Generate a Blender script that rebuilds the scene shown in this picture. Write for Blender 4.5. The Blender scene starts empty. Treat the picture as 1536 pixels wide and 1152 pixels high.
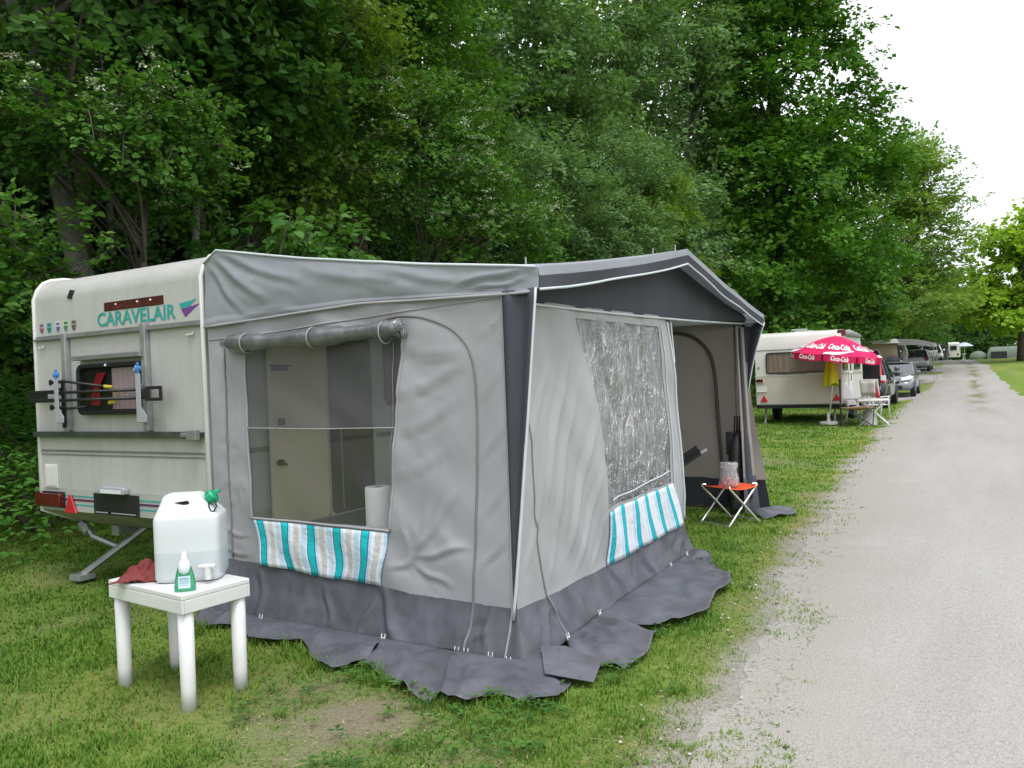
import bpy, bmesh, math, random
import numpy as np
from mathutils import Vector, Matrix, Euler

# World frame: X = across (away from the caravan side, towards the gravel road), Y = along the road, Z = up (metres).
scene = bpy.context.scene
COL = scene.collection
R = math.radians
random.seed(7)
rng = np.random.default_rng(11)

# ------------------------------------------------------------------ noise
def _h(ix, iy, seed):
    n = (np.asarray(ix, dtype=np.int64) * 374761393 + np.asarray(iy, dtype=np.int64) * 668265263 + seed * 974634777) & 0xFFFFFFFF
    n = ((n ^ (n >> 13)) * 1274126177) & 0xFFFFFFFF
    n = n ^ (n >> 16)
    return (n & 0xFFFF) / 65535.0
def vn(x, y, seed=0):
    x = np.asarray(x, dtype=float); y = np.asarray(y, dtype=float)
    ix = np.floor(x).astype(np.int64); iy = np.floor(y).astype(np.int64)
    fx = x - ix; fy = y - iy
    fx = fx * fx * (3 - 2 * fx); fy = fy * fy * (3 - 2 * fy)
    a = _h(ix, iy, seed); b = _h(ix + 1, iy, seed); c = _h(ix, iy + 1, seed); d = _h(ix + 1, iy + 1, seed)
    return (a + (b - a) * fx) * (1 - fy) + (c + (d - c) * fx) * fy
def fbm(x, y, seed=0, oct=4):
    s = 0; a = 0.5; t = 0
    for k in range(oct):
        s = s + a * vn(np.asarray(x) * 2 ** k, np.asarray(y) * 2 ** k, seed + k * 17); t += a; a *= 0.5
    return s / t

def _hs(ix, iy, seed):
    n = (ix * 374761393 + iy * 668265263 + seed * 974634777) & 0xFFFFFFFF
    n = ((n ^ (n >> 13)) * 1274126177) & 0xFFFFFFFF
    return ((n ^ (n >> 16)) & 0xFFFF) / 65535.0
def pvn(x, y, seed=0):
    ix = math.floor(x); iy = math.floor(y); fx = x - ix; fy = y - iy
    fx = fx * fx * (3 - 2 * fx); fy = fy * fy * (3 - 2 * fy)
    a = _hs(ix, iy, seed); b = _hs(ix + 1, iy, seed); c = _hs(ix, iy + 1, seed); d = _hs(ix + 1, iy + 1, seed)
    return (a + (b - a) * fx) * (1 - fy) + (c + (d - c) * fx) * fy
def pfbm(x, y, seed=0, oct=4):
    s = 0.0; a = 0.5; t = 0.0; k = 1
    for q in range(oct): s += a * pvn(x * k, y * k, seed + q * 17); t += a; a *= .5; k *= 2
    return s / t
def creases(lst, x, z):
    """sharp cloth folds: each (x0,z0,x1,z1,height,width) fades out towards its ends"""
    s = 0.0
    for (x0, z0, x1, z1, A, w_) in lst:
        dx = x1 - x0; dz = z1 - z0; l2 = dx * dx + dz * dz; t = ((x - x0) * dx + (z - z0) * dz) / l2
        if t <= 0 or t >= 1: continue
        d = ((x - x0) * dz - (z - z0) * dx) / math.sqrt(l2) + .012 * math.sin(t * 7 + x0 * 9); q = abs(d) / w_
        if q < 3: s += A * math.sin(math.pi * t) ** .7 * (math.exp(-q * q) - .45 * math.exp(-((d / w_ - 1.5) ** 2)))
    return s

# ------------------------------------------------------------------ materials
def new_mat(name):
    m = bpy.data.materials.new(name); m.use_nodes = True
    nt = m.node_tree; b = nt.nodes.get('Principled BSDF')
    return m, nt, b
def C4(c): return (c[0], c[1], c[2], 1.0)
def ramp(nt, pts, interp='LINEAR'):
    r = nt.nodes.new('ShaderNodeValToRGB'); cr = r.color_ramp; cr.interpolation = interp
    while len(cr.elements) < len(pts): cr.elements.new(0.5)
    for e, (p, c) in zip(cr.elements, pts): e.position = p; e.color = C4(c)
    return r
def noise(nt, scale, detail=4, rough=0.55, coord='Object', vec=None):
    n = nt.nodes.new('ShaderNodeTexNoise'); n.inputs['Scale'].default_value = scale
    n.inputs['Detail'].default_value = detail; n.inputs['Roughness'].default_value = rough
    if vec is None:
        tc = nt.nodes.new('ShaderNodeTexCoord'); vec = tc.outputs[coord]
    nt.links.new(vec, n.inputs['Vector'])
    return n
def mat(name, col, rough=0.6, metal=0.0, var=0.12, nscale=3.0, bump=0.0, bscale=40.0, spec=0.5, coat=0.0, col2=None, transmission=0.0, alpha=None, sss=0.0):
    m, nt, b = new_mat(name)
    b.inputs['Roughness'].default_value = rough; b.inputs['Metallic'].default_value = metal
    b.inputs['Specular IOR Level'].default_value = spec; b.inputs['Coat Weight'].default_value = coat
    b.inputs['Transmission Weight'].default_value = transmission
    if alpha is not None: b.inputs['Alpha'].default_value = alpha
    if sss: b.inputs['Subsurface Weight'].default_value = sss; b.inputs['Subsurface Radius'].default_value = (.03, .03, .03)
    c2 = col2 or tuple(x * (1 - var) for x in col); c1 = tuple(min(1, x * (1 + var * .4)) for x in col)
    n = noise(nt, nscale, 5, 0.6)
    r = ramp(nt, [(0.3, c2), (0.65, c1)]); nt.links.new(n.outputs['Fac'], r.inputs['Fac'])
    nt.links.new(r.outputs['Color'], b.inputs['Base Color'])
    if bump:
        n2 = noise(nt, bscale, 4, 0.6); bp = nt.nodes.new('ShaderNodeBump'); bp.inputs['Strength'].default_value = bump; bp.inputs['Distance'].default_value = 0.02
        nt.links.new(n2.outputs['Fac'], bp.inputs['Height']); nt.links.new(bp.outputs['Normal'], b.inputs['Normal'])
    return m
def fabric(name, col, col2, translucent=0.12, wr=0.16, rough=0.8, nscale=2.0):
    """canvas: soft colour drift, faint streaks of wear, crease bump, a little light coming through"""
    m, nt, b = new_mat(name)
    tc = nt.nodes.new('ShaderNodeTexCoord')
    mp = nt.nodes.new('ShaderNodeMapping'); mp.inputs['Scale'].default_value = (1.0, 1.0, 0.45); nt.links.new(tc.outputs['Object'], mp.inputs['Vector'])
    n = noise(nt, nscale, 6, 0.62, vec=mp.outputs['Vector'])
    r = ramp(nt, [(0.28, col2), (0.7, col)]); nt.links.new(n.outputs['Fac'], r.inputs['Fac'])
    nt.links.new(r.outputs['Color'], b.inputs['Base Color'])
    b.inputs['Roughness'].default_value = rough; b.inputs['Specular IOR Level'].default_value = 0.25
    n2 = noise(nt, 5.0, 4, 0.5, vec=mp.outputs['Vector'])
    n3 = noise(nt, 160.0, 2, 0.5)
    ad = nt.nodes.new('ShaderNodeMath'); ad.operation = 'MULTIPLY_ADD'; ad.inputs[1].default_value = 0.06
    nt.links.new(n3.outputs['Fac'], ad.inputs[0]); nt.links.new(n2.outputs['Fac'], ad.inputs[2])
    bp = nt.nodes.new('ShaderNodeBump'); bp.inputs['Strength'].default_value = wr; bp.inputs['Distance'].default_value = 0.035
    nt.links.new(ad.outputs[0], bp.inputs['Height']); nt.links.new(bp.outputs['Normal'], b.inputs['Normal'])
    if translucent:
        t = nt.nodes.new('ShaderNodeBsdfTranslucent'); nt.links.new(r.outputs['Color'], t.inputs['Color'])
        mx = nt.nodes.new('ShaderNodeMixShader'); mx.inputs[0].default_value = translucent
        out = nt.nodes['Material Output']
        nt.links.new(b.outputs[0], mx.inputs[1]); nt.links.new(t.outputs[0], mx.inputs[2]); nt.links.new(mx.outputs[0], out.inputs['Surface'])
    return m
def leaf_mat(name, dark, light, trans=0.3, rough=0.45):
    dark = tuple(1.22 * x for x in dark); light = tuple(1.22 * x for x in light)
    m, nt, b = new_mat(name)
    at = nt.nodes.new('ShaderNodeAttribute'); at.attribute_name = 'tint'
    r = ramp(nt, [(0.05, dark), (0.95, light)]); nt.links.new(at.outputs['Fac'], r.inputs['Fac'])
    nt.links.new(r.outputs['Color'], b.inputs['Base Color'])
    b.inputs['Roughness'].default_value = .6; b.inputs['Specular IOR Level'].default_value = 0.14
    t = nt.nodes.new('ShaderNodeBsdfTranslucent')
    hs = nt.nodes.new('ShaderNodeMix'); hs.data_type = 'RGBA'; hs.blend_type = 'MULTIPLY'; hs.inputs[0].default_value = 1.0
    nt.links.new(r.outputs['Color'], hs.inputs[6]); hs.inputs[7].default_value = (1.5, 1.5, .6, 1)
    nt.links.new(hs.outputs[2], t.inputs['Color'])
    mx = nt.nodes.new('ShaderNodeMixShader'); mx.inputs[0].default_value = trans
    out = nt.nodes['Material Output']
    nt.links.new(b.outputs[0], mx.inputs[1]); nt.links.new(t.outputs[0], mx.inputs[2]); nt.links.new(mx.outputs[0], out.inputs['Surface'])
    return m
def film(name, tint, amount, rough=0.05, crinkle=0.3, cscale=14.0, gloss=1.0, fres=1.45, milk=0.0):
    """thin plastic film: part see-through, part milky, glossy reflection on top"""
    m, nt, b = new_mat(name); nt.nodes.remove(b); out = nt.nodes['Material Output']
    tr = nt.nodes.new('ShaderNodeBsdfTransparent'); tr.inputs[0].default_value = C4(tint)
    df = nt.nodes.new('ShaderNodeBsdfDiffuse'); df.inputs[0].default_value = (.55, .55, .57, 1)
    gl = nt.nodes.new('ShaderNodeBsdfGlossy'); gl.inputs['Roughness'].default_value = rough; gl.inputs[0].default_value = (.95, .95, .97, 1)
    n = noise(nt, cscale, 5, 0.6); n.inputs['Distortion'].default_value = 1.5
    bp = nt.nodes.new('ShaderNodeBump'); bp.inputs['Strength'].default_value = crinkle; bp.inputs['Distance'].default_value = 0.03
    nt.links.new(n.outputs['Fac'], bp.inputs['Height']); nt.links.new(bp.outputs['Normal'], gl.inputs['Normal'])
    fr = nt.nodes.new('ShaderNodeFresnel'); fr.inputs['IOR'].default_value = fres; nt.links.new(bp.outputs['Normal'], fr.inputs['Normal'])
    sc = nt.nodes.new('ShaderNodeMath'); sc.operation = 'MULTIPLY_ADD'; sc.inputs[1].default_value = gloss; sc.inputs[2].default_value = amount; sc.use_clamp = True
    gm = nt.nodes.new('ShaderNodeNewGeometry'); ib = nt.nodes.new('ShaderNodeMath'); ib.operation = 'SUBTRACT'; ib.inputs[0].default_value = 1; nt.links.new(gm.outputs['Backfacing'], ib.inputs[1]); fm = nt.nodes.new('ShaderNodeMath'); fm.operation = 'MULTIPLY'; nt.links.new(fr.outputs[0], fm.inputs[0]); nt.links.new(ib.outputs[0], fm.inputs[1]); nt.links.new(fm.outputs[0], sc.inputs[0])
    m1 = nt.nodes.new('ShaderNodeMixShader'); m1.inputs[0].default_value = milk
    nt.links.new(tr.outputs[0], m1.inputs[1]); nt.links.new(df.outputs[0], m1.inputs[2])
    m2 = nt.nodes.new('ShaderNodeMixShader'); nt.links.new(sc.outputs[0], m2.inputs[0])
    nt.links.new(m1.outputs[0], m2.inputs[1]); nt.links.new(gl.outputs[0], m2.inputs[2]); nt.links.new(m2.outputs[0], out.inputs['Surface'])
    return m
M = {}
M['fab_side'] = fabric('grey_canvas', (.475, .482, .515), (.415, .42, .45), translucent=.28)
M['fab_roof'] = fabric('roof_canvas', (.405, .425, .465), (.345, .36, .395), translucent=.32)
M['fab_front'] = fabric('pale_grey_canvas', (.53, .53, .545), (.465, .465, .475), translucent=.25)
M['fab_in'] = fabric('backlit_canvas', (.36, .32, .30), (.30, .265, .25), translucent=.2)  # the awning's grey canvas, tinted warm taupe to look backlit from inside
M['mud'] = fabric('slate_groundsheet', (.130, .133, .158), (.085, .088, .106), translucent=0, wr=.35, rough=.48, nscale=3.5)
M['char'] = fabric('charcoal_canvas', (.075, .078, .095), (.05, .053, .066), translucent=.03)
M['pipe'] = mat('pale_piping', (.55, .60, .63), .5, var=.1)
M['zip'] = mat('zip_tape', (.20, .185, .19), .7)
M['zipg'] = mat('grey_tape', (.33, .32, .33), .7)
M['brownzip'] = mat('brown_zip', (.09, .075, .07), .7)
M['van'] = mat('cream_painted_aluminium', (.475, .470, .450), .38, var=.10, nscale=1.6, bump=.03, bscale=90)
def streaks(m, amt, sc):
    nt = m.node_tree; b = nt.nodes['Principled BSDF']; l = b.inputs['Base Color'].links[0]; src = l.from_socket
    tc = nt.nodes.new('ShaderNodeTexCoord'); mp = nt.nodes.new('ShaderNodeMapping'); mp.inputs['Scale'].default_value = sc; nt.links.new(tc.outputs['Object'], mp.inputs['Vector'])
    n = noise(nt, 1.0, 6, .65, vec=mp.outputs[0]); r = ramp(nt, [(.36, (1 - amt, 1 - amt, 1 - amt * 1.15)), (.58, (1, 1, 1))]); nt.links.new(n.outputs['Fac'], r.inputs['Fac'])
    mx = nt.nodes.new('ShaderNodeMix'); mx.data_type = 'RGBA'; mx.blend_type = 'MULTIPLY'; mx.inputs[0].default_value = 1; nt.links.new(src, mx.inputs[6]); nt.links.new(r.outputs[0], mx.inputs[7]); nt.links.new(mx.outputs[2], b.inputs['Base Color'])
    for t in nt.nodes:
        if t.type == 'BSDF_TRANSLUCENT': nt.links.new(mx.outputs[2], t.inputs['Color'])
streaks(M['van'], .075, (22, 22, 1.1))
for k_ in ('fab_side', 'fab_front'): streaks(M[k_], .09, (2.2, 2.2, 1.1))
streaks(M['fab_roof'], .08, (2.5, 2.5, 1.5)); streaks(M['mud'], .27, (4, 4, 4))
M['vanlow'] = mat('lower_panel', (.40, .40, .375), .42, var=.16, nscale=2.2)
M['vangreen'] = mat('grey_green_skirt', (.30, .31, .25), .5, var=.25, nscale=3)
M['vanside'] = mat('pale_grey_side', (.5, .51, .50), .5)
M['trimw'] = mat('white_trim', (.66, .66, .64), .4)
M['alu'] = mat('aluminium', (.42, .42, .42), .38, metal=.6, var=.2, nscale=8)
M['alud'] = mat('dull_rail', (.23, .235, .22), .5, metal=.3, var=.2, nscale=6)
M['galv'] = mat('galvanised_steel', (.36, .37, .37), .5, metal=.5, var=.25, nscale=10)
M['greypl'] = mat('grey_plastic', (.36, .37, .40), .5, var=.1)
M['black'] = mat('black_plastic', (.018, .018, .02), .45, var=.2)
M['dark'] = mat('dark_void', (.012, .012, .012), .9)  # near-black colour standing in for the shade inside holes and openings
M['rubber'] = mat('rubber', (.02, .02, .02), .8, bump=.1)
M['blue'] = mat('blue_plastic', (.06, .25, .65), .4)
M['teal'] = mat('teal_vinyl', (.03, .33, .30), .5)
M['purple'] = mat('purple_vinyl', (.16, .05, .27), .5)
M['plum'] = mat('plum_vinyl', (.09, .03, .09), .5)
M['redlens'] = mat('red_lens', (.10, .006, .010), .18, var=.25, nscale=12, coat=.5)
M['redrefl'] = mat('red_reflector', (.52, .02, .03), .25, var=.15, nscale=20, coat=.4)
M['darkred'] = mat('dark_red_sticker', (.13, .018, .012), .5, col2=(.05, .01, .008), nscale=14)
M['pinkcur'] = fabric('pale_pink_curtain', (.50, .40, .42), (.40, .32, .34), translucent=.15)
M['tancur'] = fabric('tan_curtain', (.40, .31, .26), (.30, .23, .19), translucent=.15)
M['redfab'] = fabric('red_fabric', (.45, .03, .03), (.25, .015, .02), translucent=0)
M['yellow'] = mat('yellow_plastic', (.6, .48, .05), .5)
M['cream'] = mat('cream_door', (.70, .63, .46), .45, var=.1, nscale=2)
M['brown'] = mat('unlit_brown_interior', (.06, .04, .03), .6, var=.3, nscale=5)  # doorway panel: its dark brown stands in for the unlit interior
M['whitepl'] = mat('white_plastic', (.68, .68, .67), .35, var=.06, nscale=9)
M['paper'] = mat('white_paper', (.80, .80, .79), .9, bump=.25, bscale=120)
M['hdpe'] = mat('milky_plastic', (.64, .67, .69), .35, var=.04, sss=.25)
M['hdpew'] = mat('milky_plastic_with_water', (.55, .59, .61), .3, var=.04, sss=.25)
M['greencap'] = mat('green_cap', (.01, .33, .16), .35)
M['soap'] = mat('green_soap', (.10, .58, .32), .10, var=.1, transmission=.6)
M['soapcap'] = mat('pale_cap', (.72, .82, .86), .3)
M['label'] = mat('label_white', (.62, .74, .80), .4)
M['labelb'] = mat('label_blue', (.25, .42, .62), .5)
M['cloth'] = fabric('maroon_cloth', (.21, .045, .042), (.12, .022, .024), translucent=0, wr=.5)
M['orange'] = fabric('orange_canvas', (.72, .10, .03), (.62, .075, .02), translucent=.05)
M['chrome'] = mat('bright_tube', (.75, .75, .75), .22, metal=.8, var=.1)
M['clearbag'] = film('clear_bag', (.93, .93, .95), .06, crinkle=1.0, cscale=30, milk=.35)
M['tomato'] = mat('red_fruit', (.5, .07, .04), .35)
M['glass'] = film('window_film', (.93, .93, .92), .012, crinkle=.25, cscale=5, gloss=.9, milk=.07)
M['screen'] = film('grey_fly_screen', (.60, .60, .61), .01, rough=.6, crinkle=0, gloss=.15, milk=.13)
def crumpled(name):
    m, nt, b = new_mat(name); nt.nodes.remove(b); out = nt.nodes['Material Output']
    tc = nt.nodes.new('ShaderNodeTexCoord'); mp = nt.nodes.new('ShaderNodeMapping'); mp.inputs['Scale'].default_value = (1, 1.3, .55); nt.links.new(tc.outputs['Object'], mp.inputs['Vector'])
    wn = noise(nt, 3.0, 3, .5, vec=mp.outputs[0]); av = nt.nodes.new('ShaderNodeVectorMath'); av.operation = 'MULTIPLY_ADD'; av.inputs[1].default_value = (.35, .35, .35)
    nt.links.new(wn.outputs['Color'], av.inputs[0]); nt.links.new(mp.outputs[0], av.inputs[2])
    n1 = noise(nt, 4.5, 6, .62, vec=av.outputs[0]); n1.inputs['Distortion'].default_value = 1.2
    m3 = nt.nodes.new('ShaderNodeMapping'); m3.inputs['Scale'].default_value = (1, 2.6, .5); m3.inputs['Rotation'].default_value = (.35, 0, 0); nt.links.new(tc.outputs['Object'], m3.inputs['Vector'])
    n4 = noise(nt, 6.5, 4, .6, vec=m3.outputs[0]); n4.inputs['Distortion'].default_value = .8
    ad = nt.nodes.new('ShaderNodeMath'); ad.operation = 'ADD'; nt.links.new(n1.outputs['Fac'], ad.inputs[0]); nt.links.new(n4.outputs['Fac'], ad.inputs[1])
    bp = nt.nodes.new('ShaderNodeBump'); bp.inputs['Strength'].default_value = 1.0; bp.inputs['Distance'].default_value = .16; nt.links.new(ad.outputs[0], bp.inputs['Height'])
    gl = nt.nodes.new('ShaderNodeBsdfGlossy'); gl.inputs['Roughness'].default_value = .07; gl.inputs[0].default_value = (.97, .97, 1, 1); nt.links.new(bp.outputs[0], gl.inputs['Normal'])
    tr = nt.nodes.new('ShaderNodeBsdfTransparent'); tr.inputs[0].default_value = (.50, .51, .52, 1)
    df = nt.nodes.new('ShaderNodeBsdfDiffuse'); df.inputs[0].default_value = (.5, .51, .52, 1)
    m1 = nt.nodes.new('ShaderNodeMixShader'); m1.inputs[0].default_value = .20; nt.links.new(tr.outputs[0], m1.inputs[1]); nt.links.new(df.outputs[0], m1.inputs[2])
    lw = nt.nodes.new('ShaderNodeLayerWeight'); lw.inputs['Blend'].default_value = .74; nt.links.new(bp.outputs[0], lw.inputs['Normal'])
    m2 = nt.nodes.new('ShaderNodeMixShader'); gm = nt.nodes.new('ShaderNodeNewGeometry'); ib = nt.nodes.new('ShaderNodeMath'); ib.operation = 'SUBTRACT'; ib.inputs[0].default_value = 1; nt.links.new(gm.outputs['Backfacing'], ib.inputs[1]); fm = nt.nodes.new('ShaderNodeMath'); fm.operation = 'MULTIPLY'; nt.links.new(lw.outputs['Fresnel'], fm.inputs[0]); nt.links.new(ib.outputs[0], fm.inputs[1]); nt.links.new(fm.outputs[0], m2.inputs[0]); nt.links.new(m1.outputs[0], m2.inputs[1]); nt.links.new(gl.outputs[0], m2.inputs[2]); nt.links.new(m2.outputs[0], out.inputs['Surface'])
    return m
M['crinkle'] = crumpled('crumpled_window_film')
M['rollfilm'] = film('rolled_grey_film', (.25, .25, .27), .05, rough=.12, crinkle=.8, cscale=10, gloss=1.2, milk=.45)
M['rolldark'] = mat('rolled_grey_film_core', (.135, .138, .148), .22, var=.3, nscale=9, coat=.8, bump=.5, bscale=14)
M['carglass'] = mat('car_glass', (.02, .024, .026), .06, coat=.6, var=.1)
M['vanpane'] = film('acrylic_pane', (.93, .92, .92), .02, crinkle=.05, gloss=1.0)
M['tyre'] = mat('tyre', (.022, .022, .023), .85)
M['suvpaint'] = mat('dark_blue_paint', (.022, .026, .036), .25, coat=.8, var=.1)
M['greypaint'] = mat('grey_car_paint', (.20, .215, .235), .3, metal=.25, coat=.7, var=.06)
M['silverpaint'] = mat('silver_paint', (.36, .37, .385), .32, metal=.3, coat=.6, var=.06)
M['whitepaint'] = mat('white_paint', (.78, .78, .78), .3, coat=.5, var=.05)
M['lens'] = mat('clear_lens', (.75, .76, .78), .12, coat=.6, var=.1)
M['rim'] = mat('alloy', (.42, .42, .43), .35, metal=.6)
M['red'] = fabric('pink_red_canvas', (.72, .022, .13), (.64, .018, .11), translucent=.2, wr=.1)
M['white'] = mat('white_print', (.84, .82, .83), .6, var=.04)
M['lime'] = fabric('yellow_green_cloth', (.62, .60, .035), (.46, .46, .02), translucent=.15, wr=.5)
M['van2'] = mat('off_white_caravan', (.60, .58, .545), .4, var=.12, nscale=1.2)
M['van2low'] = mat('beige_caravan', (.50, .465, .415), .45, var=.14, nscale=1.2)
M['strapbrown'] = fabric('brown_cloth', (.36, .22, .12), (.28, .17, .09), translucent=.0)
M['tanfab'] = fabric('tan_canvas', (.42, .34, .26), (.35, .28, .21), translucent=.12)
M['offwhite'] = fabric('off_white_canvas', (.66, .65, .60), (.56, .55, .51), translucent=.1)
M['greyfab'] = fabric('mid_grey_canvas', (.32, .32, .32), (.25, .25, .25), translucent=.1)
M['greenfab'] = fabric('grey_green_canvas', (.16, .20, .16), (.12, .155, .12), translucent=.1)
M['bluewhite'] = fabric('pale_blue_canvas', (.50, .56, .70), (.40, .46, .60), translucent=.1)
M['bark'] = mat('bark', (.085, .07, .055), .9, var=.45, nscale=7, bump=.8, bscale=25)
M['barkgrey'] = mat('grey_bark', (.15, .135, .12), .9, var=.4, nscale=6, bump=.8, bscale=25)

# ------------------------------------------------------------------ mesh building
class MB:
    def __init__(s): s.v = []; s.f = []; s.mi = []; s.uv = {}
    def add(s, vs, fs, mi=0):
        o = len(s.v); s.v += [tuple(v) for v in vs]
        for f in fs: s.f.append(tuple(i + o for i in f)); s.mi.append(mi)
        return s
    def box(s, x0, x1, y0, y1, z0, z1, mi=0, mx=None):
        vs = [Vector((x, y, z)) for z in (z0, z1) for y in (y0, y1) for x in (x0, x1)]
        if mx is not None: vs = [mx @ v for v in vs]
        return s.add(vs, [(0, 2, 3, 1), (4, 5, 7, 6), (0, 1, 5, 4), (2, 6, 7, 3), (0, 4, 6, 2), (1, 3, 7, 5)], mi)
    def tube(s, pts, r, n=8, mi=0, cap=True):
        pts = [Vector(p) for p in pts]; k = len(pts)
        rr = r if isinstance(r, (list, tuple)) else [r] * k
        rings = []; prev = None
        for i, p in enumerate(pts):
            d = (pts[min(i + 1, k - 1)] - pts[max(i - 1, 0)])
            d = d.normalized() if d.length > 1e-9 else Vector((0, 0, 1))
            if prev is None:
                a = d.orthogonal().normalized()
            else:
                a = prev - d * prev.dot(d)
                a = a.normalized() if a.length > 1e-6 else d.orthogonal().normalized()
            prev = a; b = d.cross(a)
            rings.append([p + (a * math.cos(2 * math.pi * j / n) + b * math.sin(2 * math.pi * j / n)) * rr[i] for j in range(n)])
        vs = [v for ring in rings for v in ring]; fs = []
        for i in range(k - 1):
            for j in range(n):
                j2 = (j + 1) % n; fs.append((i * n + j, i * n + j2, (i + 1) * n + j2, (i + 1) * n + j))
        if cap:
            fs.append(tuple(reversed(range(n)))); fs.append(tuple(range((k - 1) * n, k * n)))
        return s.add(vs, fs, mi)
    def lathe(s, prof, n=20, mx=None, mi=0, sx=1.0, sy=1.0):
        vs = []; fs = []; k = len(prof)
        for (r, z) in prof:
            for j in range(n):
                a = 2 * math.pi * j / n; v = Vector((r * math.cos(a) * sx, r * math.sin(a) * sy, z)); vs.append(mx @ v if mx is not None else v)
        for i in range(k - 1):
            for j in range(n):
                j2 = (j + 1) % n; fs.append((i * n + j, i * n + j2, (i + 1) * n + j2, (i + 1) * n + j))
        fs.append(tuple(reversed(range(n)))); fs.append(tuple(range((k - 1) * n, k * n)))
        return s.add(vs, fs, mi)
    def prism(s, poly, d, mx=None, mi=0):
        """poly: (x, z) outline in the XZ plane, extruded from y=0 to y=d"""
        n = len(poly)
        vs = [Vector((p[0], 0, p[1])) for p in poly] + [Vector((p[0], d, p[1])) for p in poly]
        if mx is not None: vs = [mx @ v for v in vs]
        fs = [tuple(range(n)), tuple(reversed(range(n, 2 * n)))] + [(i, i + n, (i + 1) % n + n, (i + 1) % n) for i in range(n)]
        return s.add(vs, fs, mi)
    def grid(s, fn, nu, nv, mi=0, skip=None, uv=True):
        o = len(s.v); vs = []; fs = []
        for j in range(nv + 1):
            for i in range(nu + 1):
                vs.append(fn(i / nu, j / nv))
                if uv: s.uv[o + len(vs) - 1] = (i / nu, j / nv)
        for j in range(nv):
            for i in range(nu):
                if skip and skip(i, j): continue
                a = j * (nu + 1) + i; fs.append((a, a + 1, a + nu + 2, a + nu + 1))
        return s.add(vs, fs, mi)
    def build(s, name, mats, parent=None, smooth=False, bevel=0.0, solid=0.0, offset=0.0, seg=2):
        me = bpy.data.meshes.new(name); me.from_pydata(s.v, [], s.f)
        if not isinstance(mats, (list, tuple)): mats = [mats]
        for m in mats: me.materials.append(m)
        me.polygons.foreach_set('material_index', s.mi)
        if s.uv:
            ul = me.uv_layers.new(name='UVMap')
            for l in me.loops:
                if l.vertex_index in s.uv: ul.data[l.index].uv = s.uv[l.vertex_index]
        bm = bmesh.new(); bm.from_mesh(me)
        if not s.uv: bmesh.ops.recalc_face_normals(bm, faces=bm.faces)
        bm.to_mesh(me); bm.free()
        if smooth: me.polygons.foreach_set('use_smooth', [True] * len(me.polygons))
        me.update()
        o = bpy.data.objects.new(name, me); COL.objects.link(o)
        if parent is not None: o.parent = parent
        if solid:
            md = o.modifiers.new('thick', 'SOLIDIFY'); md.thickness = solid; md.offset = offset
        if bevel:
            md = o.modifiers.new('bev', 'BEVEL'); md.width = bevel; md.segments = seg; md.limit_method = 'ANGLE'; md.angle_limit = R(40)
            me.polygons.foreach_set('use_smooth', [True] * len(me.polygons))
            md2 = o.modifiers.new('wn', 'WEIGHTED_NORMAL'); md2.keep_sharp = True
        return o
def np_mesh(name, verts, faces, mats, parent=None, attr=None, smooth=False, mi=None):
    me = bpy.data.meshes.new(name); V = np.ascontiguousarray(verts, dtype=np.float32); F = np.ascontiguousarray(faces, dtype=np.int32)
    me.vertices.add(len(V)); me.vertices.foreach_set('co', V.ravel())
    k = F.shape[1]; me.loops.add(F.size); me.loops.foreach_set('vertex_index', F.ravel())
    me.polygons.add(len(F)); me.polygons.foreach_set('loop_start', np.arange(len(F), dtype=np.int32) * k)
    if not isinstance(mats, (list, tuple)): mats = [mats]
    for m in mats: me.materials.append(m)
    if mi is not None: me.polygons.foreach_set('material_index', np.ascontiguousarray(mi, dtype=np.int32))
    me.polygons.foreach_set('use_smooth', np.full(len(F), smooth, dtype=bool))
    me.update(calc_edges=True)
    if attr:
        for an, av in attr.items():
            a = me.attributes.new(an, 'FLOAT', 'POINT'); a.data.foreach_set('value', np.ascontiguousarray(av, dtype=np.float32))
    o = bpy.data.objects.new(name, me); COL.objects.link(o)
    if parent is not None: o.parent = parent
    return o
def thing(name, label, cat, loc=(0, 0, 0), rz=0.0, group=None):
    o = bpy.data.objects.new(name, None); COL.objects.link(o); o.empty_display_size = .2
    o.location = loc; o.rotation_euler = (0, 0, rz); o['label'] = label; o['category'] = cat
    if group: o['group'] = group
    return o
def tag(o, label, cat, group=None):
    o['label'] = label; o['category'] = cat
    if group: o['group'] = group
    return o
def kind(o, k): o['kind'] = k; return o
def text_mesh(body, width=None, height=None, shear=0.0, bold=0.0, res=3):
    cu = bpy.data.curves.new('txt', 'FONT'); cu.body = body; cu.align_x = 'CENTER'; cu.align_y = 'CENTER'; cu.shear = shear; cu.offset = bold; cu.resolution_u = res
    o = bpy.data.objects.new('txt', cu); COL.objects.link(o); bpy.context.view_layer.update()
    dg = bpy.context.evaluated_depsgraph_get(); me = bpy.data.meshes.new_from_object(o.evaluated_get(dg))
    vs = [v.co.copy() for v in me.vertices]; fs = [tuple(p.vertices) for p in me.polygons]
    bpy.data.objects.remove(o); bpy.data.curves.remove(cu); bpy.data.meshes.remove(me)
    x0 = min(v.x for v in vs); x1 = max(v.x for v in vs); y0 = min(v.y for v in vs); y1 = max(v.y for v in vs)
    sx = (width / (x1 - x0)) if width else 1.0; sy = (height / (y1 - y0)) if height else sx
    return [((v.x - (x0 + x1) / 2) * sx, (v.y - (y0 + y1) / 2) * sy) for v in vs], fs
def interp(x, pts):
    return float(np.interp(x, [p[0] for p in pts], [p[1] for p in pts]))
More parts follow.
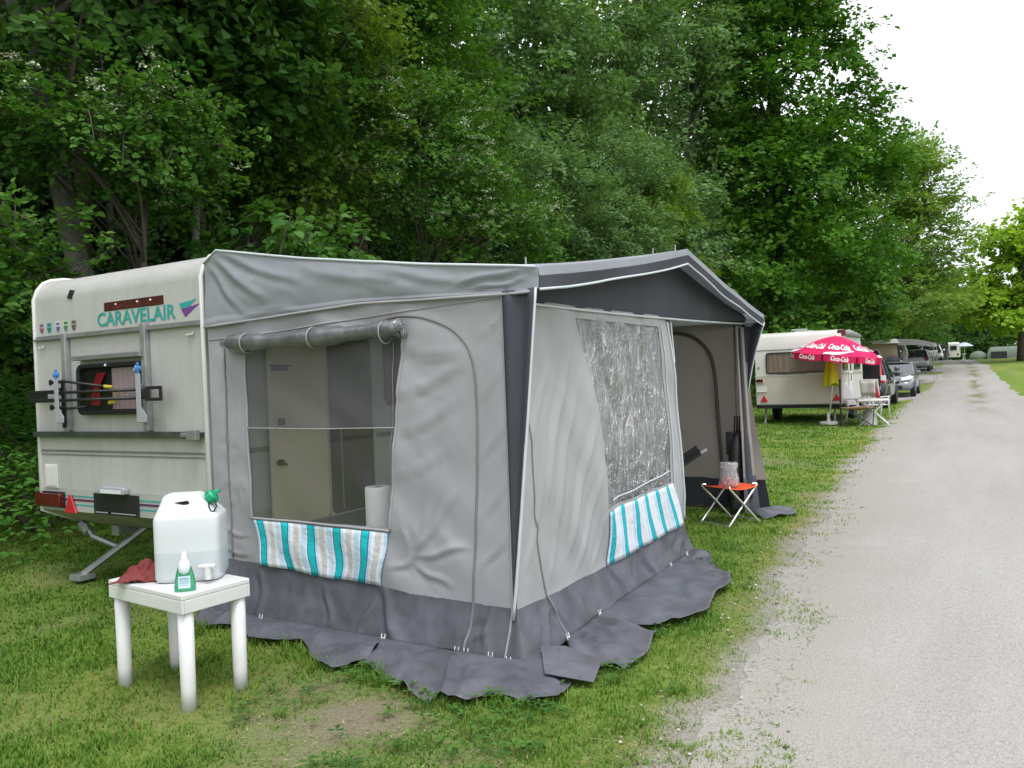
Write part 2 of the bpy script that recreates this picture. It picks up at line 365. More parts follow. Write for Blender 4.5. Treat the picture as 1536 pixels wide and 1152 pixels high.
def polyline(pts, n):
    """resample a polyline to n points by arc length"""
    P = np.array(pts, float); d = np.r_[0, np.cumsum(np.linalg.norm(np.diff(P, axis=0), axis=1))]
    q = np.linspace(0, d[-1], n)
    return np.stack([np.interp(q, d, P[:, k]) for k in range(P.shape[1])], 1)
def smooth_path(pts, n=24):
    """Catmull-Rom through the points"""
    P = [Vector(p) for p in pts]; out = []; m = len(P) - 1
    for i in range(n):
        q = i / (n - 1) * m; k = min(int(q), m - 1); t = q - k
        p0 = P[max(k - 1, 0)]; p1 = P[k]; p2 = P[k + 1]; p3 = P[min(k + 2, m)]
        out.append(.5 * ((2 * p1) + (p2 - p0) * t + (2 * p0 - 5 * p1 + 4 * p2 - p3) * t * t + (3 * p1 - p0 - 3 * p2 + p3) * t ** 3))
    return out

# ------------------------------------------------------------------ camera, sky, sun
cam = bpy.data.cameras.new('camera'); cam.sensor_width = 36.0; cam.lens = 1198 / 1536 * 36; cam.clip_start = .05; cam.clip_end = 2000
co = bpy.data.objects.new('camera', cam); COL.objects.link(co); scene.camera = co
CAMX, CAMY, CAMZ = 4.476, -3.587, 1.5
rot = Matrix.Rotation(R(30.43), 3, 'Z') @ Matrix.Rotation(R(90 - .415), 3, 'X') @ Matrix.Rotation(R(-2.175), 3, 'Z')
co.matrix_world = Matrix.Translation((CAMX, CAMY, CAMZ)) @ rot.to_4x4()

w = bpy.data.worlds.new('World'); scene.world = w; w.use_nodes = True
nt = w.node_tree; bg = nt.nodes['Background']
sky = nt.nodes.new('ShaderNodeTexSky'); sky.sky_type = 'NISHITA'; sky.sun_disc = False
SUN_EL, SUN_AZ = R(64), R(128)
sky.sun_elevation = SUN_EL; sky.sun_rotation = SUN_AZ
mx = nt.nodes.new('ShaderNodeMix'); mx.data_type = 'RGBA'; mx.inputs[0].default_value = .88      # thick cloud over the blue
nt.links.new(sky.outputs[0], mx.inputs[6])
tc = nt.nodes.new('ShaderNodeTexCoord'); sn = nt.nodes.new('ShaderNodeTexNoise'); sn.inputs['Scale'].default_value = 2.2; sn.inputs['Detail'].default_value = 4
nt.links.new(tc.outputs['Generated'], sn.inputs['Vector'])
cr = ramp(nt, [(.3, (8.5, 8.75, 9.25)), (.7, (10.4, 10.6, 11.0))]); nt.links.new(sn.outputs['Fac'], cr.inputs['Fac'])
# an overcast sky is brighter overhead than at the horizon
sx = nt.nodes.new('ShaderNodeSeparateXYZ'); nt.links.new(tc.outputs['Generated'], sx.inputs[0]); gz_ = nt.nodes.new('ShaderNodeMapRange'); gz_.inputs[1].default_value = 0; gz_.inputs[2].default_value = 1; gz_.inputs[3].default_value = .84; gz_.inputs[4].default_value = 1.32
nt.links.new(sx.outputs[2], gz_.inputs[0]); vs_ = nt.nodes.new('ShaderNodeVectorMath'); vs_.operation = 'SCALE'; nt.links.new(cr.outputs['Color'], vs_.inputs[0]); nt.links.new(gz_.outputs[0], vs_.inputs['Scale'])
nt.links.new(vs_.outputs[0], mx.inputs[7])
nt.links.new(mx.outputs[2], bg.inputs['Color']); bg.inputs['Strength'].default_value = .125
sun = bpy.data.lights.new('sun', 'SUN'); sun.energy = 1.45; sun.angle = R(18); sun.color = (1, .98, .95)
so = bpy.data.objects.new('sun', sun); COL.objects.link(so)
# lamp pointed from the same direction as the sky's sun (sun_rotation turns clockwise from +Y)
sd = Vector((math.sin(SUN_AZ) * math.cos(SUN_EL), math.cos(SUN_AZ) * math.cos(SUN_EL), math.sin(SUN_EL)))
so.rotation_euler = sd.to_track_quat('Z', 'Y').to_euler(); so.location = (20, -10, 30)
scene.view_settings.view_transform = 'Standard'; scene.view_settings.look = 'None'; scene.view_settings.gamma = 1.0
scene.view_settings.exposure = .48
cy = scene.cycles
cy.max_bounces = 7; cy.diffuse_bounces = 3; cy.glossy_bounces = 3; cy.transmission_bounces = 4; cy.transparent_max_bounces = 10
cy.caustics_reflective = False; cy.caustics_refractive = False; cy.use_denoising = True
# ------------------------------------------------------------------ the ground
def terr(x, y):
    y = np.asarray(y, float); a = np.clip(y - 30, 0, 12); b = np.clip(y - 42, 0, 34)
    x = np.asarray(x, float)
    bank = .35 * np.clip((-x - 3.4) / 3.0, 0, 1)
    return a * a * .04 / 24 + b * .04 + bank
def road_l(y):
    y = np.asarray(y, float)
    return np.interp(y, [-60, -2, 3, 7, 15, 28, 38, 46, 59, 70, 80, 100], [4.2, 3.6, 3.18, 2.92, 2.6, 2.2, 2.28, 2.45, 2.4, 1.9, .5, -5]) + (fbm(y * 1.3, y * 0 + 2, 41) - .5) * .34 + (fbm(y * 9, y * 0, 42) - .5) * .18
def road_r(y): return np.interp(y, [-60, 0, 15, 32, 42, 51, 63, 72, 82, 102], [7.4, 7.0, 6.5, 5.9, 5.6, 5.3, 5.0, 4.3, 3.0, -2])
SPOTS = [(1.9, -1.05, .42, .9), (1.44, -.72, .26, .7), (2.1, -.85, .3, .7), (2.7, -.95, .25, .6), (-2.2, .1, .5, .5), (-1.2, -.7, .35, .35), (3.25, -.6, .25, .4),
         (1.4, 9.6, .5, .9), (.9, 10.6, .4, .7), (2.1, 9.3, .35, .6), (.5, 15.5, .4, .4), (1.3, 13.2, .3, .45), (.2, -1.6, .3, .5), (1.0, -1.2, .25, .4), (1.6, 46.5, 1.2, 1.0), (.9, 61.5, 2.0, 1.0), (1.9, 60, 1.0, 1.0), (1.2, 35, 1.2, .8)]
def bare_f(x, y):
    x = np.asarray(x, float); y = np.asarray(y, float)
    n = fbm(x * 2.6, y * 2.6, 3); n2 = fbm(x * 9, y * 9, 8)
    b = np.clip((n - .60) * 2.0, 0, .35)
    for (sx, sy, r, a) in SPOTS:
        d = ((x - sx) ** 2 + (y - sy) ** 2) / (r * r); b = b + .75 * a * np.exp(-d) * (.25 + 1.2 * n2)
    e = road_l(y) - x                                               # the thin grass verge along the gravel
    b = b + np.clip(1 - e / (.12 + .45 * n), 0, 1) * (e > -1.2) * (.2 + .9 * n2) * .9
    return np.clip(b, 0, 1)
def dry_f(x, y):
    n = fbm(np.asarray(x) * .9, np.asarray(y) * .9, 21); e = road_l(y) - x
    return np.clip((n - .38) * 1.6 + np.clip(.45 - np.abs(e) * 1.1, 0, .4), 0, 1)

gx = np.r_[-500, -200, -80, -40, -25, -18, -14, -12, np.arange(-10, 9, .14), 10, 12, 16, 24, 40, 90, 200, 500]
gy = np.r_[-500, -150, -60, -30, -15, -10, -7, np.arange(-5, 16, .14), np.arange(16, 40, .6), np.arange(40, 112, 3), 130, 170, 250, 500, 900]
GX, GY = np.meshgrid(gx, gy); nx = len(gx); ny = len(gy)
near = np.exp(-((GX - 2) ** 2 + (GY - 3) ** 2) / 180)
GZ = terr(GX, GY) + near * (fbm(GX * 1.7, GY * 1.7, 5) - .5) * .014
V = np.stack([GX, GY, GZ], -1).reshape(-1, 3)
idx = np.arange(nx * ny).reshape(ny, nx)
F = np.stack([idx[:-1, :-1], idx[:-1, 1:], idx[1:, 1:], idx[1:, :-1]], -1).reshape(-1, 4)
def ground_mat():
    m, nt, b = new_mat('meadow_soil')
    n1 = noise(nt, 1.1, 8, .65); n2 = noise(nt, 26, 6, .7); n3 = noise(nt, 120, 3, .6)
    g = ramp(nt, [(.25, (.070, .130, .020)), (.5, (.140, .225, .036)), (.75, (.21, .28, .058))]); nt.links.new(n2.outputs['Fac'], g.inputs['Fac'])
    dr = ramp(nt, [(.3, (.20, .235, .05)), (.7, (.33, .31, .10))]); nt.links.new(n2.outputs['Fac'], dr.inputs['Fac'])
    so = ramp(nt, [(.25, (.13, .105, .065)), (.5, (.24, .205, .14)), (.8, (.38, .34, .27))]); nt.links.new(n3.outputs['Fac'], so.inputs['Fac'])
    a1 = nt.nodes.new('ShaderNodeAttribute'); a1.attribute_name = 'dry'; a2 = nt.nodes.new('ShaderNodeAttribute'); a2.attribute_name = 'bare'
    m1 = nt.nodes.new('ShaderNodeMix'); m1.data_type = 'RGBA'; nt.links.new(a1.outputs['Fac'], m1.inputs[0]); nt.links.new(g.outputs[0], m1.inputs[6]); nt.links.new(dr.outputs[0], m1.inputs[7])
    m2 = nt.nodes.new('ShaderNodeMix'); m2.data_type = 'RGBA'; nt.links.new(a2.outputs['Fac'], m2.inputs[0]); nt.links.new(m1.outputs[2], m2.inputs[6]); nt.links.new(so.outputs[0], m2.inputs[7])
    a3 = nt.nodes.new('ShaderNodeAttribute'); a3.attribute_name = 'gravel'; gn = ramp(nt, [(.22, (.21, .195, .165)), (.5, (.335, .315, .28)), (.78, (.43, .415, .385))]); nt.links.new(n3.outputs['Fac'], gn.inputs['Fac'])
    th = nt.nodes.new('ShaderNodeMath'); th.operation = 'MULTIPLY_ADD'; th.inputs[1].default_value = 1.2; th.use_clamp = True; nt.links.new(n2.outputs['Fac'], th.inputs[0])
    t2 = nt.nodes.new('ShaderNodeMath'); t2.operation = 'MULTIPLY_ADD'; t2.inputs[1].default_value = 2.2; t2.inputs[2].default_value = -1.55; nt.links.new(a3.outputs['Fac'], t2.inputs[0]); nt.links.new(t2.outputs[0], th.inputs[2])
    m3 = nt.nodes.new('ShaderNodeMix'); m3.data_type = 'RGBA'; nt.links.new(th.outputs[0], m3.inputs[0]); nt.links.new(m2.outputs[2], m3.inputs[6]); nt.links.new(gn.outputs[0], m3.inputs[7])
    nt.links.new(m3.outputs[2], b.inputs['Base Color']); b.inputs['Roughness'].default_value = .95; b.inputs['Specular IOR Level'].default_value = .1
    bp = nt.nodes.new('ShaderNodeBump'); bp.inputs['Strength'].default_value = .7; bp.inputs['Distance'].default_value = .03
    ad = nt.nodes.new('ShaderNodeMath'); ad.operation = 'ADD'; nt.links.new(n2.outputs['Fac'], ad.inputs[0]); nt.links.new(n3.outputs['Fac'], ad.inputs[1])
    nt.links.new(ad.outputs[0], bp.inputs['Height']); nt.links.new(bp.outputs[0], b.inputs['Normal'])
    return m
ground = np_mesh('ground', V, F, ground_mat(), attr={'bare': bare_f(V[:, 0], V[:, 1]), 'gravel': np.clip(1.05 - (road_l(V[:, 1]) - V[:, 0]) / (.10 + .45 * fbm(V[:, 0] * 2, V[:, 1] * 2, 47)), 0, 1) * (V[:, 0] < road_r(V[:, 1]) - .3), 'dry': dry_f(V[:, 0], V[:, 1])}, smooth=True)
kind(ground, 'structure')

# gravel road with a ragged edge, two worn wheel tracks and a weedy crown farther off
def road_mat():
    m, nt, b = new_mat('pale_gravel')
    tcr = nt.nodes.new('ShaderNodeTexCoord'); mpr = nt.nodes.new('ShaderNodeMapping'); mpr.inputs['Scale'].default_value = (1, .16, 1); nt.links.new(tcr.outputs['Object'], mpr.inputs['Vector']); n1 = noise(nt, 1.5, 6, .6, vec=mpr.outputs[0]); n2 = noise(nt, 55, 5, .75); n3 = noise(nt, 9, 5, .65)
    v = nt.nodes.new('ShaderNodeTexVoronoi'); v.inputs['Scale'].default_value = 85; tcn = nt.nodes.new('ShaderNodeTexCoord'); nt.links.new(tcn.outputs['Object'], v.inputs['Vector'])
    c = ramp(nt, [(.22, (.190, .182, .168)), (.5, (.300, .291, .274)), (.78, (.375, .364, .345))])
    ad = nt.nodes.new('ShaderNodeMath'); ad.operation = 'MULTIPLY_ADD'; ad.inputs[1].default_value = .62
    nt.links.new(n2.outputs['Fac'], ad.inputs[0])
    m4 = nt.nodes.new('ShaderNodeMath'); m4.operation = 'MULTIPLY'; m4.inputs[1].default_value = .38; nt.links.new(n1.outputs['Fac'], m4.inputs[0]); nt.links.new(m4.outputs[0], ad.inputs[2])
    nt.links.new(ad.outputs[0], c.inputs['Fac'])
    sp = ramp(nt, [(.0, (.30, .285, .26)), (.35, (.62, .60, .57)), (1, (.85, .83, .80))]); nt.links.new(v.outputs['Color'], sp.inputs['Fac'])
    mm = nt.nodes.new('ShaderNodeMix'); mm.data_type = 'RGBA'; mm.blend_type = 'OVERLAY'; mm.inputs[0].default_value = .26
    nt.links.new(c.outputs[0], mm.inputs[6]); nt.links.new(sp.outputs[0], mm.inputs[7])
    tan = nt.nodes.new('ShaderNodeMix'); tan.data_type = 'RGBA'; at = nt.nodes.new('ShaderNodeAttribute'); at.attribute_name = 'edge'
    n5 = noise(nt, 120, 3, .6); rr = ramp(nt, [(.22, (.19, .178, .152)), (.5, (.305, .288, .258)), (.78, (.39, .377, .35))]); nt.links.new(n5.outputs['Fac'], rr.inputs['Fac'])
    nt.links.new(at.outputs['Fac'], tan.inputs[0]); nt.links.new(mm.outputs[2], tan.inputs[6]); nt.links.new(rr.outputs[0], tan.inputs[7])
    wd = nt.nodes.new('ShaderNodeMix'); wd.data_type = 'RGBA'; aw = nt.nodes.new('ShaderNodeAttribute'); aw.attribute_name = 'weed'
    wr = ramp(nt, [(.35, (.10, .12, .035)), (.7, (.20, .19, .09))]); nt.links.new(n3.outputs['Fac'], wr.inputs['Fac'])
    nt.links.new(aw.outputs['Fac'], wd.inputs[0]); nt.links.new(tan.outputs[2], wd.inputs[6]); nt.links.new(wr.outputs[0], wd.inputs[7])
    nt.links.new(wd.outputs[2], b.inputs['Base Color']); b.inputs['Roughness'].default_value = .95; b.inputs['Specular IOR Level'].default_value = .1
    bp = nt.nodes.new('ShaderNodeBump'); bp.inputs['Strength'].default_value = .4; bp.inputs['Distance'].default_value = .010
    nt.links.new(v.outputs['Distance'], bp.inputs['Height']); nt.links.new(bp.outputs[0], b.inputs['Normal'])
    return m
ROADM = road_mat()
ys = np.r_[-60, -40, -25, -15, -10, -7, np.arange(-5, 16, .09), np.arange(16, 40, .4), np.arange(40, 100.1, 1.2)]
nu = 40
L = road_l(ys)
Rr = road_r(ys) + (fbm(ys * 1.1, ys * 0 + 7, 43) - .5) * .5
U = np.linspace(0, 1, nu + 1); PX = L[:, None] + (Rr - L)[:, None] * U[None]; PY = np.repeat(ys[:, None], nu + 1, 1)
nearr = np.exp(-((PX - 2) ** 2 + (PY - 3) ** 2) / 180)
PZ = terr(PX, PY) + nearr * (fbm(PX * 1.7, PY * 1.7, 5) - .5) * .014 + .0022 + .022 * np.sin(U * math.pi)[None]
edge = np.clip((1.0 - (PX - L[:, None]) / (.35 + .9 * fbm(PX * 2.2, PY * 2.2, 44))) * 1.8, 0, 1) + np.clip(1 - (Rr[:, None] - PX) / .5, 0, 1) * .5
mid = .5 * (road_l(PY) + road_r(PY)) + .25
weed = np.exp(-((PX - mid) / .30) ** 2) * np.clip((fbm(PX * 2, PY * .55, 45) - .40) * 5, 0, 1) * np.clip((PY - 20) / 14, 0, 1) + np.exp(-((PX - 5.6) / .5) ** 2) * np.clip((fbm(PX * 3, PY * 1.4, 46) - .55) * 4, 0, .55) * np.clip(1 - np.abs(PY - 4) / 7, 0, 1)
V = np.stack([PX, PY, PZ], -1).reshape(-1, 3); idx = np.arange(V.shape[0]).reshape(PX.shape)
F = np.stack([idx[:-1, :-1], idx[:-1, 1:], idx[1:, 1:], idx[1:, :-1]], -1).reshape(-1, 4)
road = np_mesh('gravel_road', V, F, ROADM, attr={'edge': np.clip(edge, 0, 1).ravel(), 'weed': np.clip(weed, 0, .9).ravel()}, smooth=True); kind(road, 'structure')
# pale gravel pads where the cars turn in
def pad(cx, cy, rx, ry, seed):
    n = 40; vs = [(cx, cy, float(terr(cx, cy)) + .008)]
    for i in range(n):
        a = 2 * math.pi * i / n; k = 1 + .35 * (float(vn(3 * math.cos(a) + 5, 3 * math.sin(a) + 5, seed)) - .5)
        x = cx + rx * k * math.cos(a); y = cy + ry * k * math.sin(a); vs.append((x, y, float(terr(x, y)) + .008))
    f = [(0, i + 1, (i + 1) % n + 1) for i in range(n)]
    o = np_mesh('gravel_pad', np.array(vs), np.array(f), ROADM, attr={'edge': np.zeros(n + 1), 'weed': np.zeros(n + 1)}); kind(o, 'structure')
pad(1.2, 49.5, 1.5, 5.0, 3); pad(1.3, 60.5, 1.6, 4.2, 5); pad(1.0, 34.5, 1.3, 3.2, 6)

# ------------------------------------------------------------------ grass blades, clover and road pebbles
SK = [(-.1, -.05), (.05, -.3), (.2, -.30), (.4, -.23), (.79, -.39), (1.08, -.30), (1.41, -.50), (1.54, -.52), (1.62, -.36), (1.96, -.55), (2.24, -.64), (2.40, -.60), (2.45, -.46), (2.57, -.44), (2.68, -.45), (2.79, -.42)]
FK = [(-.42, 2.79), (-.24, 2.73), (.02, 2.69), (.08, 2.75), (.144, 2.89), (.4, 2.9), (.709, 2.84), (.8, 2.83), (1.18, 2.99), (1.7, 2.95), (2.23, 2.85), (2.3, 2.62), (2.75, 2.42)]
def blocked(x, y):
    s = np.interp(x, [p[0] for p in SK], [p[1] for p in SK]); tm = np.interp(y, [p[0] for p in FK], [p[1] for p in FK])
    a = (x > 0) & (x < 2.5) & (y > s + .045) & (y < 2.7)
    b = (x >= 2.4) & (y > -.43) & (y < 2.75) & (x < tm - .045)
    c = (x > -2.05) & (x < .02) & (y > .5) & (y < 4.9)
    d = (x > 0) & (x < 1.2) & (y > 2) & (y < 5)
    return a | b | c | d
def wedge(n, r0, r1, a0=-40, a1=38):
    r = r0 * (r1 / r0) ** rng.random(n); a = R(30.43) + np.radians(a0 + (a1 - a0) * rng.random(n))     # a measured from +Y towards -X
    return CAMX - r * np.sin(a), CAMY + r * np.cos(a), r
n = 520000
bx, by, br = wedge(n, 2.0, 34)
tuft = fbm(bx * 5, by * 5, 61); big = fbm(bx * 1.3, by * 1.3, 62)
bare = bare_f(bx, by); rl = road_l(by); onroad = (bx > rl + .10 + .9 * (tuft - .5) * np.clip(1.3 - br / 20, .15, 1)) & (bx < road_r(by) - .1)
keep = (~blocked(bx, by)) & (~onroad) & (rng.random(n) > np.clip(bare * 1.25, 0, .985)) & (rng.random(n) < .35 + 1.3 * np.clip(tuft - .25, 0, 1)) & (bx > -9)
keep &= ~((np.abs(bx - 1.2) < 1.4) & (np.abs(by - 34.5) < 3))
for (lx, ly) in [(-.0, 0)]: pass
bx, by, br, tuft, big, bare = [q[keep] for q in (bx, by, br, tuft, big, bare)]; n = len(bx)
dryv = dry_f(bx, by)
h = (.014 + .040 * np.clip(tuft - .25, 0, 1) ** 1.3 + .030 * rng.random(n) ** 4 + .05 * np.clip(big - .58, 0, 1)) * (1 - .5 * bare)
h *= np.where(br > 9, 1.0 + (br - 9) * .03, 1.0)
edgeg = np.clip(1 - np.abs(by - np.interp(bx, [p[0] for p in SK], [p[1] for p in SK])) / .18, 0, 1) * (bx > 0) * (bx < 2.8)
h *= 1 + .9 * edgeg * (by < 1)
wd = (.0022 + .0016 * rng.random(n)) * np.clip(br / 4.2, 1, 4.5)
az = rng.random(n) * 2 * math.pi; lean = (.25 + .9 * rng.random(n)) * h
dx, dy = np.cos(az), np.sin(az); px, py = -dy, dx
z0 = terr(bx, by) + np.exp(-((bx - 2) ** 2 + (by - 3) ** 2) / 180) * (fbm(bx * 1.7, by * 1.7, 5) - .5) * .014 - .004
def P(a, b, c): return np.stack([a, b, c], -1)
b0 = P(bx - px * wd, by - py * wd, z0); b1 = P(bx + px * wd, by + py * wd, z0)
m0 = P(bx - px * wd * .8 + dx * lean * .35, by - py * wd * .8 + dy * lean * .35, z0 + h * .6); m1 = P(bx + px * wd * .8 + dx * lean * .35, by + py * wd * .8 + dy * lean * .35, z0 + h * .6)
tp = P(bx + dx * lean, by + dy * lean, z0 + h)
V = np.stack([b0, b1, m1, m0, tp], 1).reshape(-1, 3); o5 = np.arange(n)[:, None] * 5
F = np.concatenate([o5 + np.array([[0, 1, 2]]), o5 + np.array([[0, 2, 3]]), o5 + np.array([[3, 2, 4]])])
tint = np.clip(.15 + .38 * dryv + .25 * (fbm(bx * 3.1, by * 3.1, 66) - .5) + .35 * (rng.random(n) - .5) + .3 * bare + .25 * (big - .5), 0, 1)
def blade_mat():
    m, nt, b = new_mat('grass_blade')
    at = nt.nodes.new('ShaderNodeAttribute'); at.attribute_name = 'tint'
    r = ramp(nt, [(.0, (.060, .145, .018)), (.3, (.132, .262, .029)), (.6, (.225, .320, .048)), (1, (.40, .36, .15))]); nt.links.new(at.outputs['Fac'], r.inputs['Fac'])
    nt.links.new(r.outputs[0], b.inputs['Base Color']); b.inputs['Roughness'].default_value = .5; b.inputs['Specular IOR Level'].default_value = .25
    t = nt.nodes.new('ShaderNodeBsdfTranslucent'); nt.links.new(r.outputs[0], t.inputs['Color'])
    mx = nt.nodes.new('ShaderNodeMixShader'); mx.inputs[0].default_value = .35; out = nt.nodes['Material Output']
    nt.links.new(b.outputs[0], mx.inputs[1]); nt.links.new(t.outputs[0], mx.inputs[2]); nt.links.new(mx.outputs[0], out.inputs['Surface'])
    return m
g = np_mesh('grass', V, F, blade_mat(), attr={'tint': np.repeat(tint, 5)})
kind(g, 'stuff'); tag(g, 'short patchy green grass growing around the pitches', 'grass')
# clover and small broad weeds in the lawn
n = 5200
cx_, cy_, r_ = wedge(n, 2.4, 9, -40, 20)
k = (~blocked(cx_, cy_)) & (cx_ < road_l(cy_) - .15) & (fbm(cx_ * 1.5, cy_ * 1.5, 71) + .15 * (cx_ < -.2) > .52) & (rng.random(n) > bare_f(cx_, cy_))
cx_, cy_ = cx_[k], cy_[k]; n = len(cx_)
VV = []; FF = []; TT = []
for i in range(n):
    hgt = .025 + .035 * rng.random(); a0 = rng.random() * 6.28; s = .010 + .010 * rng.random(); tn = rng.random()
    for q in range(3):
        a = a0 + q * 2.09; c, d = math.cos(a), math.sin(a); o = len(VV); z = float(terr(cx_[i], cy_[i])) + hgt
        for (u, v, wz) in ((0, 0, 0), (1.2, -.7, .3), (2.2, 0, .25), (1.2, .7, .3)):
            VV.append((cx_[i] + (c * u - d * v) * s, cy_[i] + (d * u + c * v) * s, z + wz * s)); TT.append(tn)
        FF.append((o, o + 1, o + 2, o + 3))
cl = np_mesh('clover', np.array(VV), np.array(FF), leaf_mat('clover_leaf', (.030, .085, .016), (.075, .16, .03)), attr={'tint': np.array(TT)})
kind(cl, 'stuff'); tag(cl, 'clover and small round-leaved weeds in the lawn', 'clover')
# dead straw and crumbs lying on the worn patches
n = 17000; x, y, r_ = wedge(n, 2.3, 12, -40, 20); bb = bare_f(x, y)
k = (~blocked(x, y)) & (x < road_l(y) + .25) & (rng.random(n) < np.clip(bb * 1.3 + .02, 0, .9)); x, y, r_ = x[k], y[k], r_[k]; n = len(x)
a = rng.random(n) * 6.283; ln = (.010 + .035 * rng.random(n)) * np.clip(r_ / 4, 1, 2); wd = (.0012 + .0022 * rng.random(n)) * np.clip(r_ / 4, 1, 3); z = terr(x, y) + np.exp(-((x - 2) ** 2 + (y - 3) ** 2) / 180) * (fbm(x * 1.7, y * 1.7, 5) - .5) * .014 + .003 + .012 * rng.random(n)
c_, s_ = np.cos(a), np.sin(a); dz = .4 * (rng.random(n) - .3) * ln
V = np.stack([P(x - s_ * wd, y + c_ * wd, z), P(x + s_ * wd, y - c_ * wd, z), P(x + c_ * ln, y + s_ * ln, z + dz)], 1).reshape(-1, 3); F = np.arange(n * 3).reshape(-1, 3)
def straw_mat():
    m, nt, b = new_mat('dead_straw'); at = nt.nodes.new('ShaderNodeAttribute'); at.attribute_name = 'tint'
    r = ramp(nt, [(0, (.10, .075, .045)), (.5, (.30, .25, .13)), (.8, (.42, .37, .22)), (1, (.13, .19, .035))]); nt.links.new(at.outputs['Fac'], r.inputs['Fac']); nt.links.new(r.outputs[0], b.inputs['Base Color']); b.inputs['Roughness'].default_value = .9
    return m
dsw = np_mesh('dead_straw', V, F, straw_mat(), attr={'tint': np.repeat(rng.random(n), 3)}); kind(dsw, 'stuff'); tag(dsw, 'dead straw and crumbs lying on the worn patches of lawn', 'straw')
# loose stones on the gravel
n = 9000
x, y, r_ = wedge(n, 2.2, 14, -20, 42); e = x - road_l(y)
k = (e > -.35) & (x < road_r(y) + .1) & (rng.random(n) < np.where(e < .7, .55, .28)); x, y, r_ = x[k], y[k], r_[k]; n = len(x)
s = (.0025 + .0065 * rng.random(n) ** 4) * np.clip(r_ / 4, 1, 3); a = rng.random(n) * 6.28; z = terr(x, y) + .008
base = np.array([(1, 0, 0), (.3, .9, 0), (-.8, .6, 0), (-.7, -.7, 0), (.4, -.85, 0), (.1, 0, .75)])
ca, sa = np.cos(a), np.sin(a); jit = .7 + .6 * rng.random((n, 6, 3))
B = base[None] * jit * s[:, None, None]
V = np.stack([x[:, None] + B[..., 0] * ca[:, None] - B[..., 1] * sa[:, None], y[:, None] + B[..., 0] * sa[:, None] + B[..., 1] * ca[:, None], z[:, None] + B[..., 2] + .004], -1).reshape(-1, 3)
F = (np.arange(n)[:, None, None] * 6 + np.array([[0, 1, 5], [1, 2, 5], [2, 3, 5], [3, 4, 5], [4, 0, 5]])[None]).reshape(-1, 3)
def stone_mat():
    m, nt, b = new_mat('loose_stone'); at = nt.nodes.new('ShaderNodeAttribute'); at.attribute_name = 'tint'
    r = ramp(nt, [(0, (.12, .11, .10)), (.6, (.34, .32, .295)), (1, (.52, .50, .47))]); nt.links.new(at.outputs['Fac'], r.inputs['Fac']); nt.links.new(r.outputs[0], b.inputs['Base Color']); b.inputs['Roughness'].default_value = .9
    return m
st = np_mesh('loose_stones', V, F, stone_mat(), attr={'tint': np.repeat(rng.random(n), 6)})
kind(st, 'stuff'); tag(st, 'small loose stones lying on the gravel road', 'stones')
# ------------------------------------------------------------------ big caravan (rear panel on the plane y=0, its door side on x=0)
XY = Matrix(((0, 1, 0, 0), (1, 0, 0, 0), (0, 0, 1, 0), (0, 0, 0, 1)))     # prism outline (y, z), extruded along x
def shift(mb, loc):
    mb.v = [(v[0] - loc[0], v[1] - loc[1], v[2] - loc[2]) for v in mb.v]; return mb
class W:
    """a thing built in world coordinates: every part is shifted to the Empty at the thing's base"""
    def __init__(s, name, label, cat, loc, group=None):
        s.o = thing(name, label, cat, loc, 0, group); s.loc = loc
    def part(s, name, mb, mats, parent=None, **kw):
        return shift(mb, s.loc).build(name, mats, parent or s.o, **kw)

VL, VR = -2.02, -0.015
cv = W('caravan', 'large cream caravan with a teal name on its rear panel and grey awning alongside', 'caravan', (-1.0, 2.4, 0))
prof = [(0, .60), (0, 2.25), (.025, 2.33), (.075, 2.39), (.14, 2.42), (.24, 2.437), (2.4, 2.46), (4.1, 2.41), (4.55, 2.2), (4.8, 1.65), (4.9, 1.1), (4.9, .6), (4.6, .44), (.34, .44)]
body = MB().prism(prof, VR - VL, Matrix.Translation((VL, 0, 0)) @ XY)
cv.part('body', body, [M['van']], bevel=.012)
for x in (VL, VR):
    t = MB(); t.tube([(x, y - .006 if y < .01 else y, z + (.012 if z > 2.2 else 0)) for (y, z) in [(.36, .43), (0, .59)] + prof[1:9]], .017, 8); cv.part('edge_trim', t, M['trimw'], smooth=True)
# roof: luggage rail + vent
m = MB(); m.tube([(VL + .2, .5, 2.455), (VL + .2, .5, 2.50), (VL + .2, 3.6, 2.50), (VL + .2, 3.6, 2.455)], .014, 6); cv.part('roof_rail', m, M['alu'])
m = MB(); m.box(-1.3, -.8, 1.9, 2.4, 2.45, 2.52); cv.part('roof_vent', m, M['trimw'], bevel=.015)
# lower panels: striped band, vertical panel joints, slanted skirt
m = MB(); m.box(VL + .02, VR - .02, -.004, 0, .603, .775); cv.part('striped_panel', m, M['vanlow'])
for z0, z1, mm in ((.716, .726, 'teal'), (.683, .699, 'plum'), (.650, .660, 'teal')):
    m = MB(); m.box(VL + .03, VR - .03, -.0065, -.004, z0, z1); cv.part('stripe', m, M[mm])
m = MB()
m.add([(VL + .02, -.004, .602), (VR - .02, -.004, .602), (VR - .02, .335, .436), (VL + .02, .335, .436)], [(0, 1, 2, 3)]); cv.part('rear_skirt', m, M['vangreen'], solid=.004)
m = MB()
for z0, z1 in ((1.062, 1.076), (1.036, 1.044)): m.box(VL + .02, VR - .02, -.006, 0, z0, z1)
cv.part('trim_strip', m, M['alud'])
m = MB(); m.box(VL + .01, VR - .01, -.03, 0, 1.935, 1.952); m.box(VL + .01, VR - .01, -.012, 0, 1.952, 1.972); cv.part('upper_rail', m, M['alud'], bevel=.003)
m = MB(); m.box(VL - .01, VR - .03, -.045, 0, 1.185, 1.215); m.box(VL - .01, VR - .03, -.05, -.045, 1.178, 1.222); cv.part('lower_rail', m, mat('mossy_black_rail', (.05, .06, .045), .6, var=.4, nscale=9), bevel=.003)
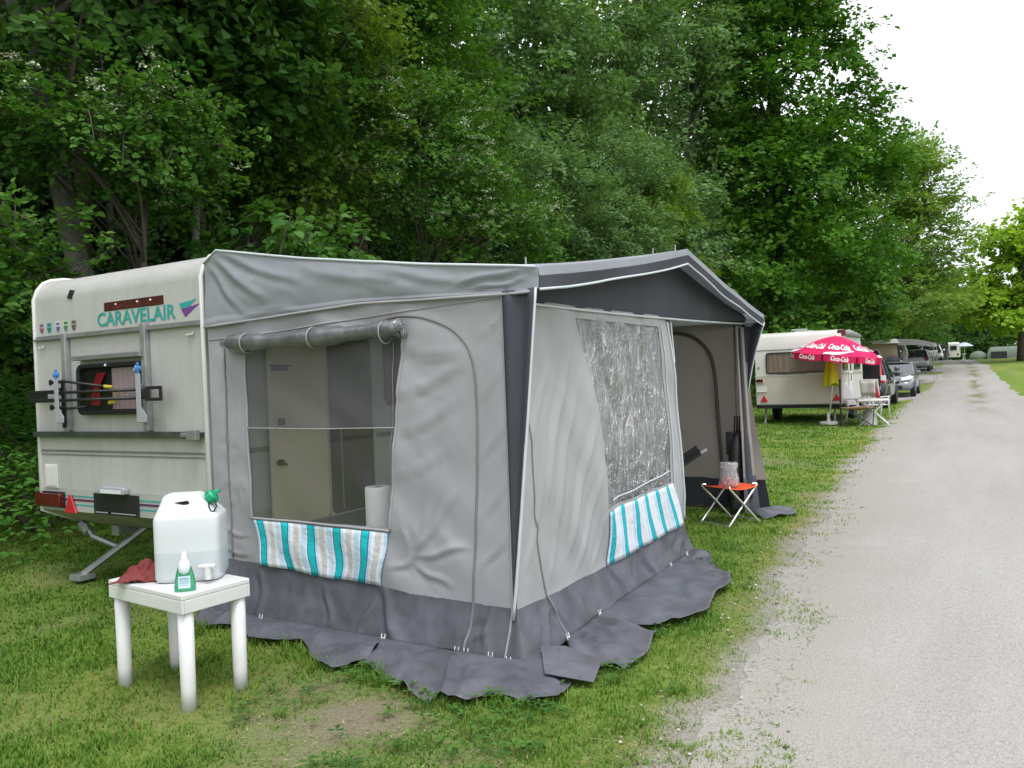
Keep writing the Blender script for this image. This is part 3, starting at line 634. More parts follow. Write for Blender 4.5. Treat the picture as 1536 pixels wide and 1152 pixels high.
m = MB(); m.box(-.13, -.03, -.09, -.05, 1.165, 1.235); m.box(-.20, -.13, -.08, -.05, 1.185, 1.215); cv.part('rail_end_bracket', m, M['alud'], bevel=.006)
m = MB(); m.box(-1.955, -1.785, -.012, 0, .775, .96); m.box(-1.94, -1.80, -.018, -.012, .79, .945); cv.part('service_hatch', m, M['trimw'], bevel=.006)
for x in (-1.93, -.14):
    m = MB(); m.tube([(x - .03, -.004, 1.885), (x - .03, -.02, 1.875), (x + .03, -.02, 1.88), (x + .03, -.004, 1.895)], .006, 6); cv.part('marker_clip', m, M['trimw'])
# window
wx0, wx1, wz0, wz1 = -1.40, -.64, 1.345, 1.725
def rrect(x0, x1, z0, z1, r, n=5):
    p = []
    for cx, cz, a0 in ((x1 - r, z1 - r, 0), (x0 + r, z1 - r, 90), (x0 + r, z0 + r, 180), (x1 - r, z0 + r, 270)):
        for k in range(n + 1):
            a = R(a0 + 90 * k / n); p.append((cx + r * math.cos(a), cz + r * math.sin(a)))
    return p
def ring(mb, o, i, y0, y1):
    """frame between two outlines with the same count, y0 front to y1 back"""
    n = len(o); vs = [(p[0], y0, p[1]) for p in o] + [(p[0], y0, p[1]) for p in i] + [(p[0], y1, p[1]) for p in o] + [(p[0], y1, p[1]) for p in i]
    fs = []
    for k in range(n):
        k2 = (k + 1) % n
        fs += [(k, k2, n + k2, n + k), (2 * n + k, 3 * n + k, 3 * n + k2, 2 * n + k2), (k, 2 * n + k, 2 * n + k2, k2), (n + k, n + k2, 3 * n + k2, 3 * n + k)]
    return mb.add(vs, fs)
win = cv.part('rear_window', ring(MB(), rrect(wx0, wx1, wz0, wz1, .06), rrect(wx0 + .032, wx1 - .032, wz0 + .032, wz1 - .03, .045), -.062, -.002), M['black'], bevel=.006)
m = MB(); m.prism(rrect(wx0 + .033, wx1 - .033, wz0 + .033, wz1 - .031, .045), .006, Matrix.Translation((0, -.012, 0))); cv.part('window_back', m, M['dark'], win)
m = MB(); m.grid(lambda u, v: (-1.0 + .31 * u, -.032 + .008 * math.sin(u * 34), wz0 + .04 + (wz1 - wz0 - .08) * v), 40, 4); cv.part('curtain', m, M['pinkcur'], win, smooth=True)
m = MB()
m.grid(lambda u, v: (-1.27 + .10 * u + .10 * v - .10 * v * (1 - v), -.030 + .008 * math.sin(u * 20 + v * 5), wz0 + .07 + .24 * v), 14, 8); cv.part('red_cloth', m, M['redfab'], win, smooth=True)
m = MB(); m.prism(rrect(wx0 + .034, wx1 - .034, wz0 + .034, wz1 - .032, .045), .004, Matrix.Translation((0, -.054, 0))); cv.part('pane', m, M['vanpane'], win)
m = MB(); m.box(-1.43, -.61, -.075, 0, 1.755, 1.768); m.box(-1.43, -.61, -.075, -.06, 1.768, 1.79); cv.part('rain_gutter', m, M['alu'], bevel=.003)
m = MB(); m.tube([(-.66, -.062, 1.69), (-.672, -.075, 1.655)], .009, 6); cv.part('window_catch', m, M['trimw'])
m = MB(); m.tube([(-1.02, -.062, 1.715), (-1.02, -.07, 1.70)], .008, 6); cv.part('window_catch', m, M['trimw'])
# bicycle carrier folded against the rear wall
bc = cv.part('bicycle_carrier', MB().box(-1.612, -1.558, -.045, -.001, 1.225, 1.975), M['galv'], bevel=.006)
bc2 = cv.part('carrier_rail', MB().box(-.642, -.588, -.045, -.001, 1.225, 1.99), M['galv'], bc, bevel=.006)
def fold(m): m.v = [(a + max(0, -b - .03) * .85, b * .8, c) for a, b, c in m.v]; return m
m = MB()
for zz in (1.520, 1.462): m.tube([(-1.72, -.125, zz), (-.60, -.125, zz)], .011, 8)
m.tube([(-1.70, -.11, 1.605), (-1.55, -.11, 1.602), (-1.08, -.10, 1.553)], .010, 8)
m.tube([(-1.72, -.11, 1.405), (-1.50, -.11, 1.398), (-1.30, -.10, 1.412)], .010, 8); cv.part('arm', fold(m), M['black'], bc, smooth=True)
m = MB()
for x in (-1.08,):
    m.tube([(x - .005, -.10, 1.553), (x + .09, -.10, 1.545)], .013, 8); m.tube([(x + .04, -.10, 1.435), (x + .12, -.10, 1.44)], .013, 8); m.tube([(x + .115, -.10, 1.437), (x + .125, -.10, 1.545)], .006, 6)
cv.part('strap', fold(m), M['yellow'], bc)
m = MB(); m.box(-2.06, -1.70, -.145, -.10, 1.512, 1.542); m.box(-2.06, -1.70, -.145, -.10, 1.448, 1.478); m.box(-2.06, -1.80, -.14, -.105, 1.47, 1.52); cv.part('wheel_tray', fold(m), M['black'], bc, bevel=.006)
m = MB(); m.box(-.60, -.42, -.15, -.10, 1.518, 1.540); m.box(-.60, -.42, -.15, -.10, 1.438, 1.460); m.box(-.45, -.42, -.15, -.10, 1.459, 1.519); m.box(-.63, -.55, -.15, -.10, 1.459, 1.519); cv.part('wheel_tray', fold(m), M['black'], bc, bevel=.005)
for x, dz in ((-1.66, 0.0), (-.67, .01)):
    m = MB(); m.prism([(x - .028, 1.62 + dz), (x + .028, 1.62 + dz), (x + .028, 1.40), (x + .085, 1.34), (x + .085, 1.29), (x - .028, 1.29)], .022, Matrix.Translation((0, -.165, 0)))
    m.box(x - .02, x + .02, -.13, -.045, 1.50, 1.56); m.box(x - .02, x + .02, -.13, -.045, 1.31, 1.36)
    cv.part('bracket', fold(m), M['greypl'], bc, bevel=.006)
    m = MB(); m.tube([(x - .035, -.15, 1.655 + dz), (x + .035, -.15, 1.655 + dz)], .019, 10); m.tube([(x, -.15, 1.60), (x, -.15, 1.70 + dz)], .016, 8); cv.part('clamp', fold(m), M['blue'], bc, bevel=.004)
m = MB()
for z in (1.60, 1.41): m.tube([(-1.75, -.15, z), (-1.72, -.15, z)], .024, 10); m.tube([(-1.72, -.15, z), (-1.60, -.13, z)], .012, 8)
m.box(-1.63, -1.61, -.10, -.05, 1.25, 1.62); cv.part('knob', fold(m), M['black'], bc, bevel=.004)
# lamps, reflectors, plate
for x0, x1 in ((-2.045, -1.705), (-.335, -.02)):
    tl = cv.part('tail_lamp', MB().box(x0, x1, -.055, -.001, .632, .735), M['redlens'], bevel=.012)
    m = MB(); m.box(x0 - .006, x1 + .006, -.012, -.0012, .622, .745); cv.part('lamp_base', m, M['black'], tl)
for x in (-1.61, -.41):
    m = MB(); m.prism([(x - .082, .588), (x + .082, .588), (x + .008, .735), (x - .008, .735)], .016, Matrix.Translation((0, -.026, 0))); cv.part('triangle_reflector', m, M['redrefl'], bevel=.006)
m = MB(); m.box(-1.305, -.775, -.022, -.007, .60, .757); pl = cv.part('number_plate', m, M['black'], bevel=.004)
m = MB(); m.box(-1.28, -.80, -.0235, -.022, .613, .620); m.box(-1.13, -1.09, -.0235, -.022, .613, .620); cv.part('plate_line', m, M['greypl'], pl)
m = MB(); m.prism([(-1.19, .762), (-.885, .762), (-.885, .80), (-.93, .812), (-1.15, .812), (-1.19, .80)], .05, Matrix.Translation((0, -.056, 0))); pq = cv.part('plate_lamp', m, M['greypl'], bevel=.006)
m = MB(); m.box(-1.16, -.915, -.058, -.056, .768, .795); cv.part('lamp_lens', m, M['lens'], pq)
# lettering, emblem, stickers
def put_text(mb, body, cx, cz, wdt, hgt, y, shear=0, bold=0.0, slope=0.0):
    vs, fs = text_mesh(body, wdt, hgt, shear, bold); mb.add([(cx + a, y, cz + b + slope * a) for a, b in vs], fs)
m = MB(); put_text(m, 'CARAVELAIR', -.742, 2.050, .90, .105, -.0035, 0, .02); cv.part('lettering', m, M['teal'])
m = MB(); m.prism([(-.255, 2.098), (-.075, 2.118), (-.150, 2.070), (-.232, 2.058)], .003, Matrix.Translation((0, -.003, 0))); cv.part('emblem', m, M['teal'])
m = MB(); m.prism([(-.232, 2.055), (-.045, 2.085), (-.195, 2.003)], .003, Matrix.Translation((0, -.003, 0))); cv.part('emblem', m, M['purple'])
m = MB(); m.box(-1.105, -.42, -.003, 0, 2.108, 2.172); sk = cv.part('sticker_strip', m, M['darkred'])
m = MB(); m.box(-1.098, -.427, -.0045, -.003, 2.112, 2.119); m.box(-1.098, -.427, -.0045, -.003, 2.162, 2.167)
for x0, x1 in ((-1.08, -.94), (-.86, -.70), (-.66, -.60), (-.56, -.46)):
    for k in range(int((x1 - x0) / .025)): m.box(x0 + k * .025, x0 + k * .025 + .016, -.0045, -.003, 2.128 + .006 * (k % 2), 2.152)
cv.part('worn_print', m, mat('worn_brown_print', (.03, .012, .01), .6), sk)
for a, b in ((-.97, -.955), (-.57, -.55), (-.72, -.70)): m = MB(); m.box(a, b, -.005, -.003, 2.145, 2.158); cv.part('white_speck', m, M['white'], sk)
m = MB(); m.prism([(-1.565, 2.245), (-1.505, 2.235), (-1.492, 2.30), (-1.552, 2.31)], .006, Matrix.Translation((0, .022, 0)) @ Matrix.Rotation(0, 4, 'X')); m.v = [(a, interp(c, [(2.25, 0), (2.33, .025)]) - .008 + (b - .022), c) for a, b, c in m.v]; cv.part('black_patch', m, M['black'])
stc = [((.30, .42, .55), (.35, .08, .10)), ((.25, .38, .50), (.02, .20, .12)), ((.62, .62, .66), (.10, .12, .32)), ((.50, .56, .30), (.06, .20, .20)), ((.36, .33, .30), (.10, .10, .11))]
for k, x in enumerate((-1.93, -1.825, -1.705, -1.60, -1.495)):
    ca, cb = stc[k]; m = MB()
    m.prism([(x - .034, 2.075), (x + .034, 2.075), (x + .034, 2.03), (x + .02, 2.0), (x, 1.988), (x - .02, 2.0), (x - .034, 2.03)], .003, Matrix.Translation((0, -.003, 0)))
    s = cv.part('shield_sticker', m, mat('sticker_ground', ca, .5, var=.2, nscale=30))
    m = MB(); m.prism([(x - .028, 2.035), (x + .028, 2.035), (x + .017, 2.004), (x, 1.995), (x - .017, 2.004)], .0015, Matrix.Translation((0, -.0045, 0)))
    m.box(x - .022, x + .022, -.0045, -.003, 2.048, 2.066); cv.part('shield_mark', m, mat('sticker_mark', cb, .5, var=.3, nscale=40), s)
# underneath: axle, wheels, corner steadies, drawbar
m = MB(); m.box(-1.6, -1.5, .3, 4.9, .36, .44); m.box(-.55, -.45, .3, 4.9, .36, .44); m.tube([(-1.9, 2.5, .31), (-.15, 2.5, .31)], .04, 8); cv.part('chassis', m, M['galv'])
m = MB(); m.tube([(-1.5, 4.9, .42), (-1.02, 6.1, .42)], .04, 6); m.tube([(-.5, 4.9, .42), (-.98, 6.1, .42)], .04, 6); m.tube([(-1, 5.9, .40), (-1, 6.3, .44)], .05, 8); m.tube([(-1, 5.9, .0), (-1, 5.9, .6)], .025, 8); cv.part('drawbar', m, M['galv'])
def wheel(wf, x, y, r=.30, wd=.18, par=None, z0=0.0, side=1):
    mx = Matrix.Translation((x, y, z0 + r)) @ Matrix.Rotation(R(90), 4, 'Y')
    ty = wf.part('wheel', MB().lathe([(r * .62, -wd / 2), (r * .93, -wd / 2), (r, -wd * .36), (r, wd * .36), (r * .93, wd / 2), (r * .62, wd / 2)], 28, mx), M['tyre'], par, smooth=False, bevel=.008)
    m = MB(); m.lathe([(r * .63, wd * .30 * side), (r * .58, wd * .47 * side), (r * .52, wd * .40 * side), (r * .18, wd * .47 * side), (.01, wd * .48 * side)], 24, mx)
    for k in range(5):
        a = 2 * math.pi * k / 5; m.add([mx @ Vector((r * q * math.cos(a + e), r * q * math.sin(a + e), wd * (.50 if q < .3 else .48) * side)) for q, e in ((.15, -.35), (.56, -.16), (.56, .16), (.15, .35))], [(0, 1, 2, 3)])
    wf.part('rim', m, M['rim'], ty)
    return ty
for x, sd_ in ((-1.88, -1), (-.17, 1)):
    if x < -1: wheel(cv, x, 2.5, .31, .19, None, .0, sd_)
for x in (-1.72, -.55):
    m = MB(); m.tube([(x - .03, .14, .065), (x + .30, .52, .42)], .026, 6); m.tube([(x - .20, .28, .43), (x - .10, .28, .34), (x + .12, .36, .25)], .022, 6); m.box(x - .10, x + .04, .07, .20, .03, .07); m.tube([(x - .25, .28, .43), (x - .15, .28, .37)], .04, 6)
    cv.part('corner_steady', m, M['galv'])
# door side seen inside the awning
m = MB(); m.box(VR, VR + .004, .05, 4.7, .62, 2.3); cv.part('side_skin', m, M['vanside'])
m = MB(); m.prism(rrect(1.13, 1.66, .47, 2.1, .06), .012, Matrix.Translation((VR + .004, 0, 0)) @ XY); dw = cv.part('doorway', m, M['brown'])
m = MB(); rg = MB(); ring(rg, rrect(1.10, 1.69, .44, 2.13, .08), rrect(1.13, 1.66, .47, 2.1, .06), 0, .025); m.add([(VR + .004 + b, a, c) for a, b, c in rg.v], rg.f); cv.part('door_frame', m, M['vanside'], dw)
m = MB(); m.tube([(VR + .02, 1.27, .5), (VR + .02, 1.27, 1.15)], .006, 5); cv.part('door_line', m, M['greypl'], dw)
m = MB(); m.prism(rrect(.50, 1.07, .47, 2.1, .05), .035, Matrix.Translation((VR + .03, 0, 0)) @ XY); dr = cv.part('door', m, M['cream'], bevel=.006)
m = MB(); m.box(VR + .065, VR + .10, .56, .60, 1.22, 1.27); cv.part('door_lock', m, M['black'], dr, bevel=.004); m = MB(); m.tube([(VR + .065, .56, .95), (VR + .10, .56, .95)], .025, 8); m.tube([(VR + .1, .56, .95), (VR + .1, .60, .93)], .012, 6); cv.part('door_handle', m, M['black'], dr, bevel=.004)
m = MB(); m.box(VR + .065, VR + .09, .52, .66, 1.62, 1.66); m.box(VR + .065, VR + .075, .50, .72, 1.655, 1.66); cv.part('coat_hook', m, M['black'], dr)
m = MB(); rg = ring(MB(), rrect(1.85, 2.75, 1.30, 1.88, .08), rrect(1.89, 2.71, 1.34, 1.84, .06), 0, .03); m.add([(VR + .004 + b, a, c) for a, b, c in rg.v], rg.f); sw = cv.part('side_window', m, M['black'])
m = MB(); m.prism(rrect(1.89, 2.71, 1.34, 1.84, .06), .006, Matrix.Translation((VR + .012, 0, 0)) @ XY); cv.part('pane', m, M['carglass'], sw)
m = MB(); m.box(VR + .004, VR + .016, .1, 4.6, 1.04, 1.075); cv.part('side_trim', m, M['alud'])
# ------------------------------------------------------------------ grey awning on the caravan's door side
aw = W('awning', 'grey canvas caravan awning with a slate groundsheet skirt, a gabled porch and two clear windows', 'awning', (1.2, 2.4, 0))
AD, AS, OV = 2.344, 4.9, 2.54
def zf(y): return 2.055 + .385 * (1 - abs(y - 2.45) / 2.45) - .02 * math.sin(math.pi * (abs(y - 2.45) / 2.45))
def zroof(x, y):
    v = (x - .0) / OV; e = abs(y - 2.45) / 2.45
    q = max(0, 1 - x / .16); ye = min(y, AS - y); dr = (2.437 - interp(ye, [(0, 2.30), (.025, 2.345), (.075, 2.40), (.14, 2.43), (.24, 2.445)])) * q ** 1.5
    return 2.442 - dr + (zf(y) - 2.437) * v - .025 * math.sin(math.pi * min(1, max(0, v))) * (.4 + .6 * e) + .012 * ((pfbm(x * 2.2, y * 1.4, 80)) - .5)
def zs(x): return interp(x, [(0, 1.92), (1.36, 1.971), (2.38, 1.941), (2.6, 1.945)])
def zm(x): return interp(x, [(0, .385), (.2, .378), (.9, .366), (1.67, .304), (2.33, .292)])
rs = random.Random(31)
SCR = [(1.62, 1.70, 2.12, 1.62, .012, .022), (1.60, 1.42, 2.12, 1.58, .014, .024), (1.57, 1.18, 2.10, 1.40, .012, .02), (1.56, .95, 2.0, 1.12, .010, .018), (1.60, 1.60, 2.0, 1.36, .008, .016), (1.70, .52, 2.08, .60, .012, .02), (1.68, .50, 1.86, .84, .013, .022), (1.66, .50, 1.60, .80, .010, .018), (1.68, .48, 1.95, .36, .012, .02), (1.70, .55, 2.05, .92, .010, .02), (1.5, .42, 1.72, .52, .010, .02),
       (2.16, 1.7, 2.34, 1.86, .010, .016), (2.17, 1.35, 2.33, 1.62, .010, .016), (2.16, 1.05, 2.33, 1.30, .011, .016), (2.15, .72, 2.33, 1.0, .011, .016), (2.13, .45, 2.32, .72, .010, .016)] + [(.05, z_ + rs.uniform(-.04, .04), .36, z_ + rs.uniform(-.12, .16), rs.uniform(.005, .010), rs.uniform(.010, .018)) for z_ in (.5, .62, .75, .86, .98, 1.1, 1.22, 1.34, 1.46, 1.58, 1.7)] + [(rs.uniform(.5, 2.1), rs.uniform(.4, 1.9), 0, 0, 0, .02) for _ in range(0)]
SCR = [c_ if c_[2] or c_[3] else c_ for c_ in SCR]
FCR = [(.72, 1.80, .30, .75, .022, .030), (.82, 1.62, .42, .60, .018, .026), (.55, 1.85, .16, 1.10, .014, .024), (.98, 1.30, .60, .42, .020, .028), (1.05, .95, .72, .30, .016, .022), (.40, 1.2, .10, .45, .014, .022), (.88, 1.85, .62, 1.25, .012, .02), (1.1, .62, .95, .30, .012, .018), (.22, 1.88, .05, 1.3, .010, .02), (.50, .80, .36, .30, .012, .018), (2.45, 1.8, 2.58, .9, .010, .02), (2.5, 1.2, 2.66, .4, .010, .018)]
RCR = [(.06, 2.40, .62, 2.05, .016, .028), (.05, 2.34, .40, 1.98, .014, .024), (.10, 2.42, .95, 2.12, .012, .026), (.9, 2.22, 1.7, 2.05, .008, .03), (2.0, 2.0, 2.5, 2.08, .014, .02), (2.1, 1.97, 2.5, 2.02, .012, .016), (1.5, 2.15, 2.3, 2.0, .010, .028), (.3, 2.0, .9, 1.97, .010, .02)]
MCR = [(rs.uniform(.05, 2.2), rs.uniform(.16, .36), 0, 0, rs.uniform(.012, .028), rs.uniform(.014, .028)) for _ in range(9)]
MCR = [(a_, b_, a_ + rs.uniform(-.22, .22), .0 + rs.uniform(0, .05), e_, f_) for (a_, b_, c_, d_, e_, f_) in MCR]
def SWy(x, z):
    """side wall: y of the canvas (outward = -y)"""
    k = math.sin(math.pi * min(1, max(0, x / AD)))
    a = (pfbm((x + z * .7) * 3.6, (z - x * .5) * 1.5, 81)) - .5; b = (pfbm(x * 7 + z, z * 6 - x * 2, 82)) - .5
    c = math.sin((x * 1.0 + z * 1.5) * 11 + 4 * a) * .004
    return -.006 - .022 * k * math.sin(math.pi * min(1, max(0, (z - .3) / 1.65))) + .034 * a * k + .006 * b + 1.7 * c * k - creases(SCR, x, z)
def MUy(x, z):
    q = max(0, 1 - z / zm(x)); n = (pfbm(x * 3.1, z * 2 + 3, 83)) - .5; n2 = (pfbm(x * 8 + z * 3, z * 7, 84)) - .5
    return SWy(x, zm(x)) - .10 * q ** 1.3 - creases(MCR, x, z) + (.085 * n + .015 * n2) * min(1, q * 2.2)
def side_y(x, z): return SWy(x, z) if z >= zm(x) else MUy(x, z)
def tr(z): return 1.52 + (z - .66) * (.15 / 1.12)
def tl(z): return .394 + .008 * (1.7 - z)
# roof
m = MB(); m.grid(lambda u, v: (.02 + (OV - .02) * v, AS * u, zroof(.02 + (OV - .02) * v, AS * u)), 48, 20); aw.part('roof', m, M['fab_roof'], smooth=True, solid=.003)
def side_band(yy, s):
    def f(u, v):
        x = .03 + (OV + .014 - .03) * u; zt = zroof(x, 0 if s < 0 else AS); zb = zs(x); z = zt + (zb - zt) * v
        n = (pfbm(x * 2.4 + z * 2, z * 3.2 - x, 85)) - .5; w2 = math.sin((x * .6 + z) * 13 + n * 5) * .006
        hem = .012 if v > .93 else 0
        return (x, yy + s * (creases(RCR, x, z) + .012 + .03 * math.sin(math.pi * v) * math.sin(math.pi * u) + .05 * n * math.sin(math.pi * v) + w2 * v + hem), z)
    return f
m = MB(); m.grid(side_band(0, -1), 130, 30); aw.part('roof_side_flap', m, M['fab_roof'], smooth=True)
m = MB(); m.grid(side_band(AS, 1), 40, 10); aw.part('roof_side_flap', m, M['fab_roof'], smooth=True)
m = MB(); m.tube([(.03 + 2.5 * k / 24, -.03 - .004 * math.sin(k), zs(.03 + 2.5 * k / 24) - .006) for k in range(25)], .008, 6); aw.part('hem_piping', m, M['zipg'], smooth=True)
# front edge band, valance, gable
def wob(y, s): return .003 * math.sin(y * 5 + s) + .010 * ((pvn(y * 2.3, s, 86)) - .5)
m = MB(); m.grid(lambda u, v: (OV + .004 + .008 * v + .5 * wob(AS * u, 1), AS * u, zroof(OV, AS * u) + .006 - .050 * v), 60, 3); aw.part('roof_edge_band', m, M['fab_roof'], smooth=True)
m = MB(); m.grid(lambda u, v: (OV + .012 + wob(AS * u, 1) * (.5 + v) - .012 * v, AS * u, zroof(OV, AS * u) - .042 - (.068 + .004 * math.sin(AS * u * 4)) * v), 60, 4); aw.part('valance', m, M['char'], smooth=True)
m = MB(); m.tube([(OV + .004 + wob(AS * k / 60, 1) * 1.5, AS * k / 60, zroof(OV, AS * k / 60) - .112 - .004 * math.sin(AS * k / 60 * 4)) for k in range(61)], .0075, 6); aw.part('valance_piping', m, M['pipe'], smooth=True)
m = MB(); m.tube([(.03 + 2.51 * k / 20, -.016, zroof(.03 + 2.51 * k / 20, 0) + .004) for k in range(21)], .008, 6); aw.part('roof_piping', m, M['pipe'], smooth=True)
def gz(y): return 1.885 + .075 * y / AS + .02 * ((y - 2.45) / 2.45) ** 2
m = MB(); m.grid(lambda u, v: (AD + .02 * math.sin(math.pi * v) + .02 * ((pfbm(AS * u * 1.4, v * 2, 87)) - .5), AS * u, gz(AS * u) + (zroof(AD, AS * u) - .012 - gz(AS * u)) * v), 50, 8); aw.part('gable_panel', m, M['char'], smooth=True)
m = MB(); m.tube([(AD + .014, AS * k / 50, gz(AS * k / 50)) for k in range(51)], .009, 6); aw.part('gable_piping', m, M['pipe'], smooth=True)
# side wall with the window hole
def side_fn(cols, rows):
    def f(u, v):
        k = u * 3; i = min(int(k), 2); fu = k - i; j = min(int(v * 3), 2); fv = v * 3 - j
        for it in range(2):
            z = None
            x = .8 if it == 0 else x
            zz = [zm(x) - .004, .668, 1.785, zs(x) + .03]; z = zz[j] + (zz[j + 1] - zz[j]) * fv
            xx = [.035, tl(z), tr(z), AD]; x = xx[i] + (xx[i + 1] - xx[i]) * fu
        return (x, SWy(x, z), z)
    return f
NU, NV = 132, 96
m = MB(); m.grid(side_fn(0, 0), NU, NV, skip=lambda i, j: NU // 3 <= i < 2 * NU // 3 and NV // 3 <= j < 2 * NV // 3); aw.part('side_wall', m, M['fab_side'], smooth=True)
pane_y = lambda x, z: SWy(x, z) + .008
m = MB(); m.grid(lambda u, v: (lambda z: (lambda x: (x, pane_y(x, z) + .006 * math.sin(x * 9 + z * 4), z))(tl(z) - .012 + (tr(z) - tl(z) + .024) * u))(.655 + (1.245 - .655) * v), 26, 14); aw.part('clear_pane', m, M['glass'], smooth=True)
m = MB(); m.grid(lambda u, v: (lambda z: (lambda x: (x, pane_y(x, z), z))(tl(z) - .012 + (tr(z) - tl(z) + .024) * u))(1.245 + (1.80 - 1.245) * v), 26, 14); aw.part('fly_screen', m, M['screen'], smooth=True)
def on_side(pts, off=.007, n=30): return [(p[0], side_y(p[0], p[2]) - off, p[2]) for p in smooth_path([(a, 0, b) for a, b in pts], n)]
m = MB()
m.tube(on_side([(tl(1.83) - .01, 1.83), (tl(1.2) - .01, 1.2), (tl(.66) - .01, .655)], .001, 60), .009, 8); m.tube(on_side([(tr(1.83) + .01, 1.84), (tr(1.5) + .01, 1.5), (tr(1.1) + .01, 1.1), (tr(.66) + .01, .655)], .001, 60), .009, 8)
m.tube(on_side([(tl(.66), .664), (.9, .662), (1.53, .652)]), .008, 6); m.tube(on_side([(tl(1.24), 1.245), (1.0, 1.24), (tr(1.24), 1.245)]), .004, 5); aw.part('window_binding', m, M['zipg'], smooth=True)
m = MB(); m.tube(on_side([(.20, 1.80), (.195, 1.2), (.20, .39)]), .005, 5); aw.part('seam', m, M['zip'], smooth=True); m = MB(); m.tube(on_side([(1.60, 1.835), (1.60, 1.4), (1.545, .9), (1.53, .64)], .004, 50), .003, 5); aw.part('seam', m, M['zip'], smooth=True)
m = MB(); m.tube(on_side([(1.45, 1.85), (1.66, 1.873), (1.85, 1.845), (2.04, 1.755), (2.14, 1.60), (2.155, 1.3), (2.143, 1.03), (2.11, .6), (2.08, .31), (2.06, .05)], -.001, 90), .0085, 8); aw.part('door_zip', m, M['zip'], smooth=True)
m = MB(); m.tube(on_side([(.05, 1.83), (.6, 1.845), (1.2, 1.875), (1.7, 1.90), (2.34, 1.93)], .001, 60), .006, 6); aw.part('upper_seam', m, M['zipg'], smooth=True)
m = MB(); m.tube(on_side([(AD - .012, 1.93), (AD - .01, 1.2), (AD - .02, .4), (AD - .03, .05)], .001, 60), .006, 6); aw.part('corner_seam', m, M['zipg'], smooth=True)
# rolled-up window blind
cx = [.235 + (1.69 - .235) * k / 30 for k in range(31)]
m = MB(); m.tube([(x, -.055 - .018 * math.sin(math.pi * (k / 30)), 1.795 + .012 * k / 30 - .016 * math.sin(math.pi * k / 30)) for k, x in enumerate(cx)], [.026 if k == 0 else .034 if k < 2 else (.053 + .010 * math.sin(k * .45) + .004 * math.sin(k * 1.9) - (.014 if k in (5, 17) else 0) - (.01 if k > 28 else 0)) for k in range(31)], 16)
rb = aw.part('rolled_blind', m, M['rolldark'], smooth=True)
for k in (5, 17, 28):
    m = MB(); x = cx[k]; m.tube([(x, -.062 - .018 * math.sin(math.pi * k / 30) + .061 * math.cos(a), 1.785 + .063 * math.sin(a)) for a in [2 * math.pi * q / 18 for q in range(19)]], .0042, 5)
    aw.part('tie', m, M['zipg'], rb, smooth=True)
m = MB()
for dy, dz, r0 in ((-.075, .018, .036), (-.035, -.022, .03)):
    m.tube([(1.70 + .012 * q / 20, -0.0 + dy + r0 * (1 - q / 34) * math.cos(q * .6), 1.80 + dz + r0 * (1 - q / 34) * math.sin(q * .6)) for q in range(30)], .006, 5)
aw.part('roll_end', m, M['rollfilm'], rb, smooth=True)
# striped lower curtains
def stripe_mat(name, n, base):
    m, nt, b = new_mat(name); uv = nt.nodes.new('ShaderNodeUVMap'); sp = nt.nodes.new('ShaderNodeSeparateXYZ'); nt.links.new(uv.outputs[0], sp.inputs[0])
    ml = nt.nodes.new('ShaderNodeMath'); ml.operation = 'MULTIPLY'; ml.inputs[1].default_value = n; nt.links.new(sp.outputs[0], ml.inputs[0])
    fr = nt.nodes.new('ShaderNodeMath'); fr.operation = 'FRACT'; nt.links.new(ml.outputs[0], fr.inputs[0])
    pb, wh, nv, tl_ = (.50, .66, .82), (.74, .75, .76), (.02, .13, .30), (.015, .47, .50)
    r = ramp(nt, [(0, pb), (.08, wh), (.13, nv), (.16, tl_), (.38, nv), (.415, pb), (.50, wh), (.60, base), (.80, wh), (.90, pb)], 'CONSTANT'); nt.links.new(fr.outputs[0], r.inputs['Fac'])
    nt.links.new(r.outputs[0], b.inputs['Base Color']); b.inputs['Roughness'].default_value = .85; b.inputs['Specular IOR Level'].default_value = .2
    n2 = noise(nt, 14, 5, .6); bp = nt.nodes.new('ShaderNodeBump'); bp.inputs['Strength'].default_value = .4; bp.inputs['Distance'].default_value = .03; nt.links.new(n2.outputs['Fac'], bp.inputs['Height']); nt.links.new(bp.outputs[0], b.inputs['Normal'])
    return m
def bil(c, u, v):
    a = [c[0][k] + (c[1][k] - c[0][k]) * u for k in (0, 1)]; d = [c[3][k] + (c[2][k] - c[3][k]) * u for k in (0, 1)]
    return a[0] + (d[0] - a[0]) * v, a[1] + (d[1] - a[1]) * v
cs = [(.41, .655), (1.515, .640), (1.455, .322), (.47, .365)]
def f(u, v):
    x, z = bil(cs, u, v); x += .018 * math.sin(v * 5 + u * 7) * v; z += .004 * math.sin(u * 9) * v; return (x, SWy(x, max(z, zm(x))) - .009 - .008 * v * abs(math.sin(u * 13)), z)
m = MB(); m.grid(f, 60, 12); aw.part('striped_curtain', m, stripe_mat('teal_stripes', 5.0, (.56, .56, .56)), smooth=True, solid=.002)
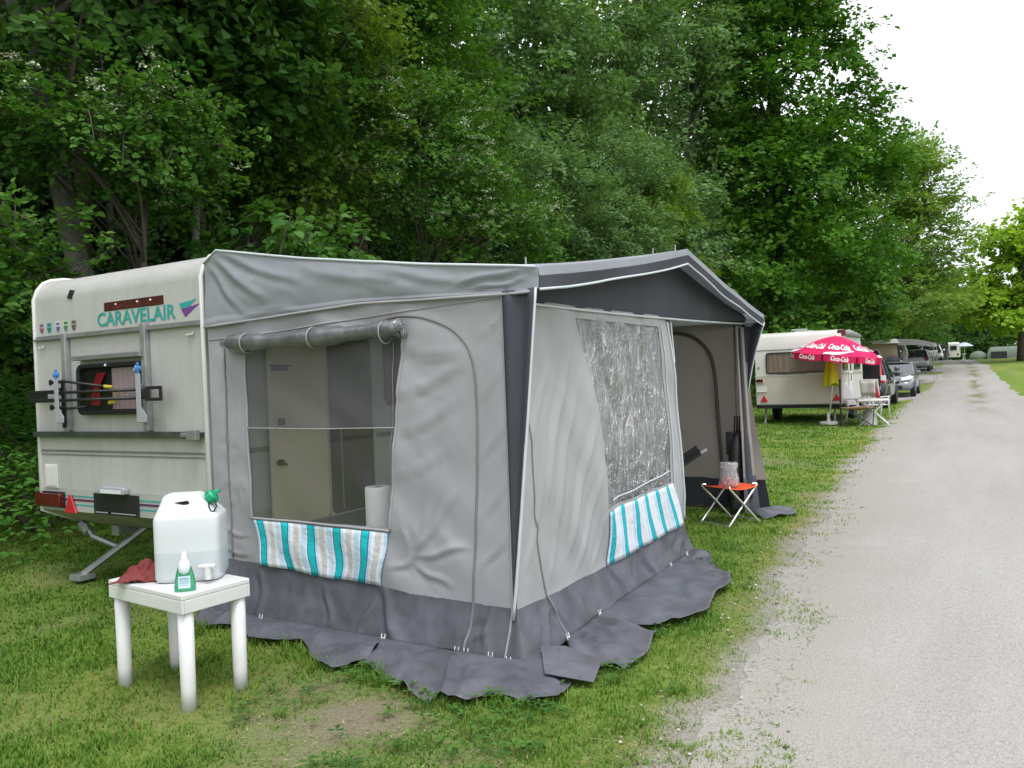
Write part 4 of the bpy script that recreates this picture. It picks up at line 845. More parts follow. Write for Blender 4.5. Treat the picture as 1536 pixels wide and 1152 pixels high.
# front wall
def zmf(y): return interp(y, [(0, .288), (.4, .27), (1.2, .262), (2.75, .262)])
def FWx(y, z):
    a = (pfbm((y + z * .55) * 3.2, (z - y * .5) * 1.3, 91)) - .5; b = (pfbm(y * 7, z * 5 + y, 92)) - .5
    k = min(1, y / .4)
    fold = .05 * math.exp(-((y - (.80 + .28 * (1.85 - z) / 1.2)) / .16) ** 2) * math.sin(math.pi * min(1, max(0, (z - .3) / 1.5)))
    return AD + .004 + .02 * math.sin(math.pi * min(1, max(0, (z - .3) / 1.6))) + (.022 * a + .006 * b) * k + fold + math.sin((y * 1.2 + z) * 10 + 5 * a) * .005 * k + creases(FCR, y, z)
def MFx(y, z):
    q = max(0, 1 - z / zmf(y)); n = (pfbm(y * 2.6, z * 2 + 9, 93)) - .5
    return FWx(y, zmf(y)) + .10 * q ** 1.2 + creases(MCR, y * .85, z) + .09 * n * min(1, q * 2)
def wl(z): return .857 + (1.842 - z) * (.24 / 1.208) + .03 * math.sin((z - .6) * 4.2)
def wr(z): return 2.265 + (1.863 - z) * (.145 / 1.18)
def re_(z): return 2.50 + (1.93 - z) * (.25 / 1.67)
def ffn(u, v):
    k = u * 3; i = min(int(k), 2); fu = k - i; j = min(int(v * 3), 2); fv = v * 3 - j; y = 1.2
    for it in range(2):
        zz = [zmf(y) - .004, .64, 1.853, gz(y) + .02]; z = zz[j] + (zz[j + 1] - zz[j]) * fv
        yy = [.0, wl(z), wr(z), re_(z)]; y = yy[i] + (yy[i + 1] - yy[i]) * fu
    return (FWx(y, z), y, z)
m = MB(); m.grid(ffn, NU, NV, skip=lambda i, j: NU // 3 <= i < 2 * NU // 3 and NV // 3 <= j < 2 * NV // 3); aw.part('front_wall', m, M['fab_front'], smooth=True)
def cr(u, v):
    z = .63 + (1.862 - .63) * v; y = wl(z) - .012 + (wr(z) - wl(z) + .024) * u
    n = (pfbm(y * 5 + z * 2.5, z * 2.2 - y * 1.5, 95)) - .5; n2 = (pfbm(y * 11 + 3, z * 8, 96)) - .5
    return (FWx(y, z) - .006 + .05 * n * math.sin(math.pi * u) + .012 * n2 + .014 * math.sin((y + z * .7) * 16) * v * math.sin(math.pi * u), y, z)
m = MB(); m.grid(cr, 80, 70); aw.part('crinkled_pane', m, M['crinkle'], smooth=True)
def on_front(pts, off=.007, n=30): return [((FWx(p[1], p[2]) if p[2] >= zmf(p[1]) else MFx(p[1], p[2])) + off, p[1], p[2]) for p in smooth_path([(0, a, b) for a, b in pts], n)]
m = MB(); m.tube(on_front([(re_(1.9) - .008, 1.9), (re_(1.2) - .01, 1.2), (re_(.3) - .01, .3)]), .010, 6); m.tube(on_front([(wr(1.86) + .06, 1.87), (wr(1.2) + .06, 1.2), (wr(.64) + .06, .6), (2.55, .3)]), .005, 5); m.tube(on_front([(wl(.70) + .1, .685), (1.7, .70), (wr(.7) - .05, .735)], .012), .005, 5); aw.part('window_binding', m, M['pipe'], smooth=True)
m = MB(); m.tube(on_front([(.17, 1.25), (.19, .9), (.215, .62), (.27, .42), (.335, .25), (.40, .03)], -.001, 60), .0075, 8); aw.part('door_zip', m, M['zip'], smooth=True)
cf = [(1.12, .618), (2.44, .628), (2.70, .264), (1.17, .262)]
def f(u, v):
    y, z = bil(cf, u, v); y += .02 * math.sin(v * 4 + u * 6) * v; return (FWx(y, max(z, zmf(y))) + .009 + .007 * v * abs(math.sin(u * 12)), y, z)
m = MB(); m.grid(f, 60, 12); aw.part('striped_curtain', m, stripe_mat('teal_white_stripes', 6.0, (.70, .71, .73)), smooth=True, solid=.002)
# side wings under the roof overhang
m = MB(); m.grid(lambda u, v: (lambda z: (lambda w: (AD - .006 + w * u, -.014 - .018 * math.sin(u * 8) * v - .008 * u, z))((.0 + .205 * v ** .92) + .0))(.285 + (1.955 - .285) * v), 10, 26); aw.part('corner_wing', m, M['char'], smooth=True, solid=.003)
m = MB(); m.tube([(AD - .006 + .205 * (k / 24) ** .92, -.026, .24 + (1.955 - .24) * k / 24) for k in range(25)], .0085, 6); aw.part('wing_piping', m, M['pipe'], smooth=True)
m = MB(); m.grid(lambda u, v: (AD - .02 + (.22 * v ** 1.8 + .012) * u, AS - .01 + .03 * math.sin(u * 5) * v, .9 + (1.98 - .9) * v), 8, 16); aw.part('corner_wing', m, M['char'], smooth=True, solid=.003)
m = MB(); m.tube([(AD - .008 + .22 * (k / 16) ** 1.8, AS - .012, .9 + 1.08 * k / 16) for k in range(17)], .0085, 6); aw.part('wing_piping', m, M['pipe'], smooth=True)
# far side wall (its inner face shows through the door)
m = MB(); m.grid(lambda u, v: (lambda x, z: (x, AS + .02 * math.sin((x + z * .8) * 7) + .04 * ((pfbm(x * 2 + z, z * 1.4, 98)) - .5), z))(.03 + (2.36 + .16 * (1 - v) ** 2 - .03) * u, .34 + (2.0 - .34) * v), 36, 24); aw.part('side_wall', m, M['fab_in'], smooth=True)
m = MB(); m.grid(lambda u, v: (.03 + (2.50 + .04 * (1 - v) - .03) * u, AS + .03 * math.sin(u * 9) + .06 * (1 - v), .01 + .34 * v), 30, 6); aw.part('mud_wall', m, M['char'], smooth=True)
m = MB(); m.tube([(p[0], AS - .05, p[2]) for p in smooth_path([(1.2, 0, 1.93), (1.55, 0, 1.93), (1.80, 0, 1.87), (1.97, 0, 1.70), (2.03, 0, 1.45), (2.05, 0, 1.0), (2.075, 0, .45)], 40)], .022, 6); aw.part('door_zip', m, M['brownzip'], smooth=True)
def rem(u, v):
    z = .03 + (1.94 - .03) * v; y = 4.58 + .24 * u + .04 * (1 - v); q = (1 - v)
    return (AD + .015 * math.sin(u * 14) + .07 * q ** 2 * u + .015 * q, y, z)
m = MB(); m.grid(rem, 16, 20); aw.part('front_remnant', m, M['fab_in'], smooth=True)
m = MB(); m.grid(lambda u, v: (lambda p: (p[0] + .008, p[1], p[2]))(rem(u, v * .19)), 16, 5); aw.part('mud_wall', m, M['mud'], smooth=True)
m = MB(); m.tube([(AD + .03, 4.60 + .01 * k, 1.93 - 1.75 * k / 10) for k in range(11)], [.012, .018, .02, .022, .024, .028, .03, .045, .05, .06, .05], 8); aw.part('tied_back_door', m, M['char'], smooth=True)
# mud wall and skirts
m = MB(); m.grid(lambda u, v: (lambda x, z: (x, MUy(x, z), z))(.03 + (2.335 - .03) * u, (.035 + .02 * math.sin(u * 9)) + (zm(.03 + 2.3 * u) - .035 - .02 * math.sin(u * 9)) * v), 130, 26); aw.part('mud_wall', m, M['mud'], smooth=True)
m = MB(); m.grid(lambda u, v: (lambda y, z: (MFx(y, z), y, z))(.0 + (re_(.26) + .04 * (1 - v)) * u, (.035) + (zmf(2.7 * u) - .035) * v), 130, 26); aw.part('mud_wall', m, M['mud'], smooth=True)
def cwall(u, v):
    z = .035 + (.288 - .035) * v; a = (2.335, MUy(2.335, z)); b = (MFx(0, z), 0.0); w = 4 * u * (1 - u) * .05 * (1 - v)
    return (a[0] + (b[0] - a[0]) * u + w, a[1] + (b[1] - a[1]) * u - w, z)
m = MB(); m.grid(cwall, 8, 12); aw.part('mud_wall', m, M['mud'], smooth=True)
def skirt(top, bot, seed, n=90, rows=26, lift=.02):
    T = polyline(top, n + 1); B = polyline(bot, n + 1)
    def fn(u, v):
        i = min(int(round(u * n)), n); p = T[i] * (1 - v) + np.array([B[i][0], B[i][1], .012]) * v
        wv = (pfbm(p[0] * 4.2, p[1] * 4.2, seed)) - .45; w2 = math.sin(u * 17 + seed + 3 * wv) * .5 + .5
        dz = -(T[i][2] - .012) * (math.sin(v * math.pi / 2) - v) * .9
        return (p[0], p[1], max(.008, p[2] + dz + lift * (2.4 * max(0, wv) + .8 * w2 * v) * math.sin(min(1, v * 1.15) * math.pi * .93) + .012 * ((pfbm(p[0] * 13, p[1] * 13, seed + 1)) - .3) * min(1, 3 * v) + .11 * abs(pfbm(p[0] * 3.4 + 2, p[1] * 3.4, seed + 7, 2) - .5) * min(1, 2.5 * v) * (1 - .5 * v) + .006 * w2 * v ** 3 + (.075 * max(0, pfbm(u * 9 + seed, 3.7, seed + 3, 2) - .48) + .10 * max(0, pvn(u * 4.5 + seed, 1.3, seed + 5) - .62)) * v ** 3 * 1.3 + .018 * math.sin(u * 23 + 4 * wv + seed) * v * (1 - v) * 2.2))
    mm = MB(); mm.grid(fn, n, rows); return mm
def tb(x, o=0.0): return (x, MUy(x, .05) + o, .055)
def fb(y, o=0.0): return (MFx(y, .05) + o, y, .055)
S1 = skirt([tb(.0), tb(.8), tb(1.53)], [(.03, -.20), (.2, -.30), (.4, -.23), (.79, -.39), (1.08, -.29), (1.41, -.50), (1.54, -.53), (1.63, -.35)], 3, lift=.045)
aw.part('skirt_flap', S1, M['mud'], smooth=True, solid=.002)
S2 = skirt([tb(1.50, -.01), tb(1.8, -.01), tb(2.07, -.01)], [(1.56, -.36), (1.96, -.55), (2.24, -.655), (2.24, -.53), (2.30, -.45)], 5, lift=.038); aw.part('skirt_flap', S2, M['mud'], smooth=True, solid=.002)
S3 = skirt([(2.03, -.13, .075), (2.30, -.14, .075), (2.40, -.10, .075), (2.43, .02, .075), (2.44, .14, .07)], [(2.27, -.60), (2.40, -.625), (2.45, -.47), (2.57, -.445), (2.68, -.45), (2.79, -.42), (2.75, -.24), (2.70, -.02)], 9, lift=.048); aw.part('skirt_flap', S3, M['mud'], smooth=True, solid=.002)
S4 = skirt([fb(.36, .01), fb(.6, .01), fb(.82, .01)], [(2.62, .06), (2.89, .12), (2.93, .3), (2.88, .55), (2.85, .72)], 13, lift=.040); aw.part('skirt_flap', S4, M['mud'], smooth=True, solid=.002)
S5 = skirt([fb(.76, .015), fb(1.5, .015), fb(2.2, .015), fb(2.74, .015)], [(2.70, .80), (2.82, .79), (2.95, 1.0), (3.0, 1.2), (2.94, 1.55), (2.97, 1.8), (2.86, 2.2), (2.66, 2.40), (2.56, 2.74)], 17, lift=.048); aw.part('skirt_flap', S5, M['mud'], smooth=True, solid=.002)
S6 = skirt([(2.42, 4.62, .08), (2.55, 4.80, .08), (2.6, 4.93, .07)], [(2.58, 4.44), (2.80, 4.62), (2.86, 4.78), (2.70, 5.10)], 23, 20, 8, lift=.03); aw.part('skirt_flap', S6, M['mud'], smooth=True, solid=.002)
# a folded corner lying over the front flap
m = MB(); m.add([(2.47, .02, .11), (2.62, -.22, .07), (2.84, -.14, .035), (2.80, .05, .07), (2.56, .12, .09)], [(0, 1, 2, 3, 4)]); aw.part('folded_flap', m, M['mud'], solid=.003)
# peg hooks along the hem
for (x, y) in [(.55, None), (1.52, None), (2.03, None), (2.09, None), (2.24, None), (2.36, -.10)]:
    yy = (MUy(x, .055) if y is None else y) - .022; z = .062; m = MB()
    for dx in (-.012, .012): m.tube([(x + dx, yy - .012, z - .022), (x + dx, yy - .002, z + .022)], .0035, 5)
    m.tube([(x - .012, yy - .007, z), (x + .012, yy - .007, z)], .0035, 5); m.tube([(x - .012, yy - .012, z - .022), (x + .012, yy - .012, z - .022)], .003, 5); aw.part('peg_hook', m, M['trimw'])
for y in (.33, .80, 2.1, 2.5):
    xx = MFx(y, .055) + .026; z = .062; m = MB()
    for dy in (-.012, .012): m.tube([(xx + .012, y + dy, z - .022), (xx + .002, y + dy, z + .022)], .0035, 5)
    m.tube([(xx + .007, y - .012, z), (xx + .007, y + .012, z)], .0035, 5); m.tube([(xx + .012, y - .012, z - .022), (xx + .012, y + .012, z - .022)], .003, 5); aw.part('peg_hook', m, M['trimw'])
# steel poles inside
for x, y, zt in ((2.28, .05, 2.04), (2.30, 2.64, 2.38), (2.26, 4.82, 2.04)):
    m = MB(); m.tube([(x, y, .0), (x, y, zt)], .013, 8); aw.part('pole', m, M['galv'], smooth=True)
m = MB(); m.tube([(2.36, 2.60, 1.58), (2.345, 2.585, 1.90)], .008, 6); aw.part('pole_strap', m, M['pipe'])
for y, z1 in ((.05, 2.03), (2.45, 2.40), (4.85, 2.03)):
    m = MB(); m.tube([(.05, y, 2.40), (2.30, y, z1 - .02)], .013, 8); aw.part('roof_pole', m, M['galv'], smooth=True)
for x, y in ((2.45, .05), (2.45, 2.45), (2.45, 1.95), (2.45, 4.85)):
    m = MB(); m.tube([(x, y, zroof(x, y)), (x, y, zroof(x, y) + .05)], .005, 6); aw.part('pole_tip', m, M['alu'])

# ------------------------------------------------------------------ things inside and before the awning
def stack(mb, o): return o
tbl = W('camping_table', 'dark folding table standing inside the awning behind its side window', 'table', (.95, .6, 0))
m = MB(); m.box(.5, 1.38, .16, 1.0, .555, .575); tbl.part('tabletop', m, mat('dark_grey_laminate', (.06, .065, .065), .35), bevel=.004)
m = MB(); m.box(.49, .50, .15, 1.01, .545, .582); m.box(1.38, 1.39, .15, 1.01, .545, .582); m.box(.50, 1.38, .15, .16, .545, .582); m.box(.5, 1.38, 1.0, 1.01, .545, .582); tbl.part('table_edge', m, M['alu'])
for x in (.54, 1.34):
    for y in (.2, .96): m = MB(); m.tube([(x, y, .0), (x, y, .555)], .012, 8); tbl.part('leg', m, M['alu'])
pr = W('paper_roll', 'large white paper roll standing on the table behind the awning window', 'paper roll', (1.19, .30, .575))
m = MB(); m.lathe([(.02, .575), (.082, .575), (.084, .60), (.084, .845), (.082, .852), (.024, .852), (.022, .80)], 36, Matrix.Translation((1.19, .30, 0))); pr.part('roll', m, M['paper'], smooth=True)
m = MB(); m.lathe([(.020, .80), (.0235, .80), (.0235, .853), (.020, .853)], 20, Matrix.Translation((1.19, .30, 0))); pr.part('core', m, M['tanfab'])
bg_ = W('black_bag', 'black bag slumped against the caravan side inside the awning', 'bag', (.35, 1.95, 0))
m = MB(); m.grid(lambda u, v: (lambda a, h: (.35 + .24 * math.cos(a) * math.sin(math.pi * (.12 + .80 * v)) * (1 + .3 * ((pvn(a * 2 + 9, v * 4, 7)) - .5)), 1.95 + .33 * math.sin(a) * math.sin(math.pi * (.12 + .80 * v)), .62 * v))(2 * math.pi * u, v), 24, 12); bg_.part('bag_body', m, M['black'], smooth=True)
m = MB(); m.tube([(.35, 1.8, .55), (.37, 1.85, .74), (.37, 2.05, .74), (.35, 2.1, .55)], .012, 6); bg_.part('handle', m, M['black'])

# white side table
sx, sy, sr = .953, -.988, R(-5.2)
RT = Matrix.Rotation(sr, 4, 'Z')
stb = thing('side_table', 'white plastic side table on four round legs standing on the grass', 'table', (sx, sy, 0), sr)
m = MB(); m.box(-.327, .327, -.186, .186, .526, .552); m.build('tabletop', M['whitepl'], stb, bevel=.005, seg=3)
m = MB()
for a in ((-.327, .327, -.186, -.172), (-.327, .327, .172, .186)): m.box(a[0], a[1], a[2], a[3], .462, .5258)
m.box(-.327, -.313, -.1718, .1718, .462, .5258); m.box(.313, .327, -.1718, .1718, .462, .5258); m.build('apron', M['whitepl'], stb, bevel=.004)
for x in (-.282, .282):
    for y in (-.142, .142): m = MB(); m.lathe([(.033, -.005), (.034, .10), (.037, .526)], 20, Matrix.Translation((x, y, 0))); m.build('leg', M['whitepl'], stb, smooth=True)
# jerrycan
jr = thing('water_canister', 'half-full milky water canister with green cap and white tap on the side table', 'canister', (1.0, -.935, .552), R(38))
def sq(hx, hy, z, cx=0, cy=0, n=32, p=6.5):
    out = []
    for k in range(n):
        a = 2 * math.pi * k / n; c, s = math.cos(a), math.sin(a)
        out.append((cx + hx * abs(c) ** (2 / p) * (1 if c >= 0 else -1), cy + hy * abs(s) ** (2 / p) * (1 if s >= 0 else -1), z))
    return out
def loft(mb, rings, mi=0, cap=True):
    n = len(rings[0]); vs = [v for r in rings for v in r]; fs = []
    for i in range(len(rings) - 1):
        for k in range(n): k2 = (k + 1) % n; fs.append((i * n + k, i * n + k2, (i + 1) * n + k2, (i + 1) * n + k))
    if cap: fs.append(tuple(reversed(range(n)))); fs.append(tuple(range((len(rings) - 1) * n, len(rings) * n)))
    return mb.add(vs, fs, mi)
HX, HY = .160, .122
m = MB(); loft(m, [sq(HX - .025, HY - .025, .0), sq(HX - .006, HY - .006, .008), sq(HX, HY, .03), sq(HX, HY, .155)], 1, False); m.f.append(tuple(reversed(range(32)))); m.mi.append(1)
loft(m, [sq(HX, HY, .155), sq(HX, HY, .24), sq(HX, HY, .318), sq(HX - .004, HY - .004, .335), sq(HX - .016, HY - .014, .352, -.004), sq(HX - .055, HY - .036, .408, -.020), sq(HX - .068, HY - .046, .430, -.026), sq(HX - .082, HY - .062, .441, -.029), sq(HX - .11, HY - .09, .445, -.030)], 0, False); m.f.append(tuple(range(len(m.v) - 32, len(m.v)))); m.mi.append(0)
m.v = [(a, b, c * .972) for a, b, c in m.v]; m.build('canister_body', [M['hdpe'], M['hdpew']], jr, smooth=True)
m = MB(); m.prism([(-.05, .395), (.0, .378), (.02, .388), (.012, .402)], .006, Matrix.Translation((0, -HY + .030, 0))); m.build('grip_hole', M['dark'], jr)
m = MB(); mx_ = Matrix.Translation((.082, -.03, .380)) @ Matrix.Rotation(R(48), 4, 'Y'); m.lathe([(.022, .0), (.022, .026), (.034, .026), (.035, .052), (.030, .060), (.012, .062)], 20, mx_)
for k in range(10): a = k * math.pi / 5; m.add([mx_ @ Vector((.0345 * math.cos(a + e), .0345 * math.sin(a + e), z)) * 1 for e in (-.1, .1) for z in (.03, .05)] + [mx_ @ Vector((.0385 * math.cos(a + e * .7), .0385 * math.sin(a + e * .7), z)) for e in (-.1, .1) for z in (.03, .05)], [(4, 5, 7, 6), (0, 4, 6, 2), (1, 3, 7, 5), (0, 1, 5, 4), (2, 6, 7, 3)])
cpo = m.build('cap', M['greencap'], jr, smooth=False)
m = MB(); m.prism([(.115, .405), (.150, .425), (.155, .443), (.125, .440)], .03, Matrix.Translation((0, -.04, 0))); m.build('cap_tab', M['greencap'], cpo, bevel=.004)
m = MB(); m.tube([(.105, -.065, .385), (.112, -.088, .362), (.122, -.098, .345), (.136, -.092, .343), (.145, -.075, .365), (.135, -.055, .39)], .004, 6); m.build('cap_strap', M['rubber'], cpo, smooth=True)
m = MB(); m.tube([(.112, -HY + .01, .062), (.112, -HY - .035, .062)], .020, 12); m.tube([(.112, -HY - .043, .085), (.112, -HY - .043, .022)], .016, 12); tp = m.build('tap', M['whitepl'], jr, bevel=.003)
m = MB(); m.box(.07, .15, -HY - .058, -HY - .028, .078, .096); m.build('tap_lever', M['whitepl'], tp, bevel=.006)
# washing-up liquid
sb = thing('soap_bottle', 'green washing-up liquid bottle with a pale cap and white label on the white side table', 'bottle', (1.195, -1.130, .552), R(45))
loft(MB(), [sq(.044, .022, 0, p=2.6), sq(.049, .026, .005, p=2.6), sq(.048, .026, .03, p=2.5), sq(.044, .025, .06, p=2.4), sq(.038, .024, .088, p=2.3), sq(.030, .021, .115, p=2.2), sq(.020, .017, .138, p=2), sq(.013, .013, .150, p=2)]).build('bottle', M['soap'], sb, smooth=True)
m = MB(); m.lathe([(.020, .078), (.027, .094), (.027, .118), (.021, .140), (.013, .150), (.013, .166), (.008, .184), (.003, .186)], 20, None, 0, 1.05, .95); m.v = [(a, b - .004, c) for a, b, c in m.v]; m.build('cap', M['soapcap'], sb, smooth=True)
def lab(mb, z0, z1, hw, off, p=2.8):
    mb.grid(lambda u, v: (lambda x, z: (x, -.0262 * (1 - (abs(x) / .052) ** 3) ** (1 / 2.6) * (1.0 if z < .075 else 1.0 - (z - .075) * 6) - off, z))(-hw + 2 * hw * u, z0 + (z1 - z0) * v), 12, 4); return mb
lb = lab(MB(), .018, .075, .027, .0012).build('label', M['label'], sb, smooth=True)
m = MB()
for z0, z1, hw in ((.060, .066, .021), (.050, .0525, .022), (.041, .0435, .022), (.031, .033, .019)): lab(m, z0, z1, hw, .003)
m.build('label_print', M['labelb'], lb)
# red-brown cloth
def clf(u, v):
    a = u - .5; b = v - .5; r = math.hypot(a, b); n = (pfbm(u * 3.2, v * 3.2, 51)); n2 = (pfbm(u * 8, v * 8, 52)) - .5
    rdg = abs(pfbm(u * 5 + 3, v * 4, 53) - .5); z = .006 + .070 * max(0, 1 - (r / .52) ** 3.0) * (.1 + 1.5 * n) + (.09 * rdg + .03 * n2) * max(0, 1 - r * 1.3)
    return (a * .235 * (1 + .35 * (n - .5)), b * .20 * (1 + .3 * n2), max(.004, z))
m = MB(); m.grid(clf, 40, 40); o = m.build('cloth', M['cloth'], None, smooth=True, solid=.002); o.location = (.775, -1.06, .552); o.rotation_euler = (0, 0, R(38))
tag(o, 'crumpled red-brown cloth lying on the white side table', 'cloth')
# orange folding stool
fs = W('folding_stool', 'orange folding stool with bright crossed tube legs at the awning door', 'stool', (2.33, 4.18, 0))
m = MB(); m.grid(lambda u, v: (2.12 + .42 * u, 3.98 + .40 * v, .375 - .022 * math.sin(math.pi * u)), 14, 8); fs.part('seat', m, M['orange'], smooth=True, solid=.006)
for yy, d_ in ((3.99, 1), (4.37, -1)):
    for sgn in (1, -1):
        xa, xb = (2.08, 2.56) if sgn > 0 else (2.56, 2.08); off = .012 * sgn
        m = MB(); m.tube(smooth_path([(xa, yy + off, 0), (xa + (xb - xa) * .5, yy + off, .20), (xa + (xb - xa) * .86, yy + off, .34), (xb - (.02 if sgn > 0 else -.02), yy + off, .385), (xb - (.06 if sgn > 0 else -.06), yy + off + .03 * d_, .388)], 18), .0115, 8); fs.part('leg', m, M['chrome'], smooth=True)
m = MB(); m.tube([(2.08, 3.99, .03), (2.08, 4.37, .03)], .009, 6); m.tube([(2.56, 4.0, .03), (2.56, 4.36, .03)], .009, 6); fs.part('foot_bar', m, M['chrome'])
fs.o.rotation_euler = (0, 0, R(62)); fs.o.scale = (.9, .95, 1)
cb = W('clear_bag', 'clear crumpled plastic bag of red fruit on the orange stool', 'bag', (2.33, 4.17, .37))
m = MB(); m.lathe([(.085, .36), (.10, .39), (.092, .45), (.080, .52), (.088, .585), (.075, .60)], 18, Matrix.Translation((2.33, 4.17, 0)), 0, 1, .8); m.v = [(a + .016 * ((pvn(a * 40, c * 30, 3)) - .5), b + .02 * ((pvn(b * 40, c * 30, 5)) - .5), c) for a, b, c in m.v]; cb.part('bag', m, M['clearbag'], smooth=True)
m = MB()
for k, (a, b, c) in enumerate([(-.04, -.02, 0), (.03, -.03, 0), (.0, .03, 0), (-.01, -.01, .045), (.045, .02, .01)]): m.lathe([(.004, .365 + c), (.022, .372 + c), (.030, .392 + c), (.024, .414 + c), (.004, .422 + c)], 12, Matrix.Translation((2.33 + a, 4.17 + b, 0)))
cb.part('fruit', m, M['tomato'], smooth=True)
# dark reclining chair inside
RCX = .42
rc = W('reclining_chair', 'black reclining garden chair in the shade inside the awning', 'chair', (1.74, 3.9, 0))
m = MB(); m.grid(lambda u, v: (1.12 + .5 * u, 4.55 + .60 * v, .34 + .36 * v + .02 * math.sin(u * 3.1)), 8, 8); rc.part('backrest', m, M['black'], solid=.012)
m = MB(); m.grid(lambda u, v: (1.12 + .5 * u, 4.05 + .50 * v, .36 - .02 * math.sin(u * 3.1)), 8, 6); rc.part('seat', m, M['black'], solid=.012)
for x in (1.11, 1.63):
    m = MB(); m.tube([(x, 4.35, .22), (x, 4.58, .34), (x, 5.18, .72)], .013, 8); rc.part('back_tube', m, M['black']); m = MB(); m.tube([(x, 4.0, .0), (x, 4.62, .40), (x, 4.65, .52), (x, 4.15, .54)], .012, 8); rc.part('leg', m, M['black']); m = MB(); m.tube([(x, 4.72, .0), (x, 4.1, .36)], .012, 8); rc.part('leg', m, M['black'])
m = MB(); m.tube([(1.63, 5.14, .70), (1.63, 5.20, .735)], .016, 8); rc.part('end_cap', m, M['greypl'])
for o_ in rc.o.children: o_.location = (1.74 - 1.37, 3.9 - 4.55, 0)
rc.o.rotation_euler = (0, 0, R(-64)); rc.o.location = (1.46, 4.0, 0)
hb = W('folded_chair', 'black folded camp chair leaning on the awning pole beside the orange stool', 'chair', (2.30, 4.72, 0))
m = MB(); m.tube(smooth_path([(2.24, 4.66, .02), (2.25, 4.68, .40), (2.27, 4.70, .70), (2.29, 4.74, .86)], 12), [.05, .06, .07, .075, .08, .075, .07, .08, .07, .06, .05, .03], 10); hb.part('folded_fabric', m, M['black'], smooth=True)
for dx in (-.04, .04, .0): m = MB(); m.tube([(2.25 + dx, 4.62, .0), (2.28 + dx * .6, 4.74, 1.02)], .009, 6); hb.part('leg', m, M['black'])
m = MB(); m.box(2.17, 2.24, 4.67, 4.70, .62, .86); hb.part('armrest', m, M['black'], bevel=.01)
# ------------------------------------------------------------------ second pitch: older caravan, parasol, garden furniture
c2 = W('caravan', 'older off-white caravan with a wide curtained rear window behind the red parasol', 'caravan', (.28, 20.6, 0))
A0, A1, Y0, Y1 = -.82, 1.38, 18.5, 22.7
pf = [(Y0 + .04, .50), (Y0, .62), (Y0, 1.30), (Y0 + .03, 1.95), (Y0 + .12, 2.32), (Y0 + .25, 2.43), (Y0 + .5, 2.46), (Y1 - .9, 2.46), (Y1 - .35, 2.35), (Y1 - .08, 1.9), (Y1, 1.25), (Y1, .62), (Y1 - .1, .50)]
m = MB(); m.prism(pf, A1 - A0, Matrix.Translation((A0, 0, 0)) @ XY); c2.part('body', m, M['van2'], bevel=.02)
m = MB(); m.box(A0 + .02, A1 - .02, Y0 - .004, Y0 + .03, .53, 1.29); c2.part('lower_rear_panel', m, M['van2low'])
m = MB(); m.box(A0 - .005, A1 + .005, Y0 - .012, Y0 + .02, 1.285, 1.305); c2.part('trim_strip', m, M['trimw']); m = MB(); m.box(A0, A1, Y0 + .02, Y0 + .05, 1.985, 2.0); c2.part('trim_strip', m, M['alu'])
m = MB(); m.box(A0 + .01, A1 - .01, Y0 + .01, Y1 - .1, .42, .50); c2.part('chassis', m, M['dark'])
wn = c2.part('rear_window', ring(MB(), rrect(-.52, 1.12, 1.31 + .04, 1.92, .07), rrect(-.49, 1.09, 1.38, 1.89, .05), Y0 - .03, Y0 + .02), M['black'])
m = MB(); m.grid(lambda u, v: (-.5 + 1.6 * u, Y0 - .006 + .008 * math.sin(u * 75 + math.sin(u * 9) * 2), 1.37 + .53 * v), 90, 3); c2.part('curtain', m, M['tancur'], wn, smooth=True)
m = MB(); m.prism(rrect(-.49, 1.09, 1.38, 1.89, .05), .004, Matrix.Translation((0, Y0 - .026, 0))); c2.part('pane', m, M['vanpane'], wn)
for x in (-.70, 1.27):
    if x < 0:
        tl_ = c2.part('tail_lamp', MB().box(x - .09, x + .09, Y0 - .05, Y0 - .003, 1.13, 1.22), M['redlens'], bevel=.012)
        m = MB(); m.box(x - .11, x + .11, Y0 - .012, Y0 - .004, 1.11, 1.24); c2.part('lamp_base', m, M['trimw'], tl_)
m = MB(); m.box(-.79, -.52, Y0 - .018, Y0 - .005, .88, 1.02); m.box(-.79, -.52, Y0 - .03, Y0 - .005, .865, .88); c2.part('plate_holder', m, M['trimw'])
for x in (-.60, 1.24):
    m = MB(); m.prism([(x - .10, .60), (x + .10, .60), (x + .01, .77), (x - .01, .77)], .02, Matrix.Translation((0, Y0 - .028, 0))); c2.part('triangle_reflector', m, M['redrefl'], bevel=.006)
m = MB(); m.box(-.08, .52, Y0 - .02, Y0 - .004, 1.315, 1.34); m.box(-.22, -.06, Y0 - .012, Y0 - .004, 1.325, 1.345); c2.part('name_bar', m, M['alud'])
m = MB(); m.box(-.74, -.70, Y0 - .01, Y0 + .03, 1.50, 1.55); c2.part('marker_light', m, M['alud'])
m = MB(); m.box(-.05, .42, 20, 20.6, 2.45, 2.53); c2.part('roof_hatch', m, M['greypl'], bevel=.02)
m = MB(); m.tube([(.0, 19.4, 2.46), (.0, 19.4, 2.53), (.4, 19.4, 2.53), (.4, 19.4, 2.46)], .02, 6); c2.part('roof_rail', m, M['alu'])
# folded awning bag with a red mark on the road side edge of the roof
m = MB(); m.tube([(A1 - .02, Y0 + .25, 2.36), (A1 + .02, Y0 + 1.5, 2.38), (A1 - .02, Y1 - .5, 2.36)], [.07, .10, .07], 10); bgp = c2.part('awning_bag', m, M['greyfab'], smooth=True)
m = MB(); m.box(A1 - .10, A1 + .09, Y0 + .15, Y0 + .35, 2.28, 2.44); c2.part('bag_end', m, M['darkred'], bgp, bevel=.02)
